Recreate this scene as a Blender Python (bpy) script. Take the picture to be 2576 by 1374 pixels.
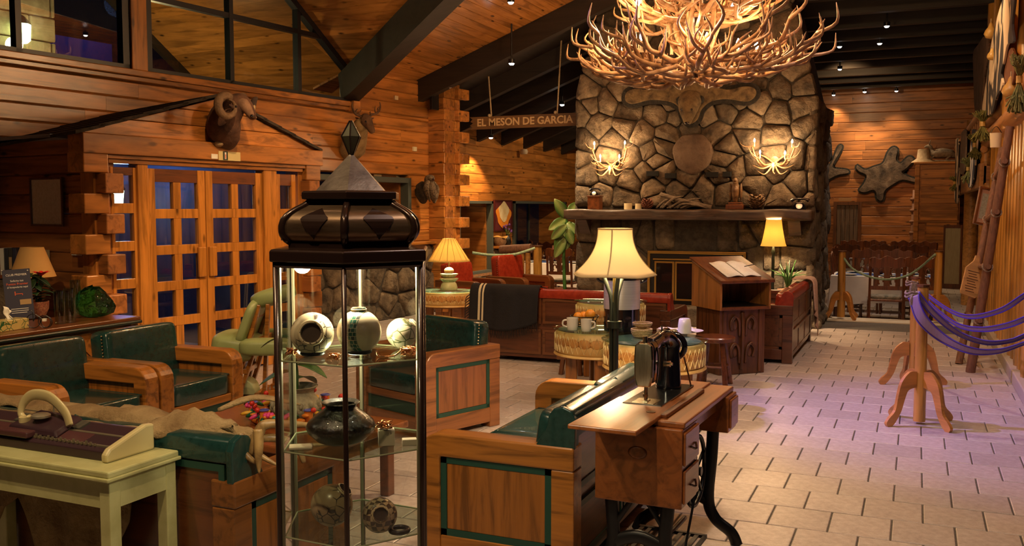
import bpy, math, random
from mathutils import Vector, Matrix, Euler
from math import sin, cos, pi, radians as R, sqrt, atan2
random.seed(7)
SC = bpy.context.scene; COL = SC.collection
for o in list(bpy.data.objects): bpy.data.objects.remove(o)
# ---------------------------------------------------------------- camera
F = 2330.0; YAW = R(23.55); PIT = R(4.0); EYE = 1.64
cd = bpy.data.cameras.new('camera'); cd.sensor_width = 36; cd.lens = 36*F/2576; cd.clip_start = .05; cd.clip_end = 200
cam = bpy.data.objects.new('camera', cd); COL.objects.link(cam)
cam.location = (0, 0, EYE); cam.rotation_euler = (pi/2-PIT, 0, YAW); SC.camera = cam
# ---------------------------------------------------------------- world: night
w = bpy.data.worlds.new('night'); SC.world = w; w.use_nodes = True
w.node_tree.nodes['Background'].inputs[0].default_value = (.02, .035, .10, 1)
w.node_tree.nodes['Background'].inputs[1].default_value = .02
SC.view_settings.view_transform = 'Standard'; SC.view_settings.look = 'None'
SC.view_settings.exposure = 0.65; SC.view_settings.gamma = 1; SC.view_settings.use_curve_mapping = False
SC.cycles.max_bounces = 6; SC.cycles.diffuse_bounces = 2; SC.cycles.glossy_bounces = 3; SC.cycles.use_adaptive_sampling = True; SC.cycles.adaptive_threshold = .045
SC.cycles.transparent_max_bounces = 14; SC.cycles.transmission_bounces = 4
SC.cycles.sample_clamp_indirect = 4; SC.cycles.use_denoising = True; SC.cycles.caustics_reflective = False
SC.cycles.caustics_refractive = False
WARM = (1, .60, .27); WARM2 = (1, .70, .38); COOL = (.75, .80, 1)
def light(kind, loc, power, color=WARM, size=.05, target=None, angle=70, blend=.5, name='lamp_light', parent=None):
    l = bpy.data.lights.new(name, kind); l.energy = power; l.color = color
    if kind == 'AREA': l.size = size
    else: l.shadow_soft_size = size
    if kind == 'SPOT': l.spot_size = R(angle); l.spot_blend = blend
    o = bpy.data.objects.new(name, l); COL.objects.link(o); o.location = loc
    if target is not None:
        o.rotation_euler = (Vector(target)-Vector(loc)).to_track_quat('-Z', 'Y').to_euler()
    return o
# ---------------------------------------------------------------- photo pixel -> place
FWD = Vector((-sin(YAW)*cos(PIT), cos(YAW)*cos(PIT), -sin(PIT))); RGT = Vector((cos(YAW), sin(YAW), 0)); UPV = RGT.cross(FWD)
CP = Vector((0, 0, EYE)); HF = Vector((-sin(YAW), cos(YAW), 0))
def ray(x, y): return RGT*((x-1288)/F)+UPV*((687-y)/F)+FWD
def G(x, y, z=0.): r = ray(x, y); return CP+r*((z-EYE)/r.z)
def V(x, y, d): r = ray(x, y); return CP+r*(d/r.dot(HF))
def PN(x, y, n, c): r = ray(x, y); n = Vector((n[0], n[1], 0)); return CP+r*((c-CP.dot(n))/r.dot(n))
def PX(x, y, X): return PN(x, y, (1, 0), X)
def PY(x, y, Y): return PN(x, y, (0, 1), Y)
def proj(p):
    d = Vector(p)-CP; return (1288+F*d.dot(RGT)/d.dot(FWD), 687-F*d.dot(UPV)/d.dot(FWD))
BL = R(7.15); DL = Vector((sin(BL), cos(BL), 0)); NL = Vector((cos(BL), -sin(BL), 0))
def WL(p, t, z=0.): v = NL*p+DL*t; return Vector((v.x, v.y, z))   # left-wall frame: p along its normal, t along the wall
# ---------------------------------------------------------------- mesh builder
class MB:
    def __init__(s): s.v = []; s.f = []
    def add(s, v, f):
        n = len(s.v); s.v += [tuple(p) for p in v]; s.f += [tuple(i+n for i in q) for q in f]; return s
    def box(s, x0, x1, y0, y1, z0, z1, M=None):
        v = [Vector(p) for p in ((x0,y0,z0),(x1,y0,z0),(x1,y1,z0),(x0,y1,z0),(x0,y0,z1),(x1,y0,z1),(x1,y1,z1),(x0,y1,z1))]
        if M: v = [M @ p for p in v]
        return s.add(v, [(0,3,2,1),(4,5,6,7),(0,1,5,4),(1,2,6,5),(2,3,7,6),(3,0,4,7)])
    def cb(s, c, d, rz=0, rx=0, ry=0):
        return s.box(-d[0]/2, d[0]/2, -d[1]/2, d[1]/2, -d[2]/2, d[2]/2, Matrix.Translation(Vector(c)) @ Euler((rx, ry, rz)).to_matrix().to_4x4())
    def prism(s, poly, a, b, M=None, ax='z'):
        def q(p, h): return Vector((p[0], p[1], h)) if ax == 'z' else Vector((p[0], h, p[1])) if ax == 'y' else Vector((h, p[0], p[1]))
        n = len(poly); v = [q(p, a) for p in poly]+[q(p, b) for p in poly]
        if M: v = [M @ p for p in v]
        return s.add(v, [tuple(range(n))[::-1], tuple(range(n, 2*n))]+[(i, (i+1) % n, n+(i+1) % n, n+i) for i in range(n)])
    def tube(s, pts, rad, n=8, caps=True, flat=1.):
        P = [Vector(p) for p in pts]; m = len(P); rad = rad if hasattr(rad, '__len__') else [rad]*m
        T = [(P[min(i+1, m-1)]-P[max(i-1, 0)]).normalized() for i in range(m)]
        u = T[0].cross(Vector((0, 0, 1)))
        if u.length < .05: u = T[0].cross(Vector((1, 0, 0)))
        u.normalize(); v = []
        for i in range(m):
            u = (u-T[i]*u.dot(T[i])).normalized(); w2 = T[i].cross(u); r = rad[i]
            ru, rw = (r if hasattr(r, '__len__') else (r, r*flat))
            v += [P[i]+u*(ru*cos(2*pi*k/n))+w2*(rw*sin(2*pi*k/n)) for k in range(n)]
        f = [(i*n+k, i*n+(k+1) % n, (i+1)*n+(k+1) % n, (i+1)*n+k) for i in range(m-1) for k in range(n)]
        if caps: f += [tuple(range(n))[::-1], tuple((m-1)*n+k for k in range(n))]
        return s.add(v, f)
    def cyl(s, p0, p1, r0, r1=None, n=14): return s.tube([p0, p1], [r0, r0 if r1 is None else r1], n)
    def lathe(s, prof, n=20, c=(0, 0, 0), M=None, wave=None):
        v = []
        for i, (r, z) in enumerate(prof):
            for k in range(n):
                a = 2*pi*k/n; rr = r*(wave(a, i) if wave else 1)
                p = Vector((c[0]+rr*cos(a), c[1]+rr*sin(a), c[2]+z)); v.append(M @ p if M else p)
        m = len(prof)
        f = [(i*n+k, i*n+(k+1) % n, (i+1)*n+(k+1) % n, (i+1)*n+k) for i in range(m-1) for k in range(n)]
        if prof[0][0] > 1e-4: f.append(tuple(range(n))[::-1])
        if prof[-1][0] > 1e-4: f.append(tuple((m-1)*n+k for k in range(n)))
        return s.add(v, f)
    def ball(s, c, r, nu=12, nv=8, M=None):
        r = r if hasattr(r, '__len__') else (r, r, r); v = []; c = Vector(c)
        for j in range(nv+1):
            b = -pi/2+pi*j/nv
            for i in range(nu):
                a = 2*pi*i/nu; p = Vector((r[0]*cos(b)*cos(a), r[1]*cos(b)*sin(a), r[2]*sin(b)))
                v.append(c+(M @ p if M else p))
        return s.add(v, [(j*nu+i, j*nu+(i+1) % nu, (j+1)*nu+(i+1) % nu, (j+1)*nu+i) for j in range(nv) for i in range(nu)])
    def grid(s, fn, nu, nv):
        v = [fn(i/nu, j/nv) for j in range(nv+1) for i in range(nu+1)]
        return s.add(v, [(j*(nu+1)+i, j*(nu+1)+i+1, (j+1)*(nu+1)+i+1, (j+1)*(nu+1)+i) for j in range(nv) for i in range(nu)])
    def sheet(s, fn, nu, nv, th):     # closed thin sheet: a grid with real thickness
        top = [Vector(fn(i/nu, j/nv)) for j in range(nv+1) for i in range(nu+1)]; W = nu+1; N = []
        for j in range(nv+1):
            for i in range(W):
                a = top[j*W+min(i+1, nu)]-top[j*W+max(i-1, 0)]; b = top[min(j+1, nv)*W+i]-top[max(j-1, 0)*W+i]
                c = a.cross(b); N.append(c.normalized() if c.length > 1e-9 else Vector((0, 0, 1)))
        n = len(top); f = []
        for j in range(nv):
            for i in range(nu):
                a = j*W+i; q = (a, a+1, a+W+1, a+W); f += [q, tuple(k+n for k in q[::-1])]
        e = [j*W for j in range(nv+1)]; e = [i for i in range(W)]+[j*W+nu for j in range(1, nv+1)]+[nv*W+i for i in range(nu-1, -1, -1)]+[j*W for j in range(nv-1, 0, -1)]
        f += [(e[k], e[k]+n, e[(k+1) % len(e)]+n, e[(k+1) % len(e)]) for k in range(len(e))]
        return s.add(top+[p-q*th for p, q in zip(top, N)], f)
    def mesh(s, name, mt, smooth=False):
        m = bpy.data.meshes.new(name); m.from_pydata(s.v, [], s.f); m.materials.append(mt)
        if smooth is True: m.polygons.foreach_set('use_smooth', [True]*len(m.polygons))
        elif smooth:
            m.polygons.foreach_set('use_smooth', [True]*len(m.polygons)); m.set_sharp_from_angle(angle=R(smooth))
        m.update(); return m
    def o(s, name, mt, parent=None, smooth=False, bev=0, loc=None, rz=None, sub=0):
        return ob(name, s.mesh(name, mt, smooth), parent, loc, rz, bev, sub)
def ob(name, me, parent=None, loc=None, rz=None, bev=0, sub=0):
    o = bpy.data.objects.new(name, me); COL.objects.link(o)
    if loc is not None: o.location = loc
    if rz is not None: o.rotation_euler.z = rz
    if parent is not None: o.parent = parent
    if bev: b = o.modifiers.new('bevel', 'BEVEL'); b.width = bev; b.segments = 2; b.limit_method = 'ANGLE'; b.angle_limit = R(35)
    if sub: b = o.modifiers.new('subdivision', 'SUBSURF'); b.levels = sub; b.render_levels = sub
    return o
def tag(o, label, cat, group=None, kind=None):
    o['label'] = label; o['category'] = cat
    if group: o['group'] = group
    if kind: o['kind'] = kind
    return o
def T(name, label, cat, loc=(0, 0, 0), rz=0, group=None):
    o = bpy.data.objects.new(name, None); COL.objects.link(o); o.location = loc; o.rotation_euler.z = rz; o.empty_display_size = .1
    return tag(o, label, cat, group)
def S(o): o['kind'] = 'structure'; return o
def kids(o): return [c for c in bpy.data.objects if c.parent == o]
def dup(o, loc, rz=None, label=None, parent=None):
    c = o.copy(); COL.objects.link(c); c.parent = parent
    if loc is not None: c.location = loc
    if rz is not None: c.rotation_euler.z = rz
    if label: c['label'] = label
    for k in kids(o): dup(k, None, None, None, c)
    return c
def arc(pts, n=6):      # Catmull-Rom through points
    P = [Vector(p) for p in pts]; out = []
    for i in range(len(P)-1):
        a, b, c, d = P[max(i-1, 0)], P[i], P[i+1], P[min(i+2, len(P)-1)]
        for k in range(n):
            t = k/n; out.append(.5*((2*b)+(c-a)*t+(2*a-5*b+4*c-d)*t*t+(3*b-a-3*c+d)*t**3))
    return out+[P[-1]]
def lerp(L, n):         # resample a list of radii (numbers or tuples) to n entries
    out = []
    for i in range(n):
        x = i*(len(L)-1)/(n-1); k = min(int(x), len(L)-2); t = x-k; a, b = L[k], L[k+1]
        out.append(tuple(p*(1-t)+q*t for p, q in zip(a, b)) if hasattr(a, '__len__') else a*(1-t)+b*t)
    return out
# ---------------------------------------------------------------- materials
def nt(name):
    m = bpy.data.materials.new(name); m.use_nodes = True; n = m.node_tree.nodes; return m, n, m.node_tree.links, n['Principled BSDF']
def c4(c): return (c[0], c[1], c[2], 1)
def mx(c, k): return tuple(min(1, x*k) for x in c)
def coords(n, l, scale, rnd=True, kind='Object'):
    tc = n.new('ShaderNodeTexCoord'); mp = n.new('ShaderNodeMapping'); mp.inputs['Scale'].default_value = scale
    if rnd:
        oi = n.new('ShaderNodeObjectInfo'); ad = n.new('ShaderNodeVectorMath'); ad.operation = 'MULTIPLY_ADD'
        cx = n.new('ShaderNodeCombineXYZ')
        for i in range(3): l.new(oi.outputs['Random'], cx.inputs[i])
        l.new(cx.outputs[0], ad.inputs[0]); ad.inputs[1].default_value = (37, 23, 31); l.new(tc.outputs[kind], ad.inputs[2])
        l.new(ad.outputs[0], mp.inputs[0])
    else: l.new(tc.outputs[kind], mp.inputs[0])
    return mp.outputs[0]
def noise(n, l, vec, scale, detail=4, rough=.55, dist=0):
    t = n.new('ShaderNodeTexNoise'); t.inputs['Scale'].default_value = scale; t.inputs['Detail'].default_value = detail
    t.inputs['Roughness'].default_value = rough; t.inputs['Distortion'].default_value = dist; l.new(vec, t.inputs['Vector']); return t.outputs['Fac']
def ramp(n, l, fac, stops):
    r = n.new('ShaderNodeValToRGB'); e = r.color_ramp.elements
    while len(e) < len(stops): e.new(.5)
    for k, (p, c) in zip(e, stops): k.position = p; k.color = c4(c) if hasattr(c, '__len__') else (c, c, c, 1)
    l.new(fac, r.inputs[0]); return r.outputs[0]
def mix(n, l, fac, a, b, mode='MIX'):
    x = n.new('ShaderNodeMix'); x.data_type = 'RGBA'; x.blend_type = mode
    for k, s in ((0, fac), (6, a), (7, b)):
        if hasattr(s, 'links'): l.new(s, x.inputs[k])
        else: x.inputs[k].default_value = (c4(s) if hasattr(s, '__len__') else s)
    return x.outputs[2]
def bump(n, l, b, h, strength=.3, dist=.02):
    u = n.new('ShaderNodeBump'); u.inputs['Strength'].default_value = strength; u.inputs['Distance'].default_value = dist
    l.new(h, u.inputs['Height']); l.new(u.outputs[0], b.inputs['Normal'])
def plain(name, c, rough=.5, metal=0, emit=0, ec=None, coat=0, spec=None, trans=0, sss=0):
    m, n, l, b = nt(name); b.inputs['Base Color'].default_value = c4(c); b.inputs['Roughness'].default_value = rough; b.inputs['Metallic'].default_value = metal
    if emit: b.inputs['Emission Color'].default_value = c4(ec or c); b.inputs['Emission Strength'].default_value = emit
    if coat: b.inputs['Coat Weight'].default_value = coat; b.inputs['Coat Roughness'].default_value = .15
    if spec is not None: b.inputs['Specular IOR Level'].default_value = spec
    if trans: b.inputs['Transmission Weight'].default_value = trans
    return m
def wood(name, c, rough=.5, dark=.5, k=1., knots=0., var=.18, coat=0., bmp=.15, axis=0):
    m, n, l, b = nt(name); s = [9*k]*3; s[axis] = .7*k
    v = coords(n, l, s); g = noise(n, l, v, 1.6, 5, .6, .8)
    col = ramp(n, l, g, [(.36, mx(c, dark)), (.5, c), (.66, mx(c, 1.2))])
    oi = n.new('ShaderNodeObjectInfo'); rv = ramp(n, l, oi.outputs['Random'], [(0, 1-var), (1, 1+var*.35)])
    col = mix(n, l, 1, col, rv, 'MULTIPLY')
    if knots:
        s2 = [6.5]*3; s2[axis] = 2.6; v2 = coords(n, l, s2); vo = n.new('ShaderNodeTexVoronoi'); vo.inputs['Scale'].default_value = 1.; l.new(v2, vo.inputs['Vector'])
        kf = ramp(n, l, vo.outputs['Distance'], [(.07, (1,)*3), (.17, (0,)*3)]); col = mix(n, l, kf, col, mx(c, .15))
        st = noise(n, l, coords(n, l, [.9 if i == axis else 3. for i in range(3)]), 1.3, 3); col = mix(n, l, ramp(n, l, st, [(.50, 0.), (.68, knots)]), col, mx(c, .42))
    l.new(col, b.inputs['Base Color']); b.inputs['Roughness'].default_value = rough
    if coat: b.inputs['Coat Weight'].default_value = coat; b.inputs['Coat Roughness'].default_value = .22
    if bmp: bump(n, l, b, g, bmp, .01)
    return m
def mottle(name, c1, c2, scale=8, rough=.8, bmp=.4, bd=.02, rnd=True, c3=None, metal=0, detail=6, var=0, stretch=(1, 1, 1), coat=0):
    m, n, l, b = nt(name); v = coords(n, l, stretch, rnd); g = noise(n, l, v, scale, detail, .6, .3)
    st = [(.32, c1), (.62, c2)]+([(.8, c3)] if c3 else []); col = ramp(n, l, g, st)
    if var:
        oi = n.new('ShaderNodeObjectInfo'); col = mix(n, l, 1, col, ramp(n, l, oi.outputs['Random'], [(0, 1-var), (1, 1+var*.5)]), 'MULTIPLY')
    l.new(col, b.inputs['Base Color']); b.inputs['Roughness'].default_value = rough; b.inputs['Metallic'].default_value = metal
    if coat: b.inputs['Coat Weight'].default_value = coat
    if bmp: bump(n, l, b, noise(n, l, v, scale*2.2, 8, .65), bmp, bd)
    return m
def pane(name, tint=(1, 1, 1), refl=.10, rough=.0):
    m, n, l, b = nt(name); n.remove(b); out = n['Material Output']
    t = n.new('ShaderNodeBsdfTransparent'); t.inputs[0].default_value = c4(tint); g = n.new('ShaderNodeBsdfGlossy'); g.inputs['Roughness'].default_value = rough
    fr = n.new('ShaderNodeLayerWeight'); fr.inputs[0].default_value = .5; pw = n.new('ShaderNodeMath'); pw.operation = 'POWER'; l.new(fr.outputs['Facing'], pw.inputs[0]); pw.inputs[1].default_value = 5
    a = n.new('ShaderNodeMath'); a.operation = 'MULTIPLY_ADD'; a.use_clamp = True; l.new(pw.outputs[0], a.inputs[0]); a.inputs[1].default_value = .75; a.inputs[2].default_value = refl
    x = n.new('ShaderNodeMixShader'); l.new(a.outputs[0], x.inputs[0]); l.new(t.outputs[0], x.inputs[1]); l.new(g.outputs[0], x.inputs[2]); l.new(x.outputs[0], out.inputs[0]); return m
def shade(name, c, rough=.8, trans=.55, emit=0., weave=0):
    m, n, l, b = nt(name); out = n['Material Output']; b.inputs['Base Color'].default_value = c4(c); b.inputs['Roughness'].default_value = rough
    b.inputs['Emission Color'].default_value = c4(c); b.inputs['Emission Strength'].default_value = emit
    t = n.new('ShaderNodeBsdfTranslucent'); t.inputs[0].default_value = c4(c); x = n.new('ShaderNodeMixShader'); x.inputs[0].default_value = trans
    l.new(b.outputs[0], x.inputs[1]); l.new(t.outputs[0], x.inputs[2]); l.new(x.outputs[0], out.inputs[0]); return m
def glow(name, c, s):
    return plain(name, c, .5, 0, s, c)
def ax(mat, a0, a1):     # the same wood with its grain turned to another axis
    k = '%s_%s' % (mat.name, 'xyz'[a1])
    if k in bpy.data.materials: return bpy.data.materials[k]
    m = mat.copy(); m.name = k
    for q in m.node_tree.nodes:
        if q.type == 'MAPPING': s = q.inputs['Scale'].default_value; s[a0], s[a1] = s[a1], s[a0]
    return m
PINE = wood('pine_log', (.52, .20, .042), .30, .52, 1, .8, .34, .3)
PINED = wood('pine_log_dim', (.40, .145, .038), .45, .52, 1, .8, .34, .1)  # dimmer copy of the pine log, shade put into its colour
PLANK = wood('pine_plank', (.48, .19, .042), .26, .58, .8, .5, .34, .4, axis=1)
DOORW = wood('door_wood', (.54, .215, .035), .26, .62, 1.2, .3, .12, .4, axis=2)
BEAM = wood('dark_beam', (.022, .014, .010), .6, .6, 1, 0, .2, 0)
DARKC = wood('dark_ceiling', (.022, .014, .012), .6, .6, .8, 0, .2, 0, axis=1)  # dark stained boards; the missing light is put into the colour too
WALN = wood('sofa_wood', (.13, .042, .012), .30, .5, 1.3, 0, .15, .4)
HONEY = wood('honey_wood', (.35, .13, .022), .30, .48, 1.3, 0, .15, .4)
HONEYZ = wood('honey_wood_upright', (.30, .105, .018), .30, .5, 1.3, 0, .2, .4, axis=2)
REDW = wood('red_wood', (.145, .042, .012), .30, .55, 1.3, 0, .15, .4, axis=1)
CARVE = wood('carved_wood', (.13, .045, .016), .38, .5, 1.5, 0, .15, .25, axis=2)
GRNL = mottle('green_leather', (.007, .030, .027), (.013, .046, .041), 30, .24, .05, .004, coat=.5)
GRNP = plain('green_paint', (.012, .055, .04), .4)
REDL = mottle('red_leather', (.20, .018, .008), (.28, .030, .012), 20, .25, .05, .004)
BLACK = plain('black_iron', (.012, .011, .012), .35, .3)
BLKG = plain('black_gloss', (.008, .007, .010), .08, 0, coat=.6)
STEEL = mottle('brushed_steel', (.62, .61, .59), (.74, .73, .71), 2, .34, 0, metal=.55, stretch=(1, 1, 60))
BRASS = plain('brass', (.55, .36, .10), .3, 1)
BRONZ = mottle('bronze', (.20, .12, .072), (.40, .27, .17), 4, .33, .04, metal=.85, stretch=(1, 1, 9))
BRONZD = plain('bronze_dark', (.050, .026, .020), .25, .5, coat=.3)
GLASS = pane('glass', (.97, .985, .98), .07)
GLASSG = pane('glass_green_tint', (.80, .93, .88), .09)
GLASSN = pane('window_glass', (.85, .88, .9), .10)
BONE = mottle('antler_bone', (.17, .075, .03), (.46, .255, .12), 7, .42, .15, .006, c3=(.62, .40, .23), var=.3)
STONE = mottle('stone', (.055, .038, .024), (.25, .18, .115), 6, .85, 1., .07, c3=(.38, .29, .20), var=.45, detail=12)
STONED = mottle('stone_dark', (.045, .032, .021), (.17, .125, .08), 6, .85, 1., .06, var=.4, detail=12)  # darker tone of the same stone
MORT = mottle('mortar', (.035, .028, .022), (.075, .06, .045), 12, .95, .8, .02)
IVORY = plain('ivory', (.80, .72, .48), .35)
WHITE = plain('white_china', (.82, .78, .68), .18, coat=.3)
PAPER = mottle('paper', (.74, .71, .63), (.84, .81, .73), 50, .9, 0)
BULB = glow('bulb_glow', (1, .74, .42), 90)
# ================================================================ STRUCTURE
def seg(t0, t1, holes):
    iv = [(t0, t1)]
    for a, b in holes:
        nv = []
        for p, q in iv:
            if b <= p or a >= q: nv.append((p, q)); continue
            if a > p: nv.append((p, a))
            if b < q: nv.append((b, q))
        iv = nv
    return [(p, q) for p, q in iv if q-p > .03]
def logwall(par, O, dv, nv, t0, t1, z0, z1, h, th, mt, holes=(), lim=None, split=(1.6, 3.8), ext=None, name='log'):
    dv = Vector((dv[0], dv[1], 0)); rz = atan2(dv.y, dv.x); side = -1 if Vector((-dv.y, dv.x, 0)).dot(Vector((nv[0], nv[1], 0))) > 0 else 1
    z = z0; i = 0; g = .012
    while z < z1-.02:
        hh = min(h, z1-z); zc = z+hh/2
        a, b = (t0, t1) if not lim else lim(zc, t0, t1)
        if ext: a, b = ext(i, a, b)
        for p, q in seg(a, b, [(x0, x1) for x0, x1, y0, y1 in holes if y0 < zc < y1]):
            c = p
            while c < q-.01:
                e = min(q, c+random.uniform(*split)); e = q if q-e < .5 else e
                L = e-c-.002; k = hh/2-.001; f = min(g, hh*.2)
                pr = [(0, -k+f), (0, k-f), (f, k), (th, k), (th, -k), (f, -k)]
                m = MB(); m.prism([(y*side, zz) for y, zz in pr], 0, L, ax='x')
                P = Vector(O)+dv*(c+.001); m.o(name, mt, par, loc=(P.x, P.y, zc), rz=rz); c = e
        z += hh; i += 1
# ---- floor: tiles 0.2985 x 0.3375 in running bond
TM, n, l, b = nt('floor_tile'); v = coords(n, l, (1, 1, 1), False); g = noise(n, l, v, 22, 6, .65)
col = ramp(n, l, g, [(.3, (.37, .30, .27)), (.6, (.53, .455, .42)), (.8, (.60, .53, .49))])
g2 = noise(n, l, v, 160, 2); col = mix(n, l, ramp(n, l, g2, [(.28, .5), (.42, 0.)]), col, (.24, .18, .14))
oi = n.new('ShaderNodeObjectInfo'); col = mix(n, l, 1, col, ramp(n, l, oi.outputs['Random'], [(0, .84), (1, 1.04)]), 'MULTIPLY')
l.new(col, b.inputs['Base Color']); b.inputs['Roughness'].default_value = .36; bump(n, l, b, g, .12, .01)
GROUT = mottle('grout', (.085, .075, .065), (.14, .12, .10), 40, .95, .2)
fl = S(MB().box(-9, 3, -2, 14.62, -.06, -.007).o('floor', GROUT)); tag(fl, 'pale beige stone tile floor in running bond', 'floor')
flo = S(MB().box(-9, 4, 14.3, 25.6, -.26, -.207).o('floor_lower', GROUT)); tag(flo, 'lower tiled floor of the dining room', 'floor')
TX, TY = .2985, .3375; gx = .0045
def tilebox(m, x, y, z, j=0):
    m.prism([(x+gx, y+gx), (x+TX-gx, y+gx), (x+TX-gx, y+TY-gx), (x+gx, y+TY-gx)], z-.02, z-.003)
    i = .004; a = len(m.v)
    m.add([(x+gx+i, y+gx+i, z), (x+TX-gx-i, y+gx+i, z), (x+TX-gx-i, y+TY-gx-i, z), (x+gx+i, y+TY-gx-i, z)], [(0, 1, 2, 3)])
    b0 = a-4; m.f += [(b0+k, b0+(k+1) % 4, a+(k+1) % 4, a+k) for k in range(4)]
tiles = []
for r in range(-25, 21):
    y0 = 6.545+TY*(r-1)
    if y0 > 14.15 or y0 < -1.5: continue
    for c in range(-28, 10):
        x0 = -.968+TX*c+(TX/2 if r % 2 else 0)
        if x0 < -8.8 or x0 > 2.6: continue
        px, py = proj((x0+TX/2, y0+TY/2, 0)) if y0 > .5 else (-9e3, 0)
        vis = (1640 < px < 2640 and py < 1400 and x0 < 1.0) or (1225 < px < 1345 and 890 < py < 1100)
        if 1640 < px < 1800 and py > 1000: vis = vis and px > 1700
        tiles.append((not vis, (x0+.15)**2+(y0+.17)**2, x0, y0))
tiles.sort(); me = None; rest = MB(); tm = MB(); tilebox(tm, -TX/2, -TY/2, 0); me = tm.mesh('tile', TM)
for i, (h, d, x, y) in enumerate(tiles):
    if i < 300: ob('tile', me, fl, (x+TX/2, y+TY/2, random.uniform(-.0008, .0008)))
    else: tilebox(rest, x, y, 0)
o = rest.o('tile_field', TM, fl); o['kind'] = 'stuff'
rest = MB()
for r in range(33):
    for c in range(-26, 10): tilebox(rest, -.968+TX*c+(TX/2 if r % 2 else 0), 14.42+TY*r, -.2)
o = rest.o('tile_field', TM, flo); o['kind'] = 'stuff'
st = S(MB().box(-1.32, .93, 14.24, 14.66, -.22, .012).o('trim_1', plain('step_edge', (.62, .53, .40), .5), bev=.008)); tag(st, 'pale step edge dropping into the dining room', 'step')
# ---- left wall (logs) in the left-wall frame
OL = WL(-8.6, 0)
wl = S(MB().add([WL(-8.86, 2, 2.3), WL(-8.86, 9.2, 2.3), WL(-8.86, 9.2, 3.1), WL(-8.86, 2, 3.1)], [(0, 1, 2, 3)]).o('wall_left', PINED)); tag(wl, 'orange pine log wall with high gable windows', 'wall')
zroof = lambda X: 3.36+.384*(X+7.73) if X < -3.5 else 4.984
logwall(wl, OL, DL, NL, 2.2, 11.93, 1.13, 3.04, .1685, .24, PINE, holes=[(9.25, 11.40, 1.0, 2.08), (4.9, 7.7, 0, 2.25)])
logwall(wl, OL, DL, NL, 10.12, 11.93, 3.04, 3.60, .1685, .24, PINE)
# sill beam and posts of the gable window
def lbox(m, t0, t1, p0, p1, z0, z1):
    M = Matrix(((NL.x, DL.x, 0, 0), (NL.y, DL.y, 0, 0), (0, 0, 1, 0), (0, 0, 0, 1))); return m.box(p0, p1, t0, t1, z0, z1, M)
ML = Matrix(((NL.x, DL.x, 0, 0), (NL.y, DL.y, 0, 0), (0, 0, 1, 0), (0, 0, 0, 1)))   # local (p,t,z)
lbox(MB(), 2.2, 10.1, -8.64, -8.5, 3.04, 3.11).o('sill', ax(PINE, 0, 1), wl, bev=.01)
lbox(MB(), 2.2, 10.1, -8.62, -8.53, 2.99, 3.04).o('sill_moulding', ax(HONEY, 0, 1), wl, bev=.008)
lbox(MB(), 6.50, 6.70, -8.72, -8.54, 3.11, 5.9).o('window_post', ax(PINE, 0, 2), wl, bev=.01)
FRM = plain('window_frame_dark', (.018, .017, .022), .4)
zg = lambda t: 3.515+.718*(10.107-t)
for k, (ta, tb, mul) in enumerate([(6.70, 10.12, (7.91, 9.05)), (2.3, 6.50, (5.28,))]):
    wn = bpy.data.objects.new('window_%d' % (k+1), None); COL.objects.link(wn); S(wn)
    tag(wn, ['gable clerestory window beside the valley beam showing the porch ceiling', 'left clerestory window showing the dark night and lit stone pillar'][k], 'window')
    fm = MB(); ztop = (lambda t: zg(t)-.02) if k == 0 else (lambda t: min(zg(2*6.6-t), 5.9))
    fm.prism([(ta, 3.11), (tb, 3.11), (tb, 3.16), (ta, 3.16)], -8.66, -8.57, ML, 'x')
    for t in [ta+.03, tb-.035]+list(mul):
        wv = .03 if t in mul else .05; fm.prism([(t-wv, 3.11), (t+wv, 3.11), (t+wv, min(ztop(t), 5.8)), (t-wv, min(ztop(t), 5.8))], -8.66, -8.57, ML, 'x')
    if k == 0:
        fm.prism([(ta, 3.89), (9.62, 3.89), (9.55, 3.95), (ta, 3.95)], -8.655, -8.575, ML, 'x')
        fm.prism([(tb+.03, zg(tb)-.11), (tb+.03, zg(tb)+.02), (7.0, zg(7.0)+.02), (7.0, zg(7.0)-.11)], -8.66, -8.56, ML, 'x')
    fm.o('window_frame', FRM, wn)
    if k == 0:
        ts = [ta]+list(mul)+[tb]
        for a, b2 in zip(ts, ts[1:]):
            MB().prism([(a, 3.12), (b2, 3.12), (b2, min(3.92, zg(b2))), (a, min(3.92, zg(a)))], -8.622, -8.616, ML, 'x').o('pane', GLASSN, wn)
            if b2 < 10: MB().prism([(a, 3.92), (b2, 3.92), (b2, zg(b2)), (a, zg(a))], -8.622, -8.616, ML, 'x').o('pane', GLASSN, wn)
    else:
        for a, b2 in ((2.3, 5.28), (5.28, 6.5)): MB().prism([(a, 3.12), (b2, 3.12), (b2, 5.2), (a, 4.6 if b2 > 6 else 3.6)], -8.622, -8.616, ML, 'x').o('pane', GLASSN, wn)
# ---- column and stub wall at the end of the left wall
cl = S(MB().prism([(-8.55, 11.95), (-8.3, 11.95), (-8.3, 12.15), (-8.55, 12.15)], 0, 3.2, ML).o('wall_column', PINED)); tag(cl, 'notched log pillar at the end of the left wall', 'pillar')
i = 0; z = .15
while z < 3.62:
    lbox(MB(), 11.92, 12.22, -8.62, -8.31+(.012 if i % 2 else 0), z+.001, z+.1675).o('log', PINE, cl, bev=.008)
    e = .08 if i % 2 else .0
    lbox(MB(), 12.22, 12.36+.03*(i % 2), -8.60, -8.30+e*.9, z+.001, z+.1675).o('log_end', PINE, cl, bev=.008)
    if i % 2: lbox(MB(), 12.30, 12.50, -8.30, -8.21, z+.004, z+.165).o('log_end', PINE, cl, bev=.012)
    z += .1685; i += 1
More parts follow.
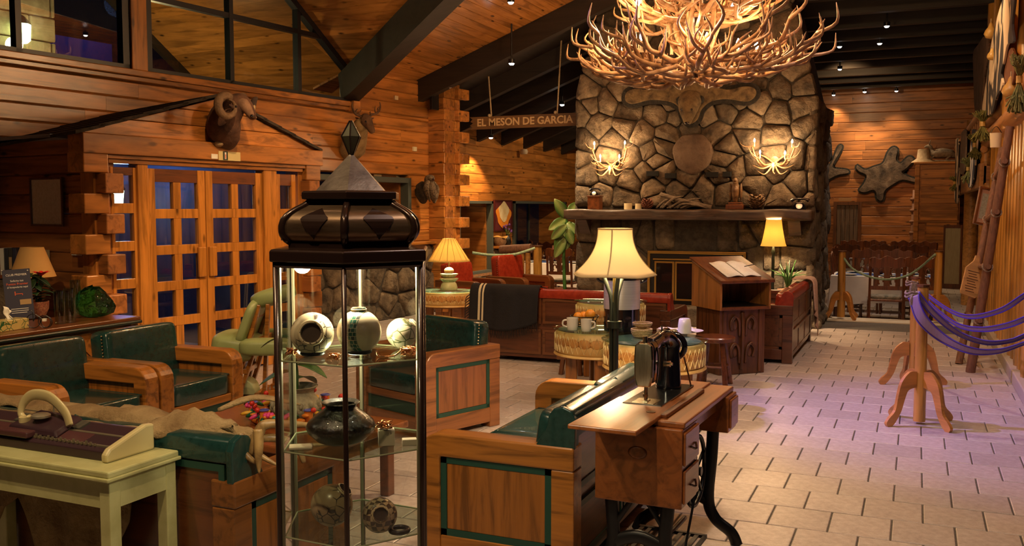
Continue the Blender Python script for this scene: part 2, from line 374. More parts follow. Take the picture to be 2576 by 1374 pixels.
# ---- ceiling: pine slope, flat part, dark dining part with rafters
YB = 12.62
ce = S(MB().add([(-7.9, YB+.05, zroof(-7.9)-.17), (-3.5, YB+.05, 4.814), (1.9, YB+.05, 4.814), (1.9, 25.3, 4.814), (-3.5, 25.3, 4.814), (-7.9, 25.3, zroof(-7.9)-.17)], [(0, 1, 4, 5), (1, 2, 3, 4)]).o('ceiling', DARKC))
tag(ce, 'sloping pine plank ceiling with dark rafters', 'ceiling')
Yv = lambda X: 11.099-.63*(X+7.275)
k = 0; X = -7.86; dx = .1335
while X < -3.5:
    y0 = max(Yv(X+dx/2)-.12, 6.9) if X > -7.3 else 11.0; zz = zroof(X); z2 = zroof(X+dx)
    m = MB(); m.add([(X+.005, 0, zz+.002), (X+dx-.005, 0, z2-.002), (X+dx-.005, YB-y0, z2-.002), (X+.005, YB-y0, zz+.002), (X, 0, zz+.03), (X+dx, 0, z2+.03), (X+dx, YB-y0, z2+.03), (X, YB-y0, zz+.03)],
        [(0, 3, 2, 1), (4, 5, 6, 7), (0, 1, 5, 4), (1, 2, 6, 5), (2, 3, 7, 6), (3, 0, 4, 7)]); m.o('plank', PLANK, ce, loc=(0, y0, 0)); X += dx; k += 1
MB().box(-3.5, 2.0, -2.0, YB, 4.984, 5.04).o('flat_boarding', PLANK, ce)
for i in range(11):
    y = 12.68+1.145*i if i else 12.70; dep = .45 if i else .33
    m = MB(); m.prism([(-7.9, zroof(-7.9)-dep), (-3.5, 4.984-dep), (-3.5, 5.0), (-7.9, zroof(-7.9))], y-.07, y+.07, ax='y')
    m.box(-3.5, 1.9, y-.07, y+.07, 4.984-dep, 5.0); m.o('rafter', BEAM, ce)
# cross gable over the entrance: planks run out through the window as the porch soffit
dv_ = .115; v0 = -13*dv_
while v0 < 3.5:
    u1 = min((v0+dv_/2)/.468+.1, 4.6) if v0 > -.01 else -.10; ta, tb = 10.107-v0, 10.107-v0-dv_
    m = MB(); m.add([(p-8.6, t, zz) for p in (-3.0, u1) for t, zz in ((ta-.003, zg(ta)), (tb+.003, zg(tb)), (tb, zg(tb)+.03), (ta, zg(ta)+.03))],
        [(0, 1, 5, 4), (1, 2, 6, 5), (2, 3, 7, 6), (3, 0, 4, 7), (0, 3, 2, 1), (4, 5, 6, 7)])
    m.v = [tuple(ML @ Vector(p)) for p in m.v]; m.o('plank', ax(PLANK, 1, 0), ce); v0 += dv_
m = MB(); m.add([(p-8.6, t, z+.05) for p in (-3.0, 4.6) for t, z in ((6.6, zg(6.6)), (2.6, zg(10.6)))], [(0, 1, 3, 2)]); m.v = [tuple(ML @ Vector(p)) for p in m.v]; m.o('far_slope', BEAM, ce)  # shade of this soffit slope put into a plain dark surface
# valley beam between the two slopes
va = WL(-8.55, 10.03, 3.34); vd = (WL(-8.6+4.3, 10.107-4.3*.468, 3.534+4.3*.336)-WL(-8.6, 10.107, 3.52)).normalized()
def obox(m, a, d, L, wd, hh, up=Vector((0, 0, 1))):
    s = d.cross(up).normalized(); u = s.cross(d).normalized(); vs = [a+d*(L*i)+s*(wd/2*j)+u*(hh/2*k2) for i in (0, 1) for j in (-1, 1) for k2 in (-1, 1)]
    return m.add(vs, [(0, 1, 3, 2), (4, 6, 7, 5), (0, 2, 6, 4), (1, 5, 7, 3), (0, 4, 5, 1), (2, 3, 7, 6)])
obox(MB(), va-vd*.12, vd, 5.2, .24, .40).o('valley_beam', BEAM, ce)
lbox(MB(), 9.96, 10.10, -8.6, -8.44, 2.98, 3.12).o('beam_bracket', ax(PINE, 0, 1), ce, bev=.01)
# edge fascia of the porch roof
m = MB(); m.prism([(10.4, zg(10.4)-.14), (10.4, zg(10.4)+.05), (6.6, zg(6.6)+.05), (6.6, zg(6.6)-.14)], -11.66, -11.58, ML, 'x'); m.o('porch_fascia', BEAM, ce)
# ---- vestibule with the entrance doors
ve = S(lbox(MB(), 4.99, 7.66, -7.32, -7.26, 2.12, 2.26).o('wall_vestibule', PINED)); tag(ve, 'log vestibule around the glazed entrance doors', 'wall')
def gl(zc, a, b):
    if zc < 2.26: return a, b
    k = (zc-2.28)/(2.70-2.28); return 4.86+(6.35-4.86)*k, 7.76-(7.76-6.35)*k
OV = WL(-7.1, 0)
for za, zb in ((2.275, 2.42), (2.42, 2.565), (2.565, 2.70)):
    (a, b2), (c, d) = gl(za+.006, 0, 0), gl(zb, 0, 0); MB().prism([(a, za+.002), (b2, za+.002), (d, zb-.002), (c, zb-.002)], -7.25, -7.1, ML, 'x').o('gable_log', ax(PINE, 0, 1), ve, bev=.006)
lbox(MB(), 4.85, 7.765, -7.24, -7.03, 2.104, 2.272).o('header_beam', ax(PINE, 0, 1), ve, bev=.008)
lbox(MB(), 5.12, 7.50, -7.2, -7.08, 2.03, 2.068).o('door_head', ax(HONEY, 0, 1), ve, bev=.005)
lbox(MB(), 5.10, 7.52, -7.24, -7.06, 2.068, 2.104).o('door_head_trim', ax(HONEY, 0, 1), ve, bev=.005)
lbox(MB(), 5.0, 5.14, -7.30, -7.12, 0, 2.1).o('corner_post', ax(PINE, 0, 2), ve); lbox(MB(), 7.46, 7.60, -7.30, -7.12, 0, 2.1).o('corner_post', ax(PINE, 0, 2), ve)
z = .03; i = 0
while z < 2.08:       # notched corners: front logs and side logs overlap in turn
    if i % 2:
        lbox(MB(), 4.86, 5.10, -7.27, -7.05, z+.002, z+.172).o('log_end', ax(PINE, 0, 1), ve, bev=.01)
        lbox(MB(), 7.52, 7.745, -7.27, -7.05, z+.002, z+.172).o('log_end', ax(PINE, 0, 1), ve, bev=.01)
    else:
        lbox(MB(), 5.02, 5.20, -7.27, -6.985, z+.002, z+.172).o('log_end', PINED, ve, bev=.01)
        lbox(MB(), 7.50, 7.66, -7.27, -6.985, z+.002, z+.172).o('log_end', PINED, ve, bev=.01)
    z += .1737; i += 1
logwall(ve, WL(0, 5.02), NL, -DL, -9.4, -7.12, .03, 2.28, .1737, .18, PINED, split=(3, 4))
# little shingled gable roof of the vestibule
SHG = mottle('dark_shingle', (.018, .014, .012), (.06, .045, .035), 14, .9, .6, .02, stretch=(1, 1, 3))
for side in (0, 1):
    te, tr = ((4.80, 6.35) if side == 0 else (7.78, 6.35)); ze, zr = (2.262 if side == 0 else 2.27), 2.735
    for j in range(7):
        a = j/7; b2 = (j+1.25)/7; t1, t2 = te+(tr-te)*a, te+(tr-te)*min(b2, 1); z1, z2 = ze+(zr-ze)*a+.022, ze+(zr-ze)*min(b2, 1)+.002
        dz = -.10; q = [(-7.05, 0.), (-8.62, dz)]
        m = MB().add([ML @ Vector((p, t, z+d)) for p, d in q for t, z in ((t1, z1-.028), (t1, z1), (t2, z2+.012), (t2, z2-.016))], [(0, 1, 2, 3), (7, 6, 5, 4), (0, 4, 5, 1), (1, 5, 6, 2), (2, 6, 7, 3), (3, 7, 4, 0)]); m.o('shingle_course', SHG, ve)
# doors
OUTD = plain('pane_dark', (.01, .012, .03), .1)
def leaf(name, label, t0, t1, cols, zt=2.0, zb=.02, rows=6, stile=.085, top=.12, kk=1):
    d = bpy.data.objects.new(name, None); COL.objects.link(d); S(d); tag(d, label, 'door'); p0, p1 = -7.17, -7.115
    for a, b2 in ((t0, t0+stile), (t1-stile, t1)): lbox(MB(), a, b2, p0, p1, zb, zt).o('stile', DOORW, d, bev=.004)
    lbox(MB(), t0+stile, t1-stile, p0+.004, p1-.004, zt-top, zt).o('rail', REDW, d, bev=.004)
    wv = (t1-t0-2*stile); pw = (wv-(cols-1)*.085)/cols; pit = .335; ph = .246
    zc = zt-top
    for r in range(rows):
        za, zb2 = max(zc-pit, zb), zc-ph
        if zb2 > zb: lbox(MB(), t0+stile, t1-stile, p0+.003, p1-.003, max(za, zb), zb2).o('rail', DOORW, d, bev=.004)
        for c in range(cols):
            a = t0+stile+c*(pw+.085)
            lbox(MB(), a-.004, a+pw+.004, -7.146, -7.140, max(zc-ph, zb), zc).o('pane', GLASSN, d)
            if c < cols-1: lbox(MB(), a+pw, a+pw+.085, p0+.006, p1-.001, max(zc-ph, zb), zc).o('mullion', DOORW, d)
        zc -= pit
        if zc < zb+.1: break
    return d
dl = leaf('door_1', 'left leaf of the glazed entrance doors with orange wood rails', 5.535, 6.19, 2)
dr = leaf('door_2', 'right leaf of the glazed entrance doors showing the blue porch', 6.20, 6.93, 2)
s1 = leaf('window_3', 'narrow sidelight left of the entrance doors', 5.16, 5.42, 1, stile=.03, top=.07); s1['category'] = 'window'
s2 = leaf('window_4', 'narrow sidelight right of the entrance doors', 7.13, 7.42, 1, stile=.06, top=.12); s2['category'] = 'window'
for d, t in ((dl, 6.125), (dr, 6.255)):
    lbox(MB(), t-.045, t+.045, -7.118, -7.085, .98, 1.27).o('pull_plate', DOORW, d, bev=.01)
for a, b2 in ((5.42, 5.53), (6.935, 7.12)): lbox(MB(), a, b2, -7.22, -7.09, 0, 2.03).o('door_jamb', DOORW, ve, bev=.006)
# ---- window in the left wall beyond the vestibule
wn = bpy.data.objects.new('window_5', None); COL.objects.link(wn); S(wn); tag(wn, 'grey framed window in the log wall behind the display case', 'window')
GREYF = plain('grey_frame', (.07, .085, .075), .5)
for a, b2, z0, z1 in ((9.25, 11.40, 2.02, 2.10), (9.25, 9.33, 1.1, 2.04), (11.32, 11.40, 1.1, 2.04), (9.25, 11.4, 1.07, 1.14)): lbox(MB(), a, b2, -8.70, -8.55, z0, z1).o('window_frame', GREYF, wn, bev=.006)
for a, b2 in ((9.3, 9.36), (11.28, 11.34)): lbox(MB(), a, b2, -9.2, -8.70, 1.1, 2.06).o('reveal', PINED, wn)
lbox(MB(), 9.3, 11.34, -9.2, -8.7, 2.03, 2.07).o('reveal', PINED, wn); lbox(MB(), 9.3, 11.34, -9.21, -9.20, 1.1, 2.06).o('pane', GLASSN, wn)
lbox(MB(), 10.72, 11.0, -9.19, -9.17, 1.55, 1.93).o('pinned_notice', PAPER, wn)
# ---- stone footing below the log wall
SB = S(lbox(MB(), 8.0, 12.2, -8.9, -8.56, 0, 1.08).o('wall_footing', MORT)); tag(SB, 'fieldstone footing under the log wall with a wooden ledge', 'wall')
lbox(MB(), 8.0, 12.26, -8.66, -8.46, 1.08, 1.13).o('ledge', ax(HONEY, 0, 1), SB, bev=.01)
# ---- irregular stones: Voronoi cells of hand-placed seeds, each stone its own domed mesh
def clip(poly, nx, ny, c):
    out = []; L = len(poly)
    for i in range(L):
        a, b = poly[i], poly[(i+1) % L]; da = a[0]*nx+a[1]*ny-c; db = b[0]*nx+b[1]*ny-c
        if da <= 0: out.append(a)
        if da*db < 0: t = da/(da-db); out.append((a[0]+(b[0]-a[0])*t, a[1]+(b[1]-a[1])*t))
    return out
def cells(outline, seeds, gap):
    res = []
    for i, s in enumerate(seeds):
        p = list(outline)
        for j, q in enumerate(seeds):
            if j == i: continue
            dx, dy = q[0]-s[0], q[1]-s[1]; L = sqrt(dx*dx+dy*dy)
            if L > 2.2 or L < 1e-6: continue
            nx, ny = dx/L, dy/L; m = ((s[0]+q[0])*nx+(s[1]+q[1])*ny)/2
            p = clip(p, nx, ny, m-gap/2)
            if len(p) < 3: break
        if len(p) >= 3: res.append(p)
    return res
def stone(par, poly, M, mt, d=.07, name='stone'):
    q = []
    L = len(poly)
    for i in range(L):
        a, b = poly[i], poly[(i+1) % L]; k = .11
        q += [(a[0]*(1-k)+b[0]*k, a[1]*(1-k)+b[1]*k), (a[0]*k+b[0]*(1-k), a[1]*k+b[1]*(1-k))]
    cx = sum(p[0] for p in q)/len(q); cy = sum(p[1] for p in q)/len(q)
    if max(abs(p[0]-cx)+abs(p[1]-cy) for p in q) < .03: return
    dd = d*random.uniform(.55, 1.35); n = len(q); v = []
    tx, ty = random.uniform(-.12, .12), random.uniform(-.12, .12)
    for sc, h in ((1, -.03), (.985, dd*.45), (.86, dd*.85), (.5, dd*1.05)):
        for p in q:
            x, y = (p[0]-cx)*sc, (p[1]-cy)*sc; v.append(M @ Vector((cx+x, h+(x*tx+y*ty+random.uniform(-.012, .012) if h > 0 else 0), cy+y)))
    v.append(M @ Vector((cx, dd*1.08, cy))); m = MB()
    m.add(v, [(r*n+k, r*n+(k+1) % n, (r+1)*n+(k+1) % n, (r+1)*n+k) for r in range(3) for k in range(n)]+[(3*n+k, 3*n+(k+1) % n, 4*n) for k in range(n)])
    return m.o(name, mt, par, smooth=50)
# chimney / fireplace
CY = 13.15
FP = S(MB().add([(-4.62, CY, 0), (-1.32, CY, 0), (-1.32, CY, 3.1), (-1.78, CY, 4.98), (-4.2, CY, 4.98), (-4.62, CY, 3.35)]+
    [(-4.62, CY+2.1, 0), (-1.32, CY+2.1, 0), (-1.32, CY+2.1, 3.1), (-1.78, CY+2.1, 4.98), (-4.2, CY+2.1, 4.98), (-4.62, CY+2.1, 3.35)],
    [(0, 5, 4, 3, 2, 1)]+[(i, (i+1) % 6, 6+(i+1) % 6, 6+i) for i in range(6)]+[(6, 7, 8, 9, 10, 11)]).o('wall_chimney', MORT))
tag(FP, 'massive fieldstone fireplace and chimney', 'fireplace')
MF = Matrix(((1, 0, 0, 0), (0, -1, 0, CY), (0, 0, 1, 0), (0, 0, 0, 1)))   # (x, out, z)
sd = [(75,80),(130,30),(220,20),(180,150),(340,75),(520,90),(95,250),(265,232),(325,160),(430,205),(570,200),(545,272),(470,300),(370,335),(508,355),(365,470),(490,505),(700,150),(850,190),(915,60),(1035,125),(1205,80),(1385,150),(1345,45),(925,275),(1030,215),(1190,215),(905,345),(1080,390),(1310,320),(712,310),(685,455),(640,525),(785,520),(905,530),(1080,490),(1320,500),(1425,330),(235,410),(110,430),(70,340),(180,560),(330,575),(95,570),(240,330),(1190,400),(1440,490),(1450,210),(1195,310),(880,440),(545,430),(960,405),(620,100),(1250,560),(1420,590),(520,600),(700,600),(1000,590),(800,100),(440,420),(600,30),(1100,20)]
seeds = []
for x, y in sd: p = PY(1430+x/2.29, 250+y/2.29, CY); seeds.append((p.x, p.z))
for x, y in [(280,800),(460,870),(600,900),(850,930),(1340,930),(1560,860),(1900,980),(2150,880),(2210,1050),(1950,760),(2120,740),(560,780),(300,720),(1100,800),(1350,760),(1700,740),(820,760),(2060,640),(400,620),(560,560)]:
    p = PY(1400+x/3.435, y/3.435, CY)
    if all((p.x-a)**2+(p.z-b)**2 > .03 for a, b in seeds): seeds.append((p.x, p.z))
def fill(x0, x1, z0, z1, dmin, n, S0):
    for _ in range(n):
        p = (random.uniform(x0, x1), random.uniform(z0, z1))
        if all((p[0]-a)**2+(p[1]-b)**2 > dmin**2 for a, b in S0): S0.append(p)
fill(-4.2, -1.75, 3.45, 4.9, .34, 500, seeds)
outl = [(-4.68, 1.66), (-1.27, 1.66), (-1.24, 3.1), (-1.72, 4.98), (-4.25, 4.98), (-4.68, 3.35)]
HOLE = [PY(1430+x/2.29, 250+y/2.29, CY) for x, y in ((498, 430), (600, 442), (838, 435), (922, 433))]
for i, p in enumerate(cells(outl, seeds, .011)): stone(FP, p, MF, STONE, .085)
SLOT = plain('slot_shade', (.002, .002, .002), .9)  # black boxes stand for the shade inside the vent slots
for h, wd in zip(HOLE, (.17, .15, .17, .11)): MB().box(h.x-wd/2, h.x+wd/2, CY-.15, CY-.02, h.z-.035, h.z+.035).o('vent_slot', SLOT, FP)
low = []
for k in range(6): low.append((-3.62+.3*k, 1.22))
for x in (-4.45, -4.1, -3.85, -1.55, -1.8): low += [(x, .2), (x+.03, .6), (x-.02, .95), (x, 1.3)]
low += [(-2.0, 1.3), (-2.05, .95)]
for p in cells([(-4.66, 0), (-1.28, 0), (-1.28, 1.5), (-4.66, 1.5)], low, .02):
    cx = sum(a for a, b in p)/len(p); cz = sum(b for a, b in p)/len(p)
    if -3.6 < cx < -2.2 and cz < 1.0: continue
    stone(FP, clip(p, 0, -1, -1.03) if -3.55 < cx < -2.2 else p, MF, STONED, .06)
# right face
MR = Matrix(((0, 1, 0, -1.32), (1, 0, 0, CY), (0, 0, 1, 0), (0, 0, 0, 1)))
rs = []; fill(0.0, 2.1, 0, 3.2, .30, 500, rs)
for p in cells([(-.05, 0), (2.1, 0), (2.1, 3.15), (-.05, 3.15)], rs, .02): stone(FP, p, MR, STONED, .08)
# rubble at the right foot
for k in range(9):
    c = (-1.27+random.uniform(0, .06), CY+.05+.2*k, .04+random.uniform(0, .08)); m = MB(); m.ball(c, (random.uniform(.06, .09), .10, random.uniform(.06, .10)), 9, 6); m.o('stone', STONED, FP, smooth=True)
# left face (towards the dining room)
MLf = Matrix(((0, -1, 0, -4.62), (1, 0, 0, CY), (0, 0, 1, 0), (0, 0, 0, 1)))
ls = []; fill(0, 2.1, 0, 3.3, .36, 300, ls)
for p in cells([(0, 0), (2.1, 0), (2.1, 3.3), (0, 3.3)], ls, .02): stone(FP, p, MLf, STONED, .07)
# footing stones of the left wall
MS = Matrix(((DL.x, NL.x, 0, (NL*-8.56).x), (DL.y, NL.y, 0, (NL*-8.56).y), (0, 0, 1, 0), (0, 0, 0, 1)))
fs = []; fill(8.0, 12.2, 0, 1.08, .27, 500, fs)
for p in cells([(8, 0), (12.2, 0), (12.2, 1.07), (8, 1.07)], fs, .03): stone(SB, p, MS, STONE, .06)
# mantel shelf, firebox
MANT = wood('mantel_wood', (.075, .045, .03), .45, .5, 1.2, 0, .1, .1)
def wavy(u, v): return Vector((-4.72+3.46*u, CY-.42+.02*sin(u*40)*sin(u*7+1), 1.49+.13*v+.01*sin(u*23)))
mt_ = T('mantel_shelf', 'dark carved wooden mantel shelf across the stone fireplace', 'mantel')
MB().box(-4.72, -1.26, CY-.40, CY-.02, 1.475, 1.62).o('shelf', MANT, mt_, bev=.03)
MB().sheet(wavy, 60, 4, -.03).o('carved_front', MANT, mt_, smooth=True)
for x in (-4.5, -1.5): MB().prism([(CY-.3, 1.47), (CY-.02, 1.47), (CY-.02, 1.2)], x-.08, x+.08, ax='x').o('corbel', MANT, mt_)
fb = T('fireplace_insert', 'black fireplace insert with brass framed glass doors', 'fireplace insert', (-2.85, CY-.02, 0))
MB().box(-.70, .70, -.06, .3, .26, 1.03).o('surround', BLACK, fb, bev=.01)
for x0, x1, z0, z1 in ((-.70, .70, .99, 1.03), (-.70, -.66, .28, 1.0), (.66, .70, .28, 1.0), (-.62, .62, .90, .92)): MB().box(x0, x1, -.085, -.055, z0, z1).o('brass_trim', BRASS, fb, bev=.004)
for k in range(4):
    x = -.60+.3*k; d = MB()
    for a, b2, z0, z1 in ((x+.005, x+.03, .32, .88), (x+.265, x+.295, .32, .88), (x+.03, x+.265, .32, .345), (x+.03, x+.265, .855, .88)): d.box(a, b2, -.08, -.06, z0, z1)
    d = d.o('door_frame', BRASS, fb); MB().box(x+.03, x+.265, -.072, -.068, .345, .855).o('door_pane', plain('smoked_glass', (.01, .008, .008), .05), d)
MB().box(-.9, .9, -.45, 0, .0, .26).o('hearth', STONED, fb, bev=.02)
# ---- dining room walls
wd_ = S(MB().box(-8.1, -7.98, 12.4, 25.3, 1.9, 3.3).o('wall_dining', PINED)); tag(wd_, 'dining room log wall with framed windows', 'wall')
OD = (-7.73, 0, 0)
wins = [(15.2, 16.70, .38, 1.78), (17.75, 20.9, .25, 1.79)]
logwall(wd_, OD, (0, 1), (1, 0), 12.6, 25.1, -.2, 3.36, .178, .24, PINE, holes=wins)
for k, (a, b2, z0, z1) in enumerate(wins):
    wn = bpy.data.objects.new('window_%d' % (6+k), None); COL.objects.link(wn); S(wn); tag(wn, ['dark framed window with deep wooden reveal beside the painting', 'wide dark window behind the dining chairs'][k], 'window')
    for y0, y1, za, zb in ((a, b2, z1-.05, z1), (a, a+.06, z0, z1), (b2-.06, b2, z0, z1), (a, b2, z0, z0+.05)): MB().box(-7.80, -7.68, y0, y1, za, zb).o('window_frame', GREYF, wn)
    MB().box(-8.35, -7.8, b2-.12, b2-.06, z0, z1-.05).o('reveal', PINE, wn); MB().box(-8.35, -7.8, a+.06, a+.12, z0, z1-.05).o('reveal', PINE, wn)
    MB().box(-8.36, -8.35, a, b2, z0, z1).o('pane', GLASSN, wn)
    for q in range(1, 4): yy = a+(b2-a)*q/4; MB().box(-8.35, -8.32, yy-.02, yy+.02, z0, z1).o('mullion', GREYF, wn)
    MB().box(-8.35, -7.66, a, b2, z0-.05, z0).o('window_sill', HONEY, wn)
MDf = Matrix(((0, 1, 0, -7.70), (1, 0, 0, 0), (0, 0, 1, 0), (0, 0, 0, 1)))
fs = []; fill(16.7, 21, -.2, .9, .3, 300, fs)
for p in cells([(16.72, -.2), (17.7, -.2), (17.7, .82), (16.72, .82)], [s for s in fs if s[0] < 18.2], .03): stone(wd_, p, MDf, STONE, .05)
ds = []; fill(14, 16.7, -.2, .36, .3, 300, ds)
for p in cells([(14, -.2), (16.72, -.2), (16.72, .34), (14, .34)], ds, .03): stone(wd_, p, MDf, STONE, .05)
MB().box(-7.7, -7.5, 16.7, 17.75, .84, .89).o('ledge', HONEY, wd_, bev=.01)
# back wall
wb = S(MB().box(-8, 2.2, 25.24, 25.34, -.2, 5.0).o('wall_back', PINED)); tag(wb, 'far dining room wall of horizontal pine boards', 'wall')
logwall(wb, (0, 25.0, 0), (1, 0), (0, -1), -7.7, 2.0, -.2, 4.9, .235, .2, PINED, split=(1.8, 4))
PXB = lambda x, y: PY(x, y, 24.98)
# ---- right wall: loft front
wr = S(MB().box(1.05, 1.15, 8.7, 14.6, -.2, 5.0).o('wall_right', PINED)); tag(wr, 'right wall of upright yellow logs under a loft', 'wall')
YLOG = wood('yellow_log', (.52, .245, .05), .26, .6, 1, 0, .22, .4, axis=2); YL2 = wood('loft_log', (.45, .20, .05), .4, .6, 1, 0, .2, .2, axis=1)
y = 9.0; k = 0
while y < 14.6:
    r = .11+.02*((k*7) % 3)/2; m = MB(); m.tube([(0, 0, 0), (0, 0, 2.45)], r, 12); m.o('upright_log', YLOG, wr, smooth=40, loc=(1.03, y, .04)); y += r*1.9; k += 1
MB().box(.86, 1.1, 8.6, 14.9, -.0, .12).o('kerb', plain('kerb_stone', (.40, .33, .26), .7), wr, bev=.01)
# ================================================================ LOUNGE SEATING
def pillow(m, c, h, e=.28, nu=28, nv=16, M=None):
    sg = lambda x, p: (abs(x)**p)*(1 if x >= 0 else -1); v = []; c = Vector(c)
    for j in range(nv+1):
        b = -pi/2+pi*j/nv
        for i in range(nu):
            a = 2*pi*i/nu; p = Vector((h[0]*sg(cos(b), e)*sg(cos(a), e), h[1]*sg(cos(b), e)*sg(sin(a), e), h[2]*sg(sin(b), e))); v.append(c+(M @ p if M else p))
    return m.add(v, [(j*nu+i, j*nu+(i+1) % nu, (j+1)*nu+(i+1) % nu, (j+1)*nu+i) for j in range(nv) for i in range(nu)])
NAIL = plain('nail_brass', (.42, .33, .2), .3, 1)
def lounge(name, label, cat, loc, rz, W, seats=1, D=.75, wd=HONEY, pnl=HONEYZ, lea=GRNL, trim=GRNP, top=.62, bk=.80, cols=1, rows=2, group=None, nails=True, drop=0., back=WALN):
    t = T(name, label, cat, (loc[0], loc[1], 0), rz, group); w = .105; aw = .115; r = .10
    L = [(0, top-drop)]+[(D-r+r*sin(k*pi/10), top-r+r*cos(k*pi/10)) for k in range(6)]+[(D, 0), (D-w, 0), (D-w, top-w), (0, top-w-drop)]
    for x in (0, W-aw):
        MB().prism(L, x, x+aw, ax='x').o('arm', ax(wd, 0, 1), t, bev=.008)
        m = MB().box(x+.005, x+aw-.005, 0, w, 0, top-w); m.box(x+.005, x+aw-.005, w, D-w, .04, .15); m.o('arm_frame', ax(wd, 0, 1), t, bev=.006)
        gm = MB(); out = 1 if x > 0 else -1; xa = (x+.012, x+.03) if x == 0 else (x+aw-.03, x+aw-.012); g = .03
        for y0, y1, z0, z1 in ((w, D-w, top-w-g-drop, top-w+.002), (w, D-w, .15, .15+g), (w, w+g, .15, top-w), (D-w-g, D-w, .15, top-w)): gm.box(xa[0], xa[1], y0, y1, z0, z1)
        gm.o('arm_border', trim, t); MB().box(xa[0]-.0+.003, xa[1]+.0-.003+.004*out, w+g, D-w-g, .15+g, top-w-g).o('arm_panel', pnl, t, bev=.006)
        MB().box(x+.03, x+aw-.03, w, D-w, .15, top-w).o('arm_lining', pnl, t)
    MB().box(aw, W-aw, D-.07, D-.01, .04, .16).o('front_rail', wd, t, bev=.006); MB().box(aw, W-aw, D-.055, D-.03, .16, .27).o('kick_panel', trim, t)
    MB().box(aw, W-aw, D-.075, D-.012, .26, .315).o('seat_rail', wd, t, bev=.006)
    sw = (W-2*aw)/seats
    for k in range(seats):
        m = MB(); pillow(m, (aw+sw*(k+.5), .13+(D-.15)/2, .385), (sw/2-.004, (D-.13)/2, .075), .16); c = m.o('seat_cushion', lea, t, smooth=True)
        MB().tube([(aw+sw*k+.01, .2, .452), (aw+sw*k+.01, D-.03, .452), (aw+sw*(k+1)-.01, D-.03, .452), (aw+sw*(k+1)-.01, .2, .452)], .006, 6).o('piping', lea, c)
    # back: outer framed panels below a leather roll
    zt = top-.01 if nails else bk-.075
    MB().box(.01, W-.01, .02, .085, .05, zt).o('back_board', back, t)
    z0, z1 = .06, zt-.0; g = .028
    pw = (W-.08)/cols; ph = (z1-z0)/rows
    for i in range(cols):
        for j in range(rows):
            a, b2, c, d = .05+pw*i, .05+pw*(i+1)-.02, z0+ph*j+.03, z0+ph*(j+1)-.03; gb = MB()
            for q in ((a, b2, c, c+g), (a, b2, d-g, d), (a, a+g, c+g, d-g), (b2-g, b2, c+g, d-g)): gb.box(q[0], q[1], .004, .03, q[2], q[3])
            gb.o('back_border', trim, t); MB().box(a+g, b2-g, .01, .03, c+g, d-g).o('back_panel', back, t)
    hgt = bk-.40
    for k in range(seats):
        bw = (W-2*.035)/seats if not nails else (W-2*aw+.10)/seats; x0 = (W-bw*seats)/2; m = MB()
        if nails:
            pillow(m, (x0+bw*(k+.5), .135, .40+hgt/2), (bw/2-.003, .085, hgt/2), .2, M=Matrix.Rotation(R(6), 3, 'X')); c = m.o('back_cushion', lea, t, smooth=True)
            for xx in (x0+bw*k, x0+bw*(k+1)):
                m = MB()
                for q in range(15): m.ball((xx, .128-.028*(q/14)+.062, .45+hgt*.8*q/14), .0065, 6, 4)
                m.o('nail_trim', NAIL, c)['kind'] = 'stuff'
        else:
            pillow(m, (x0+bw*(k+.5), .145, .40+hgt*.46), (bw/2-.003, .06, hgt*.46), .2, M=Matrix.Rotation(R(8), 3, 'X')); c = m.o('back_cushion', lea, t, smooth=True)
            m = MB(); xa, xb = x0+bw*k-.004, x0+bw*(k+1)+.004
            pr = [(.0, bk-.10), (-.004, bk-.05), (.012, bk-.015), (.05, bk), (.09, bk-.008), (.112, bk-.035), (.118, bk-.08), (.15, bk-.20), (.17, top-.02), (.09, top-.02), (.085, bk-.10)]
            m.prism(pr, xa, xb, ax='x'); m.o('top_roll', lea, t, smooth=40, bev=.006)
            for xe in ([.004] if k == 0 else [])+([W-.036] if k == seats-1 else []): MB().prism([(-.002, top-.01), (-.006, bk-.05), (.012, bk-.012), (.05, bk+.003), (.092, bk-.006), (.118, bk-.04), (.125, bk-.09), (.18, top-.01)], xe, xe+.032, ax='x').o('end_cap', lea, t, bev=.006)
            MB().tube([(xa+.004, -.001, bk-.05), (xa+.004, .05, bk+.001), (xa+.004, .112, bk-.035)], .006, 6).o('roll_seam', lea, c)
    return t
GS = 'green leather lounge seats with wooden arms'
lounge('armchair', 'green leather armchair with wooden arms nearer the entrance doors', 'armchair', (-5.22, 5.35), -pi/2, .80, group=GS)
lounge('armchair', 'green leather armchair with wooden arms beside the console, at the left edge', 'armchair', (-5.22, 4.53), -pi/2, .80, group=GS)
lounge('armchair', 'green leather armchair seen from its panelled side, right of the display case', 'armchair', (-2.85, 6.32), R(160), .80, wd=wood('chair_red_wood', (.26, .095, .03), .3, .55, 1.3, 0, .1, .4), pnl=wood('chair_red_panel', (.24, .085, .028), .3, .6, 1.3, 0, .1, .4, axis=2), group=GS)
lounge('sofa', 'green leather sofa with its back to the sewing machine table', 'sofa', (-1.31, 3.66), pi/2, 1.52, 2, nails=False, bk=.79, cols=2, group=GS)
lounge('sofa', 'green leather sofa with a hide on its back, behind the pale green table', 'sofa', (-4.02, 2.69), 0, 1.72, 2, nails=False, bk=.785, cols=2, rows=1, wd=wood('sofa_arm_brown', (.20, .070, .015), .32, .5, 1.3, 0, .1, .4), group=GS)
RS = 'red leather seats around the fireplace'
DKW = wood('dark_red_wood', (.10, .03, .012), .32, .5, 1.4, 0, .1, .35); DKP = wood('dark_red_panel', (.13, .045, .016), .35, .5, 1.4, 0, .1, .3)
lounge('sofa', 'dark wood sofa with a red leather top, its panelled back to the drum tables', 'sofa', (-4.32, 9.06), 0, 2.1, 3, nails=False, bk=.79, cols=3, wd=DKW, pnl=DKP, lea=REDL, trim=DKP, back=DKW, group=RS)
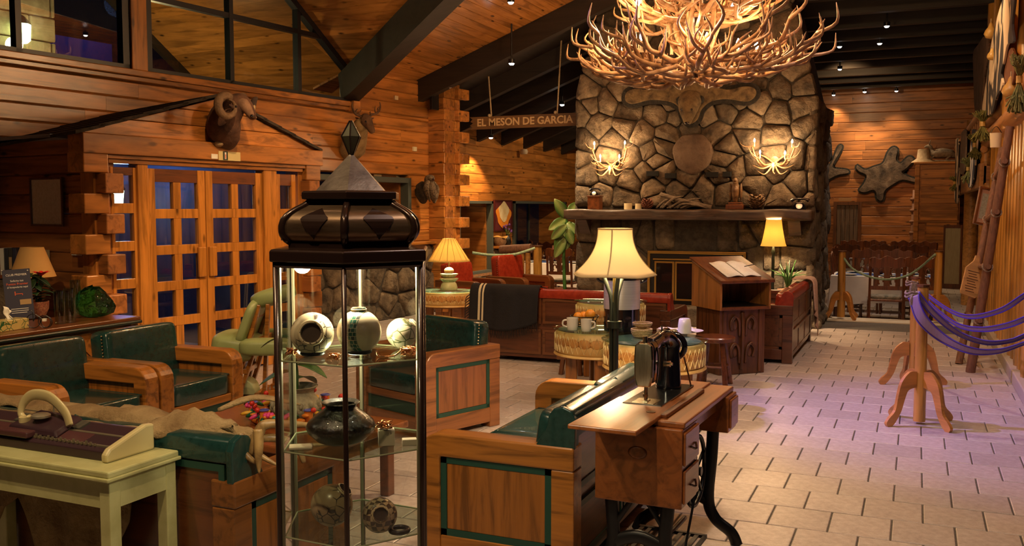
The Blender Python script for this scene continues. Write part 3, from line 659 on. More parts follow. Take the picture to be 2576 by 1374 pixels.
lounge('sofa', 'dark wood sofa with red leather top under the pink shawl, beside the lectern', 'sofa', (-1.16, 10.02), pi/2, 1.95, 2, nails=False, bk=.77, cols=3, wd=DKW, pnl=DKP, lea=REDL, trim=DKP, back=DKP, group=RS)
lounge('armchair', 'red leather armchair left of the black blanket, nearer the lit table lamp', 'armchair', (-6.15, 12.35), R(-100), .72, lea=REDL, wd=WALN, pnl=WALN, trim=WALN, bk=.86, group=RS)
lounge('armchair', 'red leather armchair just above the black blanket by the log railing', 'armchair', (-5.75, 13.35), R(-105), .74, lea=REDL, wd=WALN, pnl=WALN, trim=WALN, bk=.93, group=RS)
# ---- blanket and shawls (real cloth thickness)
def drape(name, label, fn, nu, nv, mt, th=.008): return tag(MB().sheet(fn, nu, nv, th).o(name, mt, None, smooth=True), label, 'blanket')
BM, n, l, b = nt('blanket_black'); tc = n.new('ShaderNodeTexCoord'); sp = n.new('ShaderNodeSeparateXYZ'); l.new(tc.outputs['Object'], sp.inputs[0])
st = ramp(n, l, sp.outputs[0], [(0, (.006, .005, .008)), (.100, (.006, .005, .008)), (.101, (.55, .48, .33)), (.125, (.55, .48, .33)), (.126, (.015, .012, .02)), (.145, (.015, .012, .02)), (.146, (.55, .48, .33)), (.165, (.55, .48, .33)), (.166, (.006, .005, .008))])
st.node.color_ramp.interpolation = 'CONSTANT'; l.new(st, b.inputs['Base Color']); b.inputs['Roughness'].default_value = .95
bump(n, l, b, noise(n, l, coords(n, l, (1, 1, 1), False), 120, 3), .5, .01)
def blf(u, v):
    x = u*.80; s = v*1.0; w = .02*sin(u*14)+.012*sin(u*31+1)
    if s < .28: y, z = .22-s*.55, .80+.012*sin(u*9)-.10*(.28-s)
    elif s < .40: a = (s-.28)/.12*pi/2; y, z = .065-.085*sin(a), .735+.085*cos(a)
    else: y, z = -.02-w*.6-.05*(s-.4), .735-(s-.40)*.62*(.75+.35*sin(u*2.6+.4))
    return Vector((x, y, z))
bo = drape('blanket', 'black woven blanket with cream stripes over the red sofa back', blf, 40, 24, BM); bo.location = (-4.42, 9.03, 0)
m = MB()
for k in range(34):
    u = k/33; p = blf(u, 1); m.tube([p, p+Vector((random.uniform(-.01, .01), -.004, -.035)), p+Vector((random.uniform(-.02, .02), 0, -.08))], [.005, .004, .002], 5)
for k in range(10):
    p = blf(0, .45+.055*k); m.tube([p, p+Vector((-.04, -.01, -.03)), p+Vector((-.06, -.01, -.08))], [.006, .005, .002], 5)
m.o('fringe', BM, bo)
def shf(u, v):
    y = u*.42; s = v; w = .02*sin(u*16)+.01*sin(u*33)
    if s < .25: x, z = -.20+s*.72, .795-.06*(.25-s)
    elif s < .35: a = (s-.25)/.1*pi/2; x, z = -.02+.06*sin(a), .755+.04*cos(a)
    else: x, z = .045+w*.7+.04*(s-.35), .755-(s-.35)*(.52+.55*u**1.5)
    return Vector((x, y, z))
so = drape('shawl', 'pale pink shawl hanging off the dark sofa back', shf, 24, 24, mottle('pink_cloth', (.36, .24, .19), (.46, .31, .25), 60, .95, .4)); so.location = (-1.16, 11.55, 0)
# ---- coffee table with wreath, plant pot
ct = T('coffee_table', 'red brown wooden coffee table holding the candle wreath', 'table', (-3.30, 4.22, 0), R(-6))
MB().box(-.52, .62, -.40, .42, .385, .425).o('tabletop', wood('coffee_top', (.24, .075, .022), .25, .6, 1.2, 0, 0, .5), ct, bev=.008)
MB().box(-.46, .56, -.34, .36, .30, .385).o('apron', HONEY, ct, bev=.005)
for x in (-.46, .50):
    for y in (-.34, .30): MB().box(x, x+.06, y, y+.06, 0, .30).o('leg', REDW, ct, bev=.005)
pc = ct.matrix_basis @ Vector((0, 0, .425)); pc = G(745, 1052, .425)
CLAY = mottle('woven_pot', (.25, .21, .13), (.40, .35, .22), 30, .85, .6, .01)
pp = T('plant_pot', 'round grey green clay pot with a leafy cutting on the coffee table', 'pot', (pc.x, pc.y, .425))
MB().lathe([(.085, 0), (.115, .03), (.122, .065), (.11, .10), (.09, .125), (.088, .14), (.112, .165), (.10, .165), (.078, .14), (.075, .06), (0, .05)], 28).o('pot_body', CLAY, pp, smooth=50)
m = MB()
for k in range(26): a = 2*pi*k/26; m.ball((.118*cos(a), .118*sin(a), .06+.02*(k % 2)), (.012, .012, .02), 6, 5)
m.o('braid', CLAY, pp, smooth=True); LEAFG = mottle('leaf_green', (.02, .07, .012), (.06, .17, .03), 12, .45, .1)
m = MB(); m.tube(arc([(0, 0, .10), (.01, 0, .22), (-.01, .01, .34), (.02, 0, .46)]), [.008]*19, 6); m.o('stem', LEAFG, pp)
def leafsheet(L, wd, droop, fold=.15):
    def f(u, v):
        wv = wd*sin(pi*min(.999, .06+v*.94))**.75; x = (u-.5)*2*wv; return Vector((x, L*v, -droop*v*v+abs(x)*fold))
    return f
def leaf_(par, base, yaw, pitch, L, wd, droop, mt=LEAFG):
    o = MB().sheet(leafsheet(L, wd, droop), 4, 8, .002).o('leaf', mt, par, smooth=True); o.location = base; o.rotation_euler = (pitch, 0, yaw); return o
for k in range(9): leaf_(pp, (.0, 0, .20+.035*k), k*2.4, R(15), .16, .045, .1)
wr_ = T('candle_wreath', 'colourful painted wreath with red beads and small candle cups around the pot', 'wreath', (pc.x, pc.y, .425))
cl_ = {c: plain('wreath_'+c, v, .4) for c, v in dict(orange=(.75, .22, .02), pink=(.75, .06, .25), teal=(.03, .28, .22), green=(.01, .10, .04), yellow=(.75, .40, .03), red=(.62, .03, .015), blue=(.08, .09, .35)).items()}
MB().tube([(.195*cos(2*pi*k/32), .195*sin(2*pi*k/32), .018) for k in range(33)], .018, 8, caps=False).o('ring', cl_['orange'], wr_, smooth=True)
for k in range(54):
    a = 2*pi*k/54+random.uniform(-.05, .05); r = random.uniform(.17, .24); c = ['orange', 'teal', 'pink', 'yellow', 'green', 'orange'][k % 6]; m = MB()
    m.ball((0, 0, 0), (.03, .014, .01), 8, 5); o = m.o('petal', cl_[c], wr_, smooth=True, loc=(r*cos(a), r*sin(a), .03+random.uniform(0, .03))); o.rotation_euler = (random.uniform(-.5, .5), random.uniform(-.5, .5), a+random.uniform(-.8, .8))
for k in range(16):
    a = 2*pi*k/16+.2; r = .19+.04*(k % 3)/2; z = .065+.03*((k*5) % 3)/2; b_ = MB(); b_.ball((r*cos(a), r*sin(a), z), .0125, 10, 7); b_.o('bead', cl_['red'], wr_, smooth=True)
    MB().cyl((r*cos(a)*.97, r*sin(a)*.97, .02), (r*cos(a), r*sin(a), z), .0015, n=5).o('bead_stalk', cl_['green'], wr_)
for k in range(6):
    a = 2*pi*k/6+.4; MB().cyl((.205*cos(a), .205*sin(a), .02), (.205*cos(a), .205*sin(a), .075), .02, n=12).o('candle_cup', cl_['orange'], wr_)
    MB().lathe([(.02, 0), (.026, .004), (.02, .008), (.012, .004)], 14, (.205*cos(a), .205*sin(a), .073)).o('cup_rim', cl_['blue'], wr_)
for k in range(5):
    a = 2*pi*k/5+1.0; m = MB()
    for q in range(6): b_ = 2*pi*q/6; m.ball((.22*cos(a)+.016*cos(b_), .22*sin(a)+.016*sin(b_), .06), .011, 7, 5)
    m.o('flower', cl_['pink'], wr_, smooth=True)
wr_.scale = (1.22,)*3; pp.scale = (1.15,)*3
# ---- old pale green adjustable chair
PGU = mottle('pale_green_vinyl', (.24, .29, .11), (.33, .38, .16), 4, .4, .05); PGB = plain('pale_green_enamel', (.42, .48, .26), .35)
d0 = 7.3; K = d0/F
base = V(640, 900, d0); gc = T('reclining_chair', 'old reclining chair with pale green cushions and wooden slats beside the doors', 'chair', (base.x, base.y, 0), YAW)
def L_(x, y, dy=0.): p = V(x, y, d0); return Vector(((x-640)*K, dy, p.z))
def pad(nm, x, y, sx, sz, dep, rot, dy=0., e=.45): m = MB(); pillow(m, L_(x, y, dy), (sx*K, dep, sz*K), e, M=Matrix.Rotation(rot, 3, 'Y')); return m.o(nm, PGU, gc, smooth=True)
pad('headrest', 692, 745, 54, 22, .17, R(-16), .0, .6); pad('backrest', 637, 808, 13, 62, .24, R(21), .0, .45)
pad('seat_pad', 600, 868, 55, 33, .25, R(8), .0, .5); pad('arm_pad', 690, 861, 62, 20, .11, R(0), -.24, .5); pad('arm_pad', 690, 855, 55, 17, .06, R(0), .3, .5)
for dy in (-.15, .16):
    for a, b2, w in (((668, 762), (595, 1010), .024), ((660, 790), (640, 850), .02), ((655, 870), (605, 1015), .022), ((690, 760), (676, 1000), .022)):
        m = MB(); p, q = L_(*a, dy), L_(*b2, dy); obox(m, p, (q-p).normalized(), (q-p).length, .03, w*2, Vector((0, 1, 0))); m.o('strut', HONEY, gc, bev=.004)
for x, y in ((650, 792), (630, 925), (668, 850), (660, 985)):
    p = L_(x, y); MB().box(p.x-.02, p.x+.02, -.18, .18, p.z-.02, p.z+.02).o('crossbar', HONEY, gc, bev=.004)
m = MB(); p = L_(625, 985); m.prism([(p.x+.085*cos(q*pi/10), p.z+.12*sin(q*pi/10)) for q in range(11)], -.14, .02, ax='y'); m.o('foot_cup', PGB, gc, smooth=40, bev=.006)
p = L_(650, 992, -.1); MB().box(p.x-.13, p.x+.16, -.2, .12, p.z-.015, p.z+.012).o('footboard', HONEY, gc, bev=.003)
for x in (-.28, .22): MB().box(x, x+.05, -.25, .25, 0, .05).o('floor_runner', HONEY, gc, bev=.004)
for x in (600, 676):
    p = L_(x, 1005); MB().box(p.x-.02, p.x+.02, -.16, -.12, .03, p.z+.1).o('strut', HONEY, gc); MB().box(p.x-.02, p.x+.02, .12, .16, .03, p.z+.1).o('strut', HONEY, gc)
# dark stools behind the display case
def stool(label, loc, h=.5, r=.19, mt=CARVE, legs=4):
    t = T('stool', label, 'stool', (loc[0], loc[1], 0), .3, 'small round wooden stools')
    MB().lathe([(r*.95, h-.045), (r, h-.04), (r, h-.01), (r*.95, h)], 24).o('seat', mt, t, smooth=40)
    for k in range(legs):
        a = 2*pi*k/legs+.5; MB().tube([(r*.6*cos(a), r*.6*sin(a), h-.04), (r*.95*cos(a), r*.95*sin(a), 0)], [.022, .026], 8).o('leg', mt, t)
    for k in range(legs): a = 2*pi*k/legs+.5; b2 = a+2*pi/legs; MB().tube([(r*.8*cos(a), r*.8*sin(a), h*.4), (r*.8*cos(b2), r*.8*sin(b2), h*.4)], .012, 6).o('stretcher', mt, t)
    return t
# ================================================================ HEXAGONAL DISPLAY CASE
CC = RGT*-.50+HF*2.90; CR = .25; PH = R(4); d_ = RGT*sin(PH)-HF*cos(PH); A0 = atan2(d_.y, d_.x)
dc = T('display_case', 'tall hexagonal glass display case with a bronze pagoda top', 'display case', (CC.x, CC.y, 0), A0)
hv = lambda r, k: Vector((r*cos(k*pi/3), r*sin(k*pi/3), 0))
def hexl(prof, mt, nm, par=dc, bev=0, smooth=False): return MB().lathe(prof, 6).o(nm, mt, par, bev=bev, smooth=smooth)
hexl([(CR+.01, 0), (CR+.01, .08), (CR, .09), (CR, .16)], BRONZD, 'plinth', bev=.004)
for k in range(6):
    p = hv(CR, k); MB().tube([(p.x, p.y, .15), (p.x, p.y, 1.485)], .0078, 8).o('corner_post', BRONZD, dc, smooth=True)
    q = hv(CR-.012, k); MB().tube([(q.x, q.y, .15), (q.x, q.y, 1.485)], .006, 6).o('post_lining', plain('post_silver', (.30, .27, .17), .35, .4) if k == 0 else bpy.data.materials['post_silver'], dc)
    a, b2 = hv(CR, k), hv(CR, k+1); m = MB(); n_ = (a+b2).normalized()
    for zz in (.165, 1.470): MB().tube([a+Vector((0, 0, zz)), b2+Vector((0, 0, zz))], .008, 6).o('frame_rail', BRONZD, dc)
    m = MB(); e = .002; m.add([a*.985+Vector((0, 0, .17)), b2*.985+Vector((0, 0, .17)), b2*.985+Vector((0, 0, 1.47)), a*.985+Vector((0, 0, 1.47)), a*.985-n_*e+Vector((0, 0, .17)), b2*.985-n_*e+Vector((0, 0, .17)), b2*.985-n_*e+Vector((0, 0, 1.47)), a*.985-n_*e+Vector((0, 0, 1.47))],
        [(0, 1, 2, 3), (7, 6, 5, 4)]); m.o('glass_pane', pane('case_glass', (.985, .99, .985), .045) if k == 0 else bpy.data.materials['case_glass'], dc)
SHZ = (1.183, .905, .640)
SHG_ = pane('shelf_glass', (.82, .90, .84), .10); EDGE = plain('glass_edge', (.38, .40, .24), .25)
for z in SHZ:
    s = MB().lathe([(CR-.018, z-.006), (CR-.018, z)], 6).o('shelf', SHG_, dc)
    m = MB()
    for k in range(6): a, b2 = hv(CR-.016, k), hv(CR-.016, k+1); m.tube([a+Vector((0, 0, z-.003)), b2+Vector((0, 0, z-.003))], .0028, 5)
    m.o('shelf_edge', EDGE, s)
hexl([(CR-.02, .17), (CR-.02, .19)], plain('case_floor', (.30, .27, .2), .5), 'case_floor')
hexl([(CR-.01, 1.472), (CR+.004, 1.478), (CR+.018, 1.482), (CR+.018, 1.512), (CR+.012, 1.518), (.215, 1.522)], BRONZD, 'cornice', bev=.003)
hexl([(.208, 1.516), (.208, 1.536), (.2, 1.538)], BRONZD, 'neck', bev=.002)
def dome_r(z):
    P = [(1.538, .200), (1.548, .215), (1.565, .2255), (1.585, .2265), (1.605, .220), (1.622, .203), (1.636, .178), (1.648, .152), (1.660, .136), (1.668, .130)]
    for (a, r), (b2, s) in zip(P, P[1:]):
        if z <= b2: return r+(s-r)*(z-a)/(b2-a)
    return P[-1][1]
zs = [1.538+.13*k/16 for k in range(17)]
hexl([(dome_r(z), z) for z in zs], BRONZ, 'dome', smooth=30)
for k in range(6):
    m = MB(); m.tube([hv(dome_r(z)+.001, k)+Vector((0, 0, z)) for z in zs], .0115, 6); m.o('dome_rib', BRONZD, dc, smooth=True)
    a = (k+.5)*pi/3; nn = Vector((cos(a), sin(a), 0)); tt = Vector((-sin(a), cos(a), 0))
    def dm(u, v, nn=nn, tt=tt): z = 1.549+.092*v; wv = .052*(v/.68 if v < .68 else (1-v)/.32); return nn*(dome_r(z)*.866+.0035)+tt*((u-.5)*2*wv)+Vector((0, 0, z))
    MB().sheet(dm, 2, 14, .003).o('diamond', BRONZD, dc)
hexl([(.150, 1.652), (.142, 1.656), (.138, 1.666)], plain('collar_black', (.012, .008, .007), .4), 'collar')
hexl([(.135, 1.664), (.164, 1.668), (.164, 1.688), (.157, 1.692), (.12, 1.694)], BRONZD, 'upper_cornice', bev=.002)
PEW = mottle('pewter', (.13, .10, .085), (.27, .22, .18), 9, .30, .05, metal=.9)
hexl([(.122, 1.690), (.008, 1.806), (.006, 1.808)], PEW, 'spire')
fi = MB().lathe([(.004, 1.800), (.0315, 1.862), (.003, 1.910)], 6).o('finial', plain('finial_glass', (.10, .095, .055), .2, .3), dc)
m = MB()
for k in range(6): m.tube([hv(.005, k)+Vector((0, 0, 1.800)), hv(.0325, k)+Vector((0, 0, 1.862)), hv(.004, k)+Vector((0, 0, 1.911))], .0022, 5)
m.o('finial_leading', BRONZD, fi)
MB().lathe([(.05, 1.462), (.06, 1.47), (.05, 1.474)], 20).o('case_lamp', glow('case_lamp_glow', (1, .86, .58), 6), dc)
light('POINT', (CC.x, CC.y, 1.44), 11, (1, .84, .55), .03)
light('POINT', (CC.x, CC.y, 1.15), 2.5, (1, .84, .55), .03)
# ---- pots
def potmat(name, base, line, scale, kind=0, band=None):
    m, n, l, b = nt(name); v = coords(n, l, (1, 1, 1), False); vo = n.new('ShaderNodeTexVoronoi'); vo.feature = 'DISTANCE_TO_EDGE'; vo.inputs['Scale'].default_value = scale; l.new(v, vo.inputs['Vector'])
    if kind == 0:
        f = ramp(n, l, vo.outputs['Distance'], [(.03, 1.), (.06, 0.)]); sp = n.new('ShaderNodeSeparateXYZ'); l.new(v, sp.inputs[0])
        msk = ramp(n, l, noise(n, l, v, 9, 1), [(.42, 0.), (.48, 1.)]); mm = n.new('ShaderNodeMath'); mm.operation = 'MULTIPLY'; l.new(f, mm.inputs[0]); l.new(msk, mm.inputs[1]); col = mix(n, l, mm.outputs[0], base, line)
    elif kind == 1:
        ch = n.new('ShaderNodeTexBrick'); ch.inputs['Scale'].default_value = scale; ch.inputs['Color1'].default_value = c4(line); ch.inputs['Color2'].default_value = (.02, .18, .12, 1); ch.inputs['Mortar'].default_value = c4(base); ch.inputs['Mortar Size'].default_value = .03
        ch.inputs['Brick Width'].default_value = .5; ch.inputs['Row Height'].default_value = .5; mp = n.new('ShaderNodeMapping'); mp.inputs['Rotation'].default_value = (pi/2, 0, 0); l.new(v, mp.inputs[0]); l.new(mp.outputs[0], ch.inputs['Vector'])
        sp = n.new('ShaderNodeSeparateXYZ'); l.new(v, sp.inputs[0]); ad = n.new('ShaderNodeMath'); ad.operation = 'MULTIPLY_ADD'; l.new(sp.outputs[0], ad.inputs[0]); ad.inputs[1].default_value = 1; ad.inputs[2].default_value = .5
        msk = ramp(n, l, ad.outputs[0], [(.503, 0.), (.505, 1.), (.528, 1.), (.530, 0.)]); col = mix(n, l, msk, base, ch.outputs[0])
    else:
        ch = n.new('ShaderNodeTexChecker'); ch.inputs['Scale'].default_value = scale; l.new(v, ch.inputs[0]); ch.inputs[1].default_value = c4(base); ch.inputs[2].default_value = c4(line); col = ch.outputs[0]
    l.new(col, b.inputs['Base Color']); b.inputs['Roughness'].default_value = .28; b.inputs['Coat Weight'].default_value = .3; return m
CREAM = (.72, .60, .40); HOLEM = plain('pot_hollow', (.05, .03, .02), .9)  # dark disc stands for the shade inside a jar's open mouth
def case_pt(x, y, zs, dpt): return None
def roundpot(label, px, z, dep, r, mt, face=None, mouth=.45, stand=True):
    p = V(px, 800, dep); t = T('pottery_jar', label, 'pottery', (p.x, p.y, z), 0, 'pottery in the display case')
    prof = [(r*sin(a), r-r*cos(a)) for a in [pi*k/22 for k in range(2, 18)]]
    rm = r*mouth; zt = 2*r*.93; prof = [(r*sin(pi*k/24)*1.0, r-r*.98*cos(pi*k/24)) for k in range(2, 24) if not (k > 12 and r*sin(pi*k/24) < rm)]
    zt = prof[-1][1]; prof += [(rm, zt+.006), (rm*1.03, zt+.012), (rm*.94, zt+.012), (rm*.86, zt), (rm*1.2, zt-.02), (r*.8, r), (0, r*.5)]
    M = None
    if face is not None: M = Matrix.Translation((0, 0, r)) @ face.to_4x4() @ Matrix.Translation((0, 0, -r))
    MB().lathe(prof, 36, M=M).o('jar_body', mt, t, smooth=50); MB().lathe([(rm*.93, zt+.002), (rm*.5, zt-.012), (0, zt-.016)], 24, M=M).o('hollow', HOLEM, t)
    MB().tube([(M or Matrix.Identity(4)) @ Vector((rm*1.06*cos(2*pi*k/30), rm*1.06*sin(2*pi*k/30), zt+.006)) for k in range(31)], rm*.15, 8, caps=False).o('rim', plain('pot_rim', (.62, .50, .30), .3) if 'pot_rim' not in bpy.data.materials else bpy.data.materials['pot_rim'], t, smooth=50)
    if stand: MB().lathe([(r*.5, 0), (r*.58, .004), (r*.55, .016), (r*.45, .016), (r*.42, 0)], 20).o('ring_stand', BLACK, t, smooth=True)
    return t
toC = lambda ax, el: (Matrix.Rotation(ax, 3, 'Z') @ Matrix.Rotation(el, 3, 'X'))
roundpot('cream painted jar with a dark open mouth facing out, top shelf', 785, SHZ[0]+.006, 2.83, .066, potmat('pot_feather', CREAM, (.05, .035, .03), 38), toC(YAW+R(8), R(80)), .50)
roundpot('round cream jar with a green and black checker band, top shelf', 903, SHZ[0]+.006, 2.86, .069, potmat('pot_checker', CREAM, (.02, .03, .025), 40, 1), Matrix.Rotation(YAW+R(20), 3, 'Z'), .3)
roundpot('small cream jar with brown lines at the back of the top shelf', 1010, SHZ[0]+.002, 2.99, .050, potmat('pot_lines', CREAM, (.12, .13, .05), 30), toC(R(140), R(60)), .4, False)
roundpot('clear wrapped jar with black zigzag paint, bottom shelf left', 828, SHZ[2]+.001, 2.86, .066, potmat('pot_zigzag', (.42, .30, .17), (.03, .02, .015), 34), toC(YAW+R(80), R(40)), .35, False)
roundpot('tan jar with stepped brown squares and a round mouth, bottom shelf right', 950, SHZ[2]+.001, 2.80, .054, potmat('pot_steps', (.62, .46, .28), (.10, .06, .04), 60, 2), toC(YAW+R(12), R(70)), .42, False)
p = V(858, 1090, 2.86); bj = T('pottery_jar', 'wide black etched olla with a flared rim, middle shelf', 'pottery', (p.x, p.y, SHZ[1]), 0, 'pottery in the display case')
BLKP = mottle('black_pottery', (.012, .010, .008), (.035, .028, .020), 90, .16, .35, .003, coat=.4)
MB().lathe([(.045, 0), (.075, .012), (.102, .038), (.109, .055), (.102, .070), (.076, .094), (.053, .110), (.047, .117), (.051, .124), (.060, .130), (.057, .133), (.044, .124), (.044, .11), (.085, .06), (0, .02)], 40).o('jar_body', BLKP, bj, smooth=50)
COP = plain('copper_wire', (.75, .33, .14), .25, 1); CARD = plain('card_cream', (.75, .66, .48), .7)
def bundle(name, label, px, py, z, dep, n_, r, cat):
    p = V(px, py, dep); o = MB()
    for k in range(n_):
        a = random.uniform(0, 6.28); q = [Vector((r*random.uniform(-1, 1), r*random.uniform(-.6, .6), abs(r*random.uniform(0, 1)))) for _ in range(4)]; o.tube(arc(q, 5), .0022, 5)
    m_ = min(v[2] for v in o.v); o.v = [(x, y, z_-m_) for x, y, z_ in o.v]; o = o.o(name, COP, None, smooth=True, loc=(p.x, p.y, z)); return tag(o, label, cat, 'copper wire trinkets in the display case')
bundle('copper_wire_tree', 'tangled copper wire tree at the right end of the top shelf', 1030, 880, SHZ[0], 2.84, 26, .028, 'ornament')
bundle('copper_wire_trinket', 'loose copper wire links between the two top shelf jars', 838, 880, SHZ[0], 2.76, 9, .022, 'ornament')
bundle('copper_wire_trinket', 'small copper wire trinket in the left corner of the top shelf', 735, 880, SHZ[0], 2.86, 9, .02, 'ornament')
bundle('copper_bracelet', 'copper link bracelet on a card, middle shelf', 968, 1105, SHZ[1]+.052, 2.83, 14, .026, 'bracelet')
m = MB(); p = V(985, 880, 2.82); m.tube(arc([(-.045, 0, .02), (-.04, 0, .006), (-.01, -.01, .004), (.012, -.005, .008), (.03, 0, .022)]), .003, 6); tag(m.o('copper_bracelet', COP, None, smooth=True, loc=(p.x, p.y, SHZ[0]), rz=YAW), 'bent copper rod bracelet lying on the top shelf', 'bracelet', 'copper wire trinkets in the display case')
for px, sx, sy, sz, lab, py in ((972, .05, .04, .05, 'clear jewellery box under the copper bracelet, middle shelf', 1120), (1030, .045, .03, .02, 'white price card box at the right of the middle shelf', 1115), (757, .07, .05, .008, 'cream packet lying at the left of the middle shelf', 1140)):
    p = V(px, py, 2.84 if px != 757 else 2.80); tag(MB().box(-sx/2, sx/2, -sy/2, sy/2, 0, sz).o('trinket_box', CARD, None, bev=.002, loc=(p.x, p.y, SHZ[1]), rz=YAW+.2), lab, 'box', 'small boxes in the display case')
p = V(1005, 1345, 2.80); tag(MB().tube([(.027*cos(2*pi*k/24), .027*sin(2*pi*k/24), .008) for k in range(25)], .008, 8, caps=False).o('black_ring', BLACK, None, smooth=True, loc=(p.x, p.y, SHZ[2])), 'black ring stand lying flat on the bottom shelf', 'ring')
# ================================================================ FOREGROUND
PGT = mottle('pale_green_paint', (.42, .40, .17), (.52, .50, .235), 10, .4, .06, .004)
fr_, fl_ = G(272, 1190, .72), G(0, 1147, .72); ang = atan2(fr_.y-fl_.y, fr_.x-fl_.x)
tb = T('side_table', 'pale green painted table under the knitting machine', 'table', (fr_.x, fr_.y, 0), ang)
MB().box(-.96, 0, 0, .335, .695, .72).o('tabletop', PGT, tb, bev=.006); MB().box(-.965, .005, -.008, .343, .683, .697).o('top_moulding', PGT, tb, bev=.004)
for y0, y1 in ((.02, .04), (.30, .32)): MB().box(-.92, -.03, y0, y1, .58, .685).o('apron', PGT, tb)
for x0 in (-.94, -.045): MB().box(x0+.012, x0+.032, .02, .315, .58, .685).o('apron', PGT, tb)
for x in (-.95, -.06):
    for y in (.012, .278): MB().prism([(x, y), (x+.05, y), (x+.05, y+.05), (x, y+.05)], 0, .69).o('leg', PGT, tb, bev=.004)
KPL = plain('machine_plum', (.045, .022, .028), .32); KBR = plain('machine_maroon', (.085, .03, .032), .4); KGR = plain('machine_grey_key', (.075, .068, .05), .5); KCR = plain('machine_cream', (.62, .52, .26), .3, coat=.3); KMT = plain('machine_rail', (.30, .25, .17), .35, .6)
km = T('knitting_machine', 'vintage knitting machine with cream end caps on the pale green table', 'knitting machine', (fr_.x+DL.x*0, fr_.y, .72), ang)
side = [(.10, .0), (.10, .035), (.125, .045), (.27, .085), (.30, .08), (.30, 0)]
MB().prism([(y, z) for y, z in side], -.98, -.125, ax='x').o('bed', KPL, km, bev=.004)
MB().prism([(.082, .0), (.080, .03), (.10, .05), (.27, .103), (.31, .10), (.31, 0)], -.125, -.095, ax='x').o('end_cap', KCR, km, bev=.008)
def slope(y): return .045+(y-.125)*.275
def strip(nm, x0, x1, y0, y1, h, mt): return MB().add([(x0, y0, slope(y0)-.004), (x1, y0, slope(y0)-.004), (x1, y1, slope(y1)-.004), (x0, y1, slope(y1)-.004), (x0, y0, slope(y0)+h), (x1, y0, slope(y0)+h), (x1, y1, slope(y1)+h), (x0, y1, slope(y1)+h)], [(0, 3, 2, 1), (4, 5, 6, 7), (0, 1, 5, 4), (1, 2, 6, 5), (2, 3, 7, 6), (3, 0, 4, 7)]).o(nm, mt, km, bev=.001)
strip('front_panel', -.27, -.13, .13, .19, .004, KPL); strip('front_panel', -.97, -.27, .13, .19, .005, KBR)
strip('rail', -.98, -.125, .19, .20, .007, KMT); strip('rail', -.98, -.125, .122, .129, .006, KMT); strip('rear_panel', -.27, -.13, .205, .262, .003, KPL)
for k in range(3):
    x = -.375-.125*k
    for q in range(5): strip('key', x-.112+.0225*q, x-.112+.0225*q+.021, .207, .262, .009, KGR)
m = MB()
for k in range(26): x = -.2-.022*k; m.box(x, x+.008, .118, .124, .045, .055+.003*(k % 3))
m.o('needle_row', KMT, km)['kind'] = 'stuff'
cx = -.54
ca = MB().add([(cx-.14, .125, .052), (cx+.14, .125, .052), (cx+.12, .27, .094), (cx-.12, .27, .094), (cx-.125, .135, .082), (cx+.12, .135, .075), (cx+.10, .26, .108), (cx-.105, .26, .115)], [(0, 3, 2, 1), (4, 5, 6, 7), (0, 1, 5, 4), (1, 2, 6, 5), (2, 3, 7, 6), (3, 0, 4, 7)]).o('carriage', KPL, km, bev=.006)
MB().box(cx-.17, cx+.02, .09, .14, .045, .07).o('carriage_front', KBR, km, bev=.006)
hp = arc([(cx+.135, .19, .085), (cx+.105, .195, .135), (cx+.02, .2, .185), (cx-.07, .2, .188), (cx-.125, .2, .155), (cx-.14, .195, .11), (cx-.11, .19, .09), (cx-.075, .185, .10)], 6)
MB().tube(hp, lerp([(.008, .026), (.008, .026), (.007, .024), (.007, .022), (.008, .018), (.010, .014), (.012, .013), (.014, .012)], len(hp)), 10).o('carriage_handle', KCR, km, smooth=True)
MB().lathe([(.03, 0), (.036, .004), (.036, .012), (.028, .018), (0, .019)], 24, (cx-.015, .185, .103)).o('dial', plain('dial_silver', (.42, .36, .26), .3, .6), km, smooth=40)
MB().cyl((cx-.085, .17, .08), (cx-.085, .17, .105), .022, n=18).o('knob', KCR, km, smooth=40)
m = MB(); m.tube([(cx-.03, .255, .10), (cx-.03, .26, .14)], .004, 6); m.ball((cx-.03, .26, .145), .008, 8, 6); m.o('tension_post', KMT, km)
# ---- deer hide over the sofa back
FUR = mottle('deer_fur', (.20, .115, .045), (.40, .27, .125), 7, .95, 1., .03, c3=(.52, .39, .22), stretch=(1, 1, 1))
def hid(u, v):       # u along the sofa back, v over the back
    x = -3.95+1.62*u; w = .5+.5*sin(u*9+1); hw = (.10+.08*sin(u*7+.4)**2+.05*sin(u*19))*(1 if u < .8 else max(.16, (1.02-u)/.25)); s = (v-.5)*2*hw
    y = 2.835+s*.62-.02*max(0, u-.8); z = .788+.018*cos(s*8)-(.9*max(0, abs(s)-.09))+.012*sin(u*33)*sin(v*8)+(.02*sin(u*12) if u > .6 else 0)
    return Vector((x, y, max(z, .52)))
dh = T('deer_hide', 'tan deer hide draped along the green sofa back', 'hide', (-.07, -.02, 0)); MB().sheet(hid, 60, 14, .012).o('fur', FUR, dh, smooth=True)
def hid2(u, v):      # hanging tail of the hide behind the table
    x = -3.95+1.30*u; L = (.16+.12*abs(sin(u*5.2+.9))+.10*abs(sin(u*13))) * (1 if .06 < u < .97 else .5)
    return Vector((x, 2.672-.015*sin(u*9)-.03*v+.01*sin(u*40), .80-.06*v-L*1.55*v))
MB().sheet(hid2, 60, 10, -.010).o('hanging_flap', FUR, dh, smooth=True)
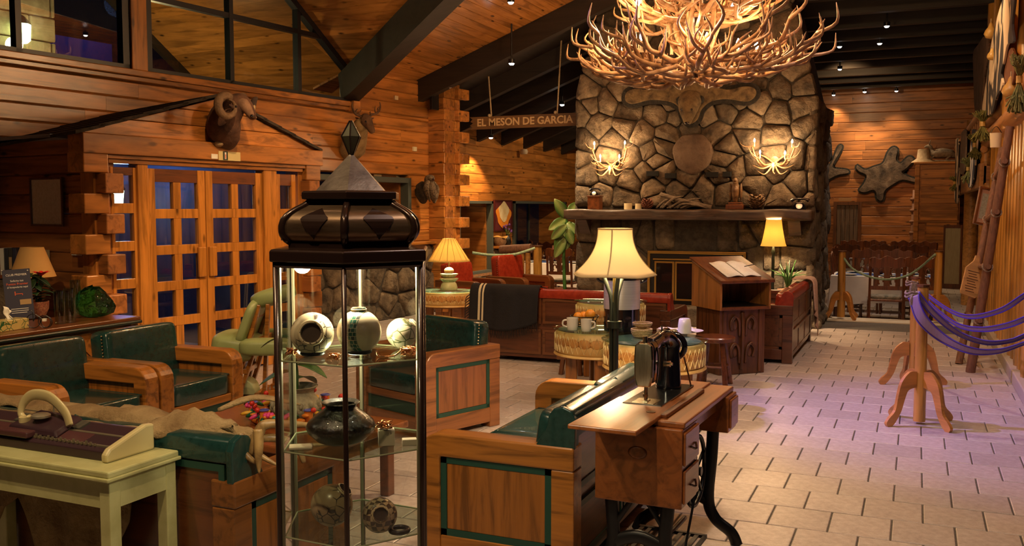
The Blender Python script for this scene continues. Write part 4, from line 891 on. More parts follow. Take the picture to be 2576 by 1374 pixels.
# mask and ears of the hide lying at the sofa end, with antlers
def mask(u, v):
    x = -2.66+.42*u; hw = .11*(1-u)**.5*(.55+.45*cos(u*2))+.022; q = (v-.5)*2
    return Vector((x, 2.82+.05*u+q*hw, .818+.03*sin(u*5)*(1-abs(q))-.05*abs(q)**2*(1+u)-.06*max(0, u-.75)+.008*sin(u*31+v*9)))
MB().sheet(mask, 22, 10, .014).o('mask', FUR, dh, smooth=True)
for a, b2, c, w in (((-2.42, 2.85, .85), (-2.30, 2.93, .895), (-2.14, 3.0, .865), .04),):
    P = arc([a, b2, c], 6); MB().tube(P, lerp([(w*.5, .008), (w, .012), (w*.8, .008), (.004, .003)], len(P)), 10).o('ear', FUR, dh, smooth=True)
ANT = mottle('antler_tan', (.12, .06, .02), (.40, .25, .095), 14, .4, .15, .004)
def antler(m, M, s=1., tines=5, spread=.55, nseg=7, thick=.018, lift=1.):
    main = [Vector((0, 0, 0)), Vector((.10, -.05, .10)), Vector((.24, -.06, .22)), Vector((.42, 0, .36)), Vector((.58, .10, .56)), Vector((.64, .18, .78))]
    P = [M @ (Vector((p.x, p.y, p.z*lift))*s) for p in arc(main, 4)]; m.tube(P, lerp([thick*s*1.25, thick*s, thick*s, thick*s*.85, thick*s*.6, thick*s*.12], len(P)), nseg)
    n_ = len(P)
    for k in range(tines):
        i = int(n_*(.08+.78*k/max(1, tines-1)*.95)); b_ = P[i]; L = s*(.20+.13*sin(k*1.9+.7))
        d1 = (M.to_3x3() @ Vector((.25-.12*k, -.75+.12*k, .55))).normalized(); d2 = (M.to_3x3() @ Vector((.05, -.25, 1))).normalized()
        m.tube(arc([b_, b_+d1*L*.5, b_+d1*L*.75+d2*L*.45], 4), lerp([thick*s*.85, thick*s*.55, thick*s*.08], 9), nseg)
    return m
da = T('shed_antlers', 'pair of forked antlers resting on the sofa arm beside the display case', 'antlers', (-.09, -.03, 0))
def seg3(pts, rr, nm='antler'): P = arc(pts, 5); MB().tube(P, lerp(rr, len(P)), 9).o(nm, ANT, da, smooth=True)
seg3([(-2.214, 2.824, 0.704), (-2.190, 2.840, 0.784), (-2.166, 2.856, 0.816), (-2.102, 2.928, 0.808), (-2.022, 3.032, 0.784)], [.016, .022, .02, .014, .004])
seg3([(-2.186, 2.832, 0.800), (-2.178, 2.824, 0.736), (-2.174, 2.816, 0.688), (-2.166, 2.808, 0.638)], [.02, .018, .014, .003], 'tine')
seg3([(-2.178, 2.824, 0.704), (-2.142, 2.840, 0.680), (-2.110, 2.856, 0.660)], [.012, .009, .003], 'tine')
seg3([(-2.238, 2.840, 0.736), (-2.190, 2.872, 0.756), (-2.134, 2.920, 0.744), (-2.094, 2.960, 0.696), (-2.078, 2.968, 0.648)], [.012, .016, .017, .015, .008])
seg3([(-2.102, 2.952, 0.712), (-2.054, 2.984, 0.716), (-1.982, 3.048, 0.712)], [.012, .009, .003], 'tine')
seg3([(-2.246, 2.808, 0.784), (-2.230, 2.800, 0.720), (-2.206, 2.808, 0.688), (-2.190, 2.824, 0.672)], [.014, .013, .012, .006], 'tine')
# ================================================================ SEWING TABLE AND MACHINE
SW = wood('sewing_wood', (.29, .088, .020), .32, .6, 1., 0, .05, .25, axis=1)
p0, p1, p2 = G(1427, 1070, .77), G(1597, 1088, .77), G(1805, 958, .77)
st_ = T('sewing_table', 'treadle sewing machine table with iron legs behind the green sofa', 'table', (p0.x, p0.y, 0), R(-2.5))
Wd, Ln = .385, 1.17
MB().box(0, .29, 0, .62, .755, .7745).o('folding_leaf', SW, st_, bev=.005); MB().box(0, .29, .62, Ln, .745, .77).o('table_top', SW, st_, bev=.005)
MB().box(.27, Wd+.02, .28, Ln, .735, .76).o('table_top', SW, st_, bev=.006); MB().box(.285, .315, .33, .95, .76, .778).o('bed_flap', REDW, st_, bev=.004)
MB().box(.02, .40, .26, .50, .40, .735).o('drawer_box', SW, st_, bev=.006); MB().box(.04, .36, .5, 1.1, .66, .74).o('case_skirt', SW, st_, bev=.004)
MB().box(.20, .42, 1.0, 1.17, .56, .735).o('drawer_box', SW, st_, bev=.006)
for y0, y1, z0, z1 in ((.27, .49, .58, .72), (.27, .49, .42, .56), (1.01, 1.16, .58, .72)):
    d = MB().box(.40 if y0 < 1 else .42, .412 if y0 < 1 else .432, y0, y1, z0, z1).o('drawer_front', SW, st_, bev=.006)
    MB().tube(arc([(.415, (y0+y1)/2-.04, (z0+z1)/2), (.428, (y0+y1)/2, (z0+z1)/2-.015), (.415, (y0+y1)/2+.04, (z0+z1)/2)]), .005, 6).o('drawer_pull', BRONZD, d)
# carved cartouche on the drawer end
MB().lathe([(.022, 0), (.028, .003), (.02, .005), (0, .003)], 24, M=Matrix.Translation((.21, .262, .62)) @ Matrix.Rotation(pi/2, 4, 'X') @ Matrix.Diagonal((1.5, 1, 1, 1))).o('carved_medallion', SW, st_, smooth=True)
def iron(pts, w=.02, h=.022, nm='iron_leg'):
    for q in range(len(pts)-1): pass
    P = arc(pts, 6); MB().tube(P, [(w, h)]*len(P), 8).o(nm, BLACK, st_, smooth=True)
for y in (.32, 1.05):
    iron([(.06, y, .73), (.07, y, .45), (.085, y, .22), (.05, y, .12), (-.02, y, .06), (-.05, y, 0)], .016, .03); iron([(.34, y, .73), (.33, y, .45), (.315, y, .22), (.35, y, .12), (.43, y, .06), (.46, y, 0)], .016, .03)
    iron([(.08, y, .2), (.2, y, .24), (.32, y, .2)], .014, .03, 'iron_brace'); iron([(.08, y, .26), (.2, y, .45), (.33, y, .66)], .009, .012, 'iron_brace'); iron([(.33, y, .26), (.2, y, .45), (.07, y, .66)], .009, .012, 'iron_brace')
iron([(.1, .32, .66), (.1, .7, .66), (.1, 1.05, .66)], .01, .015, 'iron_rail'); iron([(.2, .32, .1), (.2, .7, .1), (.2, 1.05, .1)], .012, .012, 'iron_rail')
wy, wz, wr0 = .86, .40, .165; m = MB(); P = [(.30, wy+wr0*cos(2*pi*k/28), wz+wr0*sin(2*pi*k/28)) for k in range(29)]; m.tube(P, .011, 8, caps=False); wh = m.o('flywheel', BLACK, st_, smooth=True)
for k in range(5): a = 2*pi*k/5+.4; MB().tube([(.30, wy, wz), (.30, wy+wr0*cos(a), wz+wr0*sin(a))], .009, 6).o('spoke', BLACK, wh)
MB().cyl((.27, wy, wz), (.33, wy, wz), .022, n=12).o('hub', BLACK, wh)
tr = MB(); tr.box(.03, .36, .48, .50, .085, .10).box(.03, .36, .84, .86, .085, .10)
for k in range(9): tr.box(.04+.038*k, .06+.038*k, .5, .84, .088, .098)
tr.o('treadle', BLACK, st_); MB().tube([(.31, .66, .1), (.315, .75, .24), (.31, .86, .36)], .006, 6).o('pitman_rod', BLACK, st_)
# the machine head
sm = T('sewing_machine', 'black vintage sewing machine with a chrome face plate', 'sewing machine', st_.matrix_basis @ Vector((.155, .72, .775)), R(-2.5))
CHR = mottle('worn_chrome', (.42, .38, .26), (.66, .60, .44), 5, .2, .05, metal=1, stretch=(8, 8, 1))
MB().box(-.09, .09, -.24, .30, -.004, .004).o('bed_plate', plain('bed_steel', (.18, .17, .15), .15, .9), sm, bev=.003)
MB().box(-.05, .05, -.235, -.12, .004, .006).o('needle_plate', CHR, sm)
m = MB(); P = arc([(0, .17, .0), (0, .17, .10), (0, .165, .18), (0, .15, .235), (0, .08, .262), (0, -.02, .258), (0, -.10, .252), (0, -.145, .25)], 4)
m.tube(P, lerp([(.055, .062), (.05, .055), (.046, .052), (.045, .05), (.036, .036), (.033, .033), (.036, .04), (.036, .04)], len(P)), 14); m.o('arm', BLKG, sm, smooth=True)
hd = MB().prism([(-.038, .09), (.038, .09), (.044, .15), (.044, .25), (.03, .275), (-.03, .275), (-.044, .25), (-.044, .15)], -.205, -.135, ax='y').o('head', BLKG, sm, bev=.008)
MB().prism([(-.030, .075), (.030, .075), (.042, .12), (.044, .20), (.040, .262), (.02, .272), (-.02, .272), (-.040, .262), (-.044, .20), (-.042, .12)], -.226, -.203, ax='y').o('face_plate', CHR, sm, bev=.007)
m = MB(); m.cyl((0, -.19, .09), (0, -.19, .012), .006, n=8); m.cyl((.0, -.19, .04), (0, -.19, .028), .012, n=8); m.o('needle_bar', CHR, sm)
m = MB(); m.cyl((0, -.17, .09), (0, -.17, .012), .005, n=8); m.box(-.012, .012, -.20, -.15, .006, .010); m.o('presser_foot', CHR, sm)
MB().cyl((0, -.2, .27), (0, -.2, .30), .010, n=10).o('pressure_screw', CHR, sm)
MB().tube(arc([(.045, -.17, .25), (.052, -.17, .20), (.05, -.175, .12), (.045, -.18, .09)]), .004, 6).o('take_up_guard', CHR, sm)
m = MB(); m.cyl((.045, -.06, .16), (.075, -.06, .16), .014, n=12); m.cyl((.075, -.06, .16), (.085, -.06, .16), .007, n=8); m.o('tension_dial', CHR, sm)
m = MB(); m.tube([(.0, .23+0*.02, .21+.062*sin(2*pi*k/20)) if False else (.062*cos(2*pi*k/20), .225, .20+.062*sin(2*pi*k/20)) for k in range(21)], .014, 8, caps=False); m.cyl((0, .2, .20), (0, .24, .20), .04, n=16); m.o('hand_wheel', BLKG, sm, smooth=True)
m = MB(); m.ball((.0, .12, .285), (.02, .035, .018), 10, 7); m.cyl((0, .05, .28), (0, .05, .32), .004, n=6); m.o('bobbin_winder', BLKG, sm, smooth=True)
MB().tube(arc([(.06, .22, .15), (.075, .25, .06), (.08, .28, .0)]), .004, 6).o('drive_belt', CARVE, sm)
MB().lathe([(.02, 0), (.02, .002), (0, .002)], 20, (.08, -.36, -.0)).o('brass_escutcheon', BRONZ, sm)
# ================================================================ DRUM TABLES, LAMPS, LECTERN
HIDE = mottle('rawhide', (.50, .28, .08), (.68, .45, .17), 5, .5, .2, .006, c3=(.72, .52, .24)); LACE = plain('lace_cream', (.72, .56, .27), .6); PATCH = mottle('hide_patch', (.36, .15, .03), (.52, .25, .06), 14, .6, .2)
def drum(label, c, r, zt, h=.20, glass=True):
    t = T('drum_table', label, 'table', (c.x, c.y, 0), 0, 'rawhide drum tables'); zb = zt-.02-h
    MB().lathe([(r*.90, zb), (r*.97, zb+.02), (r*.985, zb+h*.5), (r*.96, zb+h-.01), (r*.93, zb+h)], 40).o('drum_body', HIDE, t, smooth=60)
    MB().lathe([(r*.99, zb-.012), (r*1.02, zb-.004), (r*1.0, zb+.012)], 40).o('drum_hoop', HIDE, t, smooth=60)
    m = MB(); n = 22; P = []
    for k in range(2*n+1): a = pi*k/n; P.append((r*.992*cos(a), r*.992*sin(a), zb+(.03 if k % 2 else h-.03)))
    m.tube(P, .0045, 5, caps=False); m.o('lacing', LACE, t); P = [(x, y, 2*zb+h-z) for x, y, z in P]; MB().tube(P, .0045, 5, caps=False).o('lacing', LACE, t)
    for k in range(n):
        a = 2*pi*(k+.5)/n; o = MB(); o.ball((0, 0, 0), (pi*r/n*1.12, .007, .040), 10, 6); o.o('scallop_patch', PATCH, t, smooth=True, loc=(r*.98*cos(a), r*.98*sin(a), zb+h*.58), rz=a+pi/2)
    MB().lathe([(r*1.02, zt-.012), (r*1.04, zt-.009), (r*1.04, zt-.003), (r*1.02, zt)], 44).o('glass_top', GLASSG, t, smooth=40)
    MB().lathe([(r*.9, zb+h), (r*.9, zb+h+.006)], 40).o('drum_skin', plain('drum_skin', (.36, .43, .38), .5) if 'drum_skin' not in bpy.data.materials else bpy.data.materials['drum_skin'], t)
    for a in (.4, 2.0, 3.55, 5.1):
        x, y = r*.62*cos(a), r*.62*sin(a); MB().box(-.05, .05, -.05, .05, 0, zb-.0).o('leg', HONEYZ, t, bev=.01, loc=(x, y, 0), rz=a)
    for q in (0, pi/2): MB().box(-r*.95, r*.95, -.035, .035, zb-.06, zb-.012).o('crossbar', HONEY, t, bev=.008, rz=.4+q)
    return t
D2 = G(1646, 851, .62); D1 = G(1500, 826, .62)
D1 = D1+Vector((-.02, .12, 0))
drum('nearer rawhide drum table carrying the baskets and plate', D2, .40, .62); drum('farther rawhide drum table carrying the mugs and coffee urn', D1, .38, .615)
D3 = PY(1536, 755, 8.62); drum('rawhide drum table behind the coffee urn, against the red sofa', Vector((D3.x, 8.62, 0)), .34, D3.z)
DL_ = G(1126, 728, .66); drum('rawhide drum table under the lit scalloped lamp', Vector((DL_.x, DL_.y, 0)), .355, .66, .16)
stool('round wooden stool beside the lectern', G(1807, 968, 0)+Vector((-.03, -.04, 0)), .46, .185, REDW)
stool('round wooden stool under the farther drum table', G(1440, 935, 0)+Vector((.05, -.1, 0)), .40, .15, CARVE)
# floor lamp with bell shade
def bell(n4, rt, rb, h, z0, curve=1.7, seg=10, corner=.10):      # square bell shade with flared corners
    def f(u, v):
        a = 2*pi*u; q = ((a+pi/4) % (pi/2))/(pi/2); sq = 1/max(abs(cos(a)), abs(sin(a))); k = v**curve; r = rt+(rb-rt)*k; rr = r*(.86+.14*sq*1.0)*(1 if v < .6 else 1)
        sag = corner*h*(1-abs(2*((a/(pi/2)+.5) % 1)-1))*max(0, v-.7)/.3*-1
        return Vector((rr*cos(a), rr*sin(a), z0+h*(1-v)-sag*-.35*(1 if v > .7 else 0)))
    return f
SHD = shade('lamp_shade_cream', (.95, .83, .60), .8, .55, .0); SHDY = shade('lamp_shade_yellow', (.92, .72, .32), .8, .55, .0)
lp = V(1545, 900, 5.55); lp.z = 0; IRON = plain('dark_green_iron', (.022, .028, .022), .35, .4)
fl1 = T('floor_lamp', 'iron floor lamp with a large cream bell shade beside the sewing machine', 'floor lamp', (lp.x, lp.y, 0), YAW+.5)
zp = lambda y: V(1545, y, 5.55).z
MB().lathe([(.16, 0), (.16, .015), (.05, .05), (.025, .06), (0, .06)], 24).o('base', IRON, fl1, smooth=50)
for k in range(3):
    a = 2*pi*k/3+.2; c, s = cos(a), sin(a); MB().tube(arc([(.018*c, .018*s, .05), (.018*c, .018*s, .8), (.02*c, .02*s, zp(760)), (.045*c, .045*s, zp(722)), (.075*c, .075*s, zp(690))]), .013, 8).o('stem_rod', IRON, fl1, smooth=True)
MB().cyl((0, 0, zp(825)), (0, 0, zp(808)), .045, n=18).o('collar', IRON, fl1); MB().cyl((0, 0, zp(760)), (0, 0, zp(655)), .012, n=10).o('socket_stem', BRASS, fl1)
zt, zb = zp(576), zp(690)
MB().sheet(bell(4, .095, .232, zt-zb, zb, 2.3), 48, 14, .003).o('lamp_shade', SHD, fl1, smooth=True)
m = MB(); fb_ = bell(4, .097, .235, zt-zb, zb, 2.3)
for k in range(4):
    a = (k+.5)/4; MB().tube([fb_(a, v/12) for v in range(13)], .004, 6).o('shade_rib', plain('shade_braid', (.55, .42, .22), .8) if k == 0 else bpy.data.materials['shade_braid'], fl1)
for v in (0, 1): MB().tube([fb_(k/48, v) for k in range(49)], .005, 6, caps=False).o('shade_trim', bpy.data.materials['shade_braid'], fl1)
MB().ball((0, 0, zp(640)), (.03, .03, .042), 12, 8).o('bulb', BULB, fl1, smooth=True)
light('POINT', (lp.x, lp.y, zp(645)), 120, WARM2, .05)
# lamp by the fireplace
lq = G(1945, 800, 0); lq = V(1944, 700, 12.35); fl2 = T('floor_lamp', 'slim floor lamp with a small lit shade in front of the fireplace', 'floor lamp', (lq.x, lq.y, 0), YAW)
z2 = lambda y: V(1944, y, 12.35).z
MB().lathe([(.14, 0), (.14, .02), (.03, .05), (.02, .06), (.02, z2(640)), (.03, z2(635)), (.015, z2(625)), (.012, z2(600))], 16).o('lamp_pole', IRON, fl2, smooth=50)
MB().lathe([(.17, z2(619)), (.155, z2(612)), (.14, z2(600)), (.115, z2(575)), (.10, z2(553))], 28).o('lamp_shade', SHDY, fl2, smooth=60)
def open_lathe(o):
    import bmesh; bm = bmesh.new(); bm.from_mesh(o.data); bmesh.ops.delete(bm, geom=[f for f in bm.faces if len(f.verts) > 4], context='FACES_ONLY'); bm.to_mesh(o.data); bm.free()
    s = o.modifiers.new('thickness', 'SOLIDIFY'); s.thickness = .003
open_lathe([c for c in kids(fl2) if c.name.startswith('lamp_shade')][0])
MB().ball((0, 0, z2(585)), .035, 12, 8).o('bulb', BULB, fl2, smooth=True); light('POINT', (lq.x, lq.y, z2(590)), 110, WARM2, .05)
# scalloped table lamp
LG = mottle('lamp_pale_ceramic', (.46, .44, .22), (.58, .56, .32), 8, .4, .1); tl = T('table_lamp', 'scalloped pale green table lamp with a lit pleated shade', 'lamp', (DL_.x+.02, DL_.y, .66))
dd = (DL_.x*HF.x+DL_.y*HF.y); zk = lambda y: V(1147, y, dd).z
MB().lathe([(.10, .66-.66), (.105, .02), (.09, .07), (.075, .09)], 28).o('lamp_base', LG, tl, smooth=50)
for z, r in ((.09, .10), (.145, .095)): MB().lathe([(r*.7, z), (r, z+.03), (r*1.12, z+.045), (r*.9, z+.048), (r*.6, z+.05)], 48, wave=lambda a, i: 1+.06*cos(12*a)*(1 if i in (1, 2) else .3)).o('scallop_ring', LG, tl, smooth=True)
MB().ball((0, 0, .225), (.06, .06, .045), 16, 10).o('lamp_bulge', plain('lamp_peach', (.62, .40, .20), .4), tl, smooth=True)
MB().cyl((0, 0, .26), (0, 0, .40), .01, n=8).o('lamp_stem', BRASS, tl)
m = MB(); sh_ = m.lathe([(.252, zk(657)-.66), (.225, zk(650)-.66), (.15, zk(625)-.66), (.075, zk(600)-.66)], 96, wave=lambda a, i: 1+.02*cos(32*a)*(1 if i < 3 else .5)).o('lamp_shade', SHDY, tl, smooth=True); open_lathe(sh_)
for k in range(16):
    a = 2*pi*k/16; MB().tube([(.252*cos(a), .252*sin(a), zk(657)-.66), (.152*cos(a), .152*sin(a), zk(625)-.66), (.077*cos(a), .077*sin(a), zk(600)-.66)], .0025, 5).o('shade_wire', BRASS, tl)
MB().ball((0, 0, zk(632)-.66), (.03, .03, .04), 10, 8).o('bulb', BULB, tl, smooth=True); light('POINT', (DL_.x+.02, DL_.y, zk(636)), 80, WARM2, .05)
# ---- on the drum tables
TZ = .62
def on(px, py, z=TZ): return G(px, py, z)
du = D1.x*HF.x+D1.y*HF.y-.02; pu = on(1562, 832, .615); us = .60
cu = T('coffee_urn', 'tall steel coffee urn with a black base on the drum table', 'coffee urn', (pu.x, pu.y+.02, .615), YAW)
ru = 46*(pu.x*HF.x+pu.y*HF.y)/F; hz = lambda y: V(1562, y, pu.x*HF.x+pu.y*HF.y).z-.615
MB().lathe([(ru*.98, 0), (ru*.98, hz(775))], 32).o('urn_base', BLKG, cu, smooth=40, bev=.004); MB().lathe([(ru, hz(776)), (ru, hz(706)), (ru*.97, hz(702))], 32).o('urn_body', STEEL, cu, smooth=40)
MB().lathe([(ru*1.02, hz(703)), (ru*1.0, hz(694)), (ru*.6, hz(688)), (ru*.25, hz(686)), (ru*.2, hz(678)), (0, hz(676))], 32).o('lid', BLKG, cu, smooth=50)
for sx in (-1, 1): MB().tube(arc([(sx*ru*.98, 0, hz(712)), (sx*ru*1.28, 0, hz(706)), (sx*ru*1.3, 0, hz(698)), (sx*ru*.98, 0, hz(697))]), .012, 8).o('handle', BLKG, cu, smooth=True)
m = MB(); m.cyl((-.02, -ru, hz(815)), (-.02, -ru-.05, hz(815)), .014, n=10); m.cyl((-.02, -ru-.04, hz(812)), (-.02, -ru-.04, hz(800)), .009, n=8); m.o('spigot', BLKG, cu, smooth=40)
def mug(label, px, py, z, s=1., up=False, rz=0):
    p = on(px, py, z); t = T('mug', label, 'mug', (p.x, p.y, z), rz, 'white china mugs'); pr = [(.030, 0), (.034, .004), (.037, .03), (.040, .085), (.038, .085), (.034, .03), (0, .008)]
    if up: pr = [(.043, 0), (.041, .05), (.036, .085), (.030, .092), (.0, .09)]
    MB().lathe([(a*s, b2*s) for a, b2 in pr], 24).o('cup', WHITE, t, smooth=50)
    if not up: MB().tube(arc([(-.037*s, 0, .07*s), (-.062*s, 0, .064*s), (-.064*s, 0, .035*s), (-.036*s, 0, .022*s)]), .006*s, 8).o('handle', WHITE, t, smooth=True)
    return t
mug('white mug with its handle to the left, beside the fruit basket', 1440, 831, .615, 1.25, rz=YAW); mug('white mug in front of the oranges, right of the other mug', 1475, 834, .615, 1.22, rz=YAW+2.6)
mug('white mug standing upside down on the plate', 1722, 838, .632, 1.3, True)
pf = on(1470, 822, .615); fbk = T('fruit_basket', 'black wire fruit basket behind the mugs', 'basket', (pf.x, pf.y, .615))
for z, r in ((.01, .07), (.05, .10), (.095, .125)): MB().tube([(r*cos(2*pi*k/24), r*sin(2*pi*k/24), z) for k in range(25)], .004, 6, caps=False).o('wire_ring', BLACK, fbk)
for k in range(12): a = 2*pi*k/12; MB().tube([(.07*cos(a), .07*sin(a), .01), (.10*cos(a), .10*sin(a), .05), (.125*cos(a), .125*sin(a), .095)], .003, 5).o('wire', BLACK, fbk)
ORG = mottle('orange_peel', (.80, .26, .015), (.88, .36, .03), 60, .4, .3, .003)
for dx, dy, lab in ((-.055, .0, 'orange at the left of the wire fruit basket'), (.05, .0, 'larger orange at the right of the wire fruit basket'), (0, .06, 'orange at the back of the wire fruit basket')):
    r = .042 if dx <= 0 else .046; q = RGT*dx+HF*dy; m = MB(); m.ball((0, 0, 0), r, 16, 10); tag(m.o('orange', ORG, None, smooth=True, loc=(pf.x+q.x, pf.y+q.y, .615+.085+(.02 if dx > 0 else 0))), lab, 'fruit', 'oranges in the fruit basket')
WICK = mottle('wicker', (.30, .19, .07), (.62, .46, .22), 70, .7, .8, .006, stretch=(1, 1, 2.5))
def wbasket(label, px, py, z, r, h):
    p = on(px, py, z); t = T('wicker_basket', label, 'basket', (p.x, p.y, z), 0, 'small wicker baskets'); n = max(4, int(h/.012))
    for k in range(n):
        zz = h*(k+.5)/n; rr = r*(.72+.28*sin(min(1, (k+1)/n)*pi/2)); MB().tube([(rr*(1+.02*cos(14*a*1.0+k*pi))*cos(a), rr*(1+.02*cos(14*a+k*pi))*sin(a), zz) for a in [2*pi*q/40 for q in range(41)]], h/n*.55, 6, caps=False).o('coil', WICK, t, smooth=True)
    MB().lathe([(r*.74, 0), (r*.74, .006), (0, .006)], 20).o('basket_floor', WICK, t); return t
wbasket('round wicker basket on the nearer drum table, under another basket', 1614, 846, TZ, .082, .062); wbasket('smaller wicker basket stacked on top of the round one', 1616, 821, TZ+.066, .078, .032)
pb = on(1677, 846, TZ); sb = T('woven_box', 'square woven straw box holding sachets', 'box', (pb.x, pb.y, TZ), YAW+.45)
MB().box(-.058, .058, -.058, .058, 0, .06).o('box_body', WICK, sb, bev=.004); MB().box(-.05, .05, -.05, .05, .05, .066).o('sachets', PAPER, sb, bev=.006)
pt = on(1712, 836, TZ); pl = T('plate', 'white oval platter with a folded napkin', 'plate', (pt.x, pt.y, TZ), YAW)
MB().lathe([(.10, 0), (.12, .003), (.165, .014), (.168, .017), (.12, .009), (0, .007)], 40, M=Matrix.Diagonal((1.12, .9, 1, 1))).o('platter', WHITE, pl, smooth=50)
MB().sheet(lambda u, v: Vector((-.15+.26*u, -.10+.22*v, .014+.02*abs(sin(u*3+v*2)))), 10, 8, .003).o('napkin', PAPER, pl, smooth=True)
# lamp cord
m = MB(); a = Vector((lp.x, lp.y, .62)); m.tube(arc([(a.x-.0, a.y+.03, .60), G(1525, 850, .55), G(1512, 900, .3), G(1512, 945, .02)]), .004, 6); tag(m.o('lamp_cord', BLACK, None, smooth=True), 'thin dark cord hanging beside the floor lamp stem', 'cord')
# ---- lectern
lc = G(1870, 944, 0); le = T('lectern', 'carved wooden lectern with a sloping top and open shelf', 'lectern', (lc.x-.175, lc.y+.21, 0), R(43))
LW, LD = .52, .44
MB().box(-LW/2, LW/2, -LD/2, LD/2, .0, .66).o('body', CARVE, le, bev=.006); LSD = wood('lectern_side', (.36, .14, .032), .32, .6, 1.2, 0, .05, .4, axis=2)
tz0, tz1 = .92, 1.11
for x0, x1 in ((-LW/2-.03, -LW/2-.005), (LW/2+.005, LW/2+.03)): MB().prism([(-LD/2-.05, .645), (LD/2+.05, .645), (LD/2+.05, tz1), (-LD/2-.05, tz0)], x0, x1, ax='x').o('side_panel', LSD, le, bev=.004)
MB().box(-LW/2, LW/2, LD/2+.02, LD/2+.05, .645, tz1-.02).o('back_panel', LSD, le); MB().box(-LW/2-.01, LW/2+.01, -LD/2-.06, LD/2+.05, .645, .675).o('shelf', REDW, le, bev=.005)
MB().box(-LW/2+.0, LW/2, -LD/2-.02, LD/2, .675, .68).o('shelf_lining', BLACK, le)
MB().prism([(-LD/2-.09, tz0-.012), (LD/2+.07, tz1+.012), (LD/2+.07, tz1+.036), (-LD/2-.09, tz0+.02)], -LW/2-.05, LW/2+.05, ax='x').o('sloping_top', REDW, le, bev=.006)
sl_ = (tz1-tz0)/(LD+.1)
for sx in (-1, 1):
    def pg(u, v, sx=sx): x = sx*(.005+.19*u); y = -LD/2-.02+.34*v; return Vector((x, y, tz0+.037+sl_*(y+LD/2+.07)+.016*sin(pi*min(1, u*1.25))*(1-.5*u)))
    MB().sheet(pg, 10, 4, .008*sx).o('open_pages', PAPER, le, smooth=True)
# carving: four petal arches and a stem on the front
for zc in (.20, .47):
    for sx in (-1, 1):
        for q in range(2):
            P = arc([(sx*.035, -LD/2-.006, zc-.09), (sx*(.04+.01*q), -LD/2-.016, zc+.05), (sx*(.085+.012*q), -LD/2-.016, zc+.10+.012*q), (sx*(.13+.014*q), -LD/2-.016, zc+.05), (sx*(.115+.014*q), -LD/2-.006, zc-.03)])
            MB().tube(P, .011, 6).o('carved_petal', CARVE, le, smooth=True)
        m = MB(); m.ball((sx*.085, -LD/2, zc+.02), (.03, .012, .05), 10, 8); m.o('carved_bud', CARVE, le, smooth=True)
m = MB(); m.tube(arc([(-.01, -LD/2, .05), (0, -LD/2-.012, .25), (0, -LD/2-.014, .45), (0, -LD/2, .62)]), [(.03, .016)]*19, 8); m.o('carved_stem', CARVE, le, smooth=True)
for sx in (-1, 1): MB().box(sx*.205-.02, sx*.205+.02, -LD/2-.012, -LD/2, .02, .64).o('carved_stile', CARVE, le, bev=.005)
pn = tag(MB().cyl((0, 0, 0), (.09, .05, .02), .004, n=8).o('pen', BLACK, None, loc=(lc.x-.03, lc.y+.13, 1.065)), 'pen lying on the open guest book', 'pen')
# ================================================================ CONSOLE BY THE DOORS
def text(s, size, mt, parent, M, name='lettering', ext=.001, align='CENTER', bold=0.):
    c = bpy.data.curves.new('txt', 'FONT'); c.body = s; c.size = size; c.extrude = ext; c.align_x = align; c.align_y = 'CENTER'; c.offset = bold; c.resolution_u = 3
    o = bpy.data.objects.new('txt', c); COL.objects.link(o); bpy.context.view_layer.update()
    me = bpy.data.meshes.new_from_object(o.evaluated_get(bpy.context.evaluated_depsgraph_get())); bpy.data.objects.remove(o); bpy.data.curves.remove(c)
    me.materials.clear(); me.materials.append(mt); me.transform(M); return ob(name, me, parent)
CZ = .78; ca_, cb_ = G(0, 845, CZ), G(358, 797, CZ)
cn = T('console_table', 'long dark topped console with diagonal board front behind the armchairs', 'console', (-5.66, 5.56, 0))
MB().box(-.58, 0, -2.6, 0, CZ-.03, CZ).o('top', REDW, cn, bev=.006); MB().box(-.585, .012, -2.6, .01, CZ-.055, CZ-.028).o('top_edge', plain('dark_green_edge', (.012, .022, .018), .3), cn, bev=.01)
MB().box(-.5, -.06, -2.55, -.06, 0, CZ-.055).o('carcass', CARVE, cn)
for k in range(15):
    y = -2.6+.19*k; q = [(y, 0), (y+.18, 0), (y+.18-.7, .70), (y-.7, .70)]; q = clip(q, 1, 0, -.06); q = clip(q, -1, 0, 2.55)
    if len(q) > 2: MB().prism(q, -.06, -.04, ax='x').o('diagonal_board', HONEY, cn, bev=.003)
for y in (-2.55, -.08): MB().box(-.06, -.02, y, y+.07, 0, CZ-.055).o('stile', HONEYZ, cn)
cp = lambda x, y: G(x, y, CZ)
GG, n, l, b = nt('green_slag_glass'); b.inputs['Base Color'].default_value = (.05, .50, .20, 1); b.inputs['Transmission Weight'].default_value = 1.0; b.inputs['Roughness'].default_value = .03; b.inputs['IOR'].default_value = 1.45
bump(n, l, b, noise(n, l, coords(n, l, (1, 1, 1), False), 22, 3), .5, .02)
p = cp(264, 800); m = MB(); m.ball((0, 0, .12), (.175, .12, .125), 11, 7); random.seed(3)
m.v = [(x*(1+random.uniform(-.20, .12)+.12*sin(z*25)), y*(1+random.uniform(-.13, .08)), max(0, z*(1+random.uniform(-.08, .06))*(1-.5*max(0, x)))) for x, y, z in m.v]
tag(m.o('glass_rock', GG, None, loc=(p.x-.12, p.y, CZ), rz=YAW), 'large lump of green slag glass on the end of the console', 'ornament')
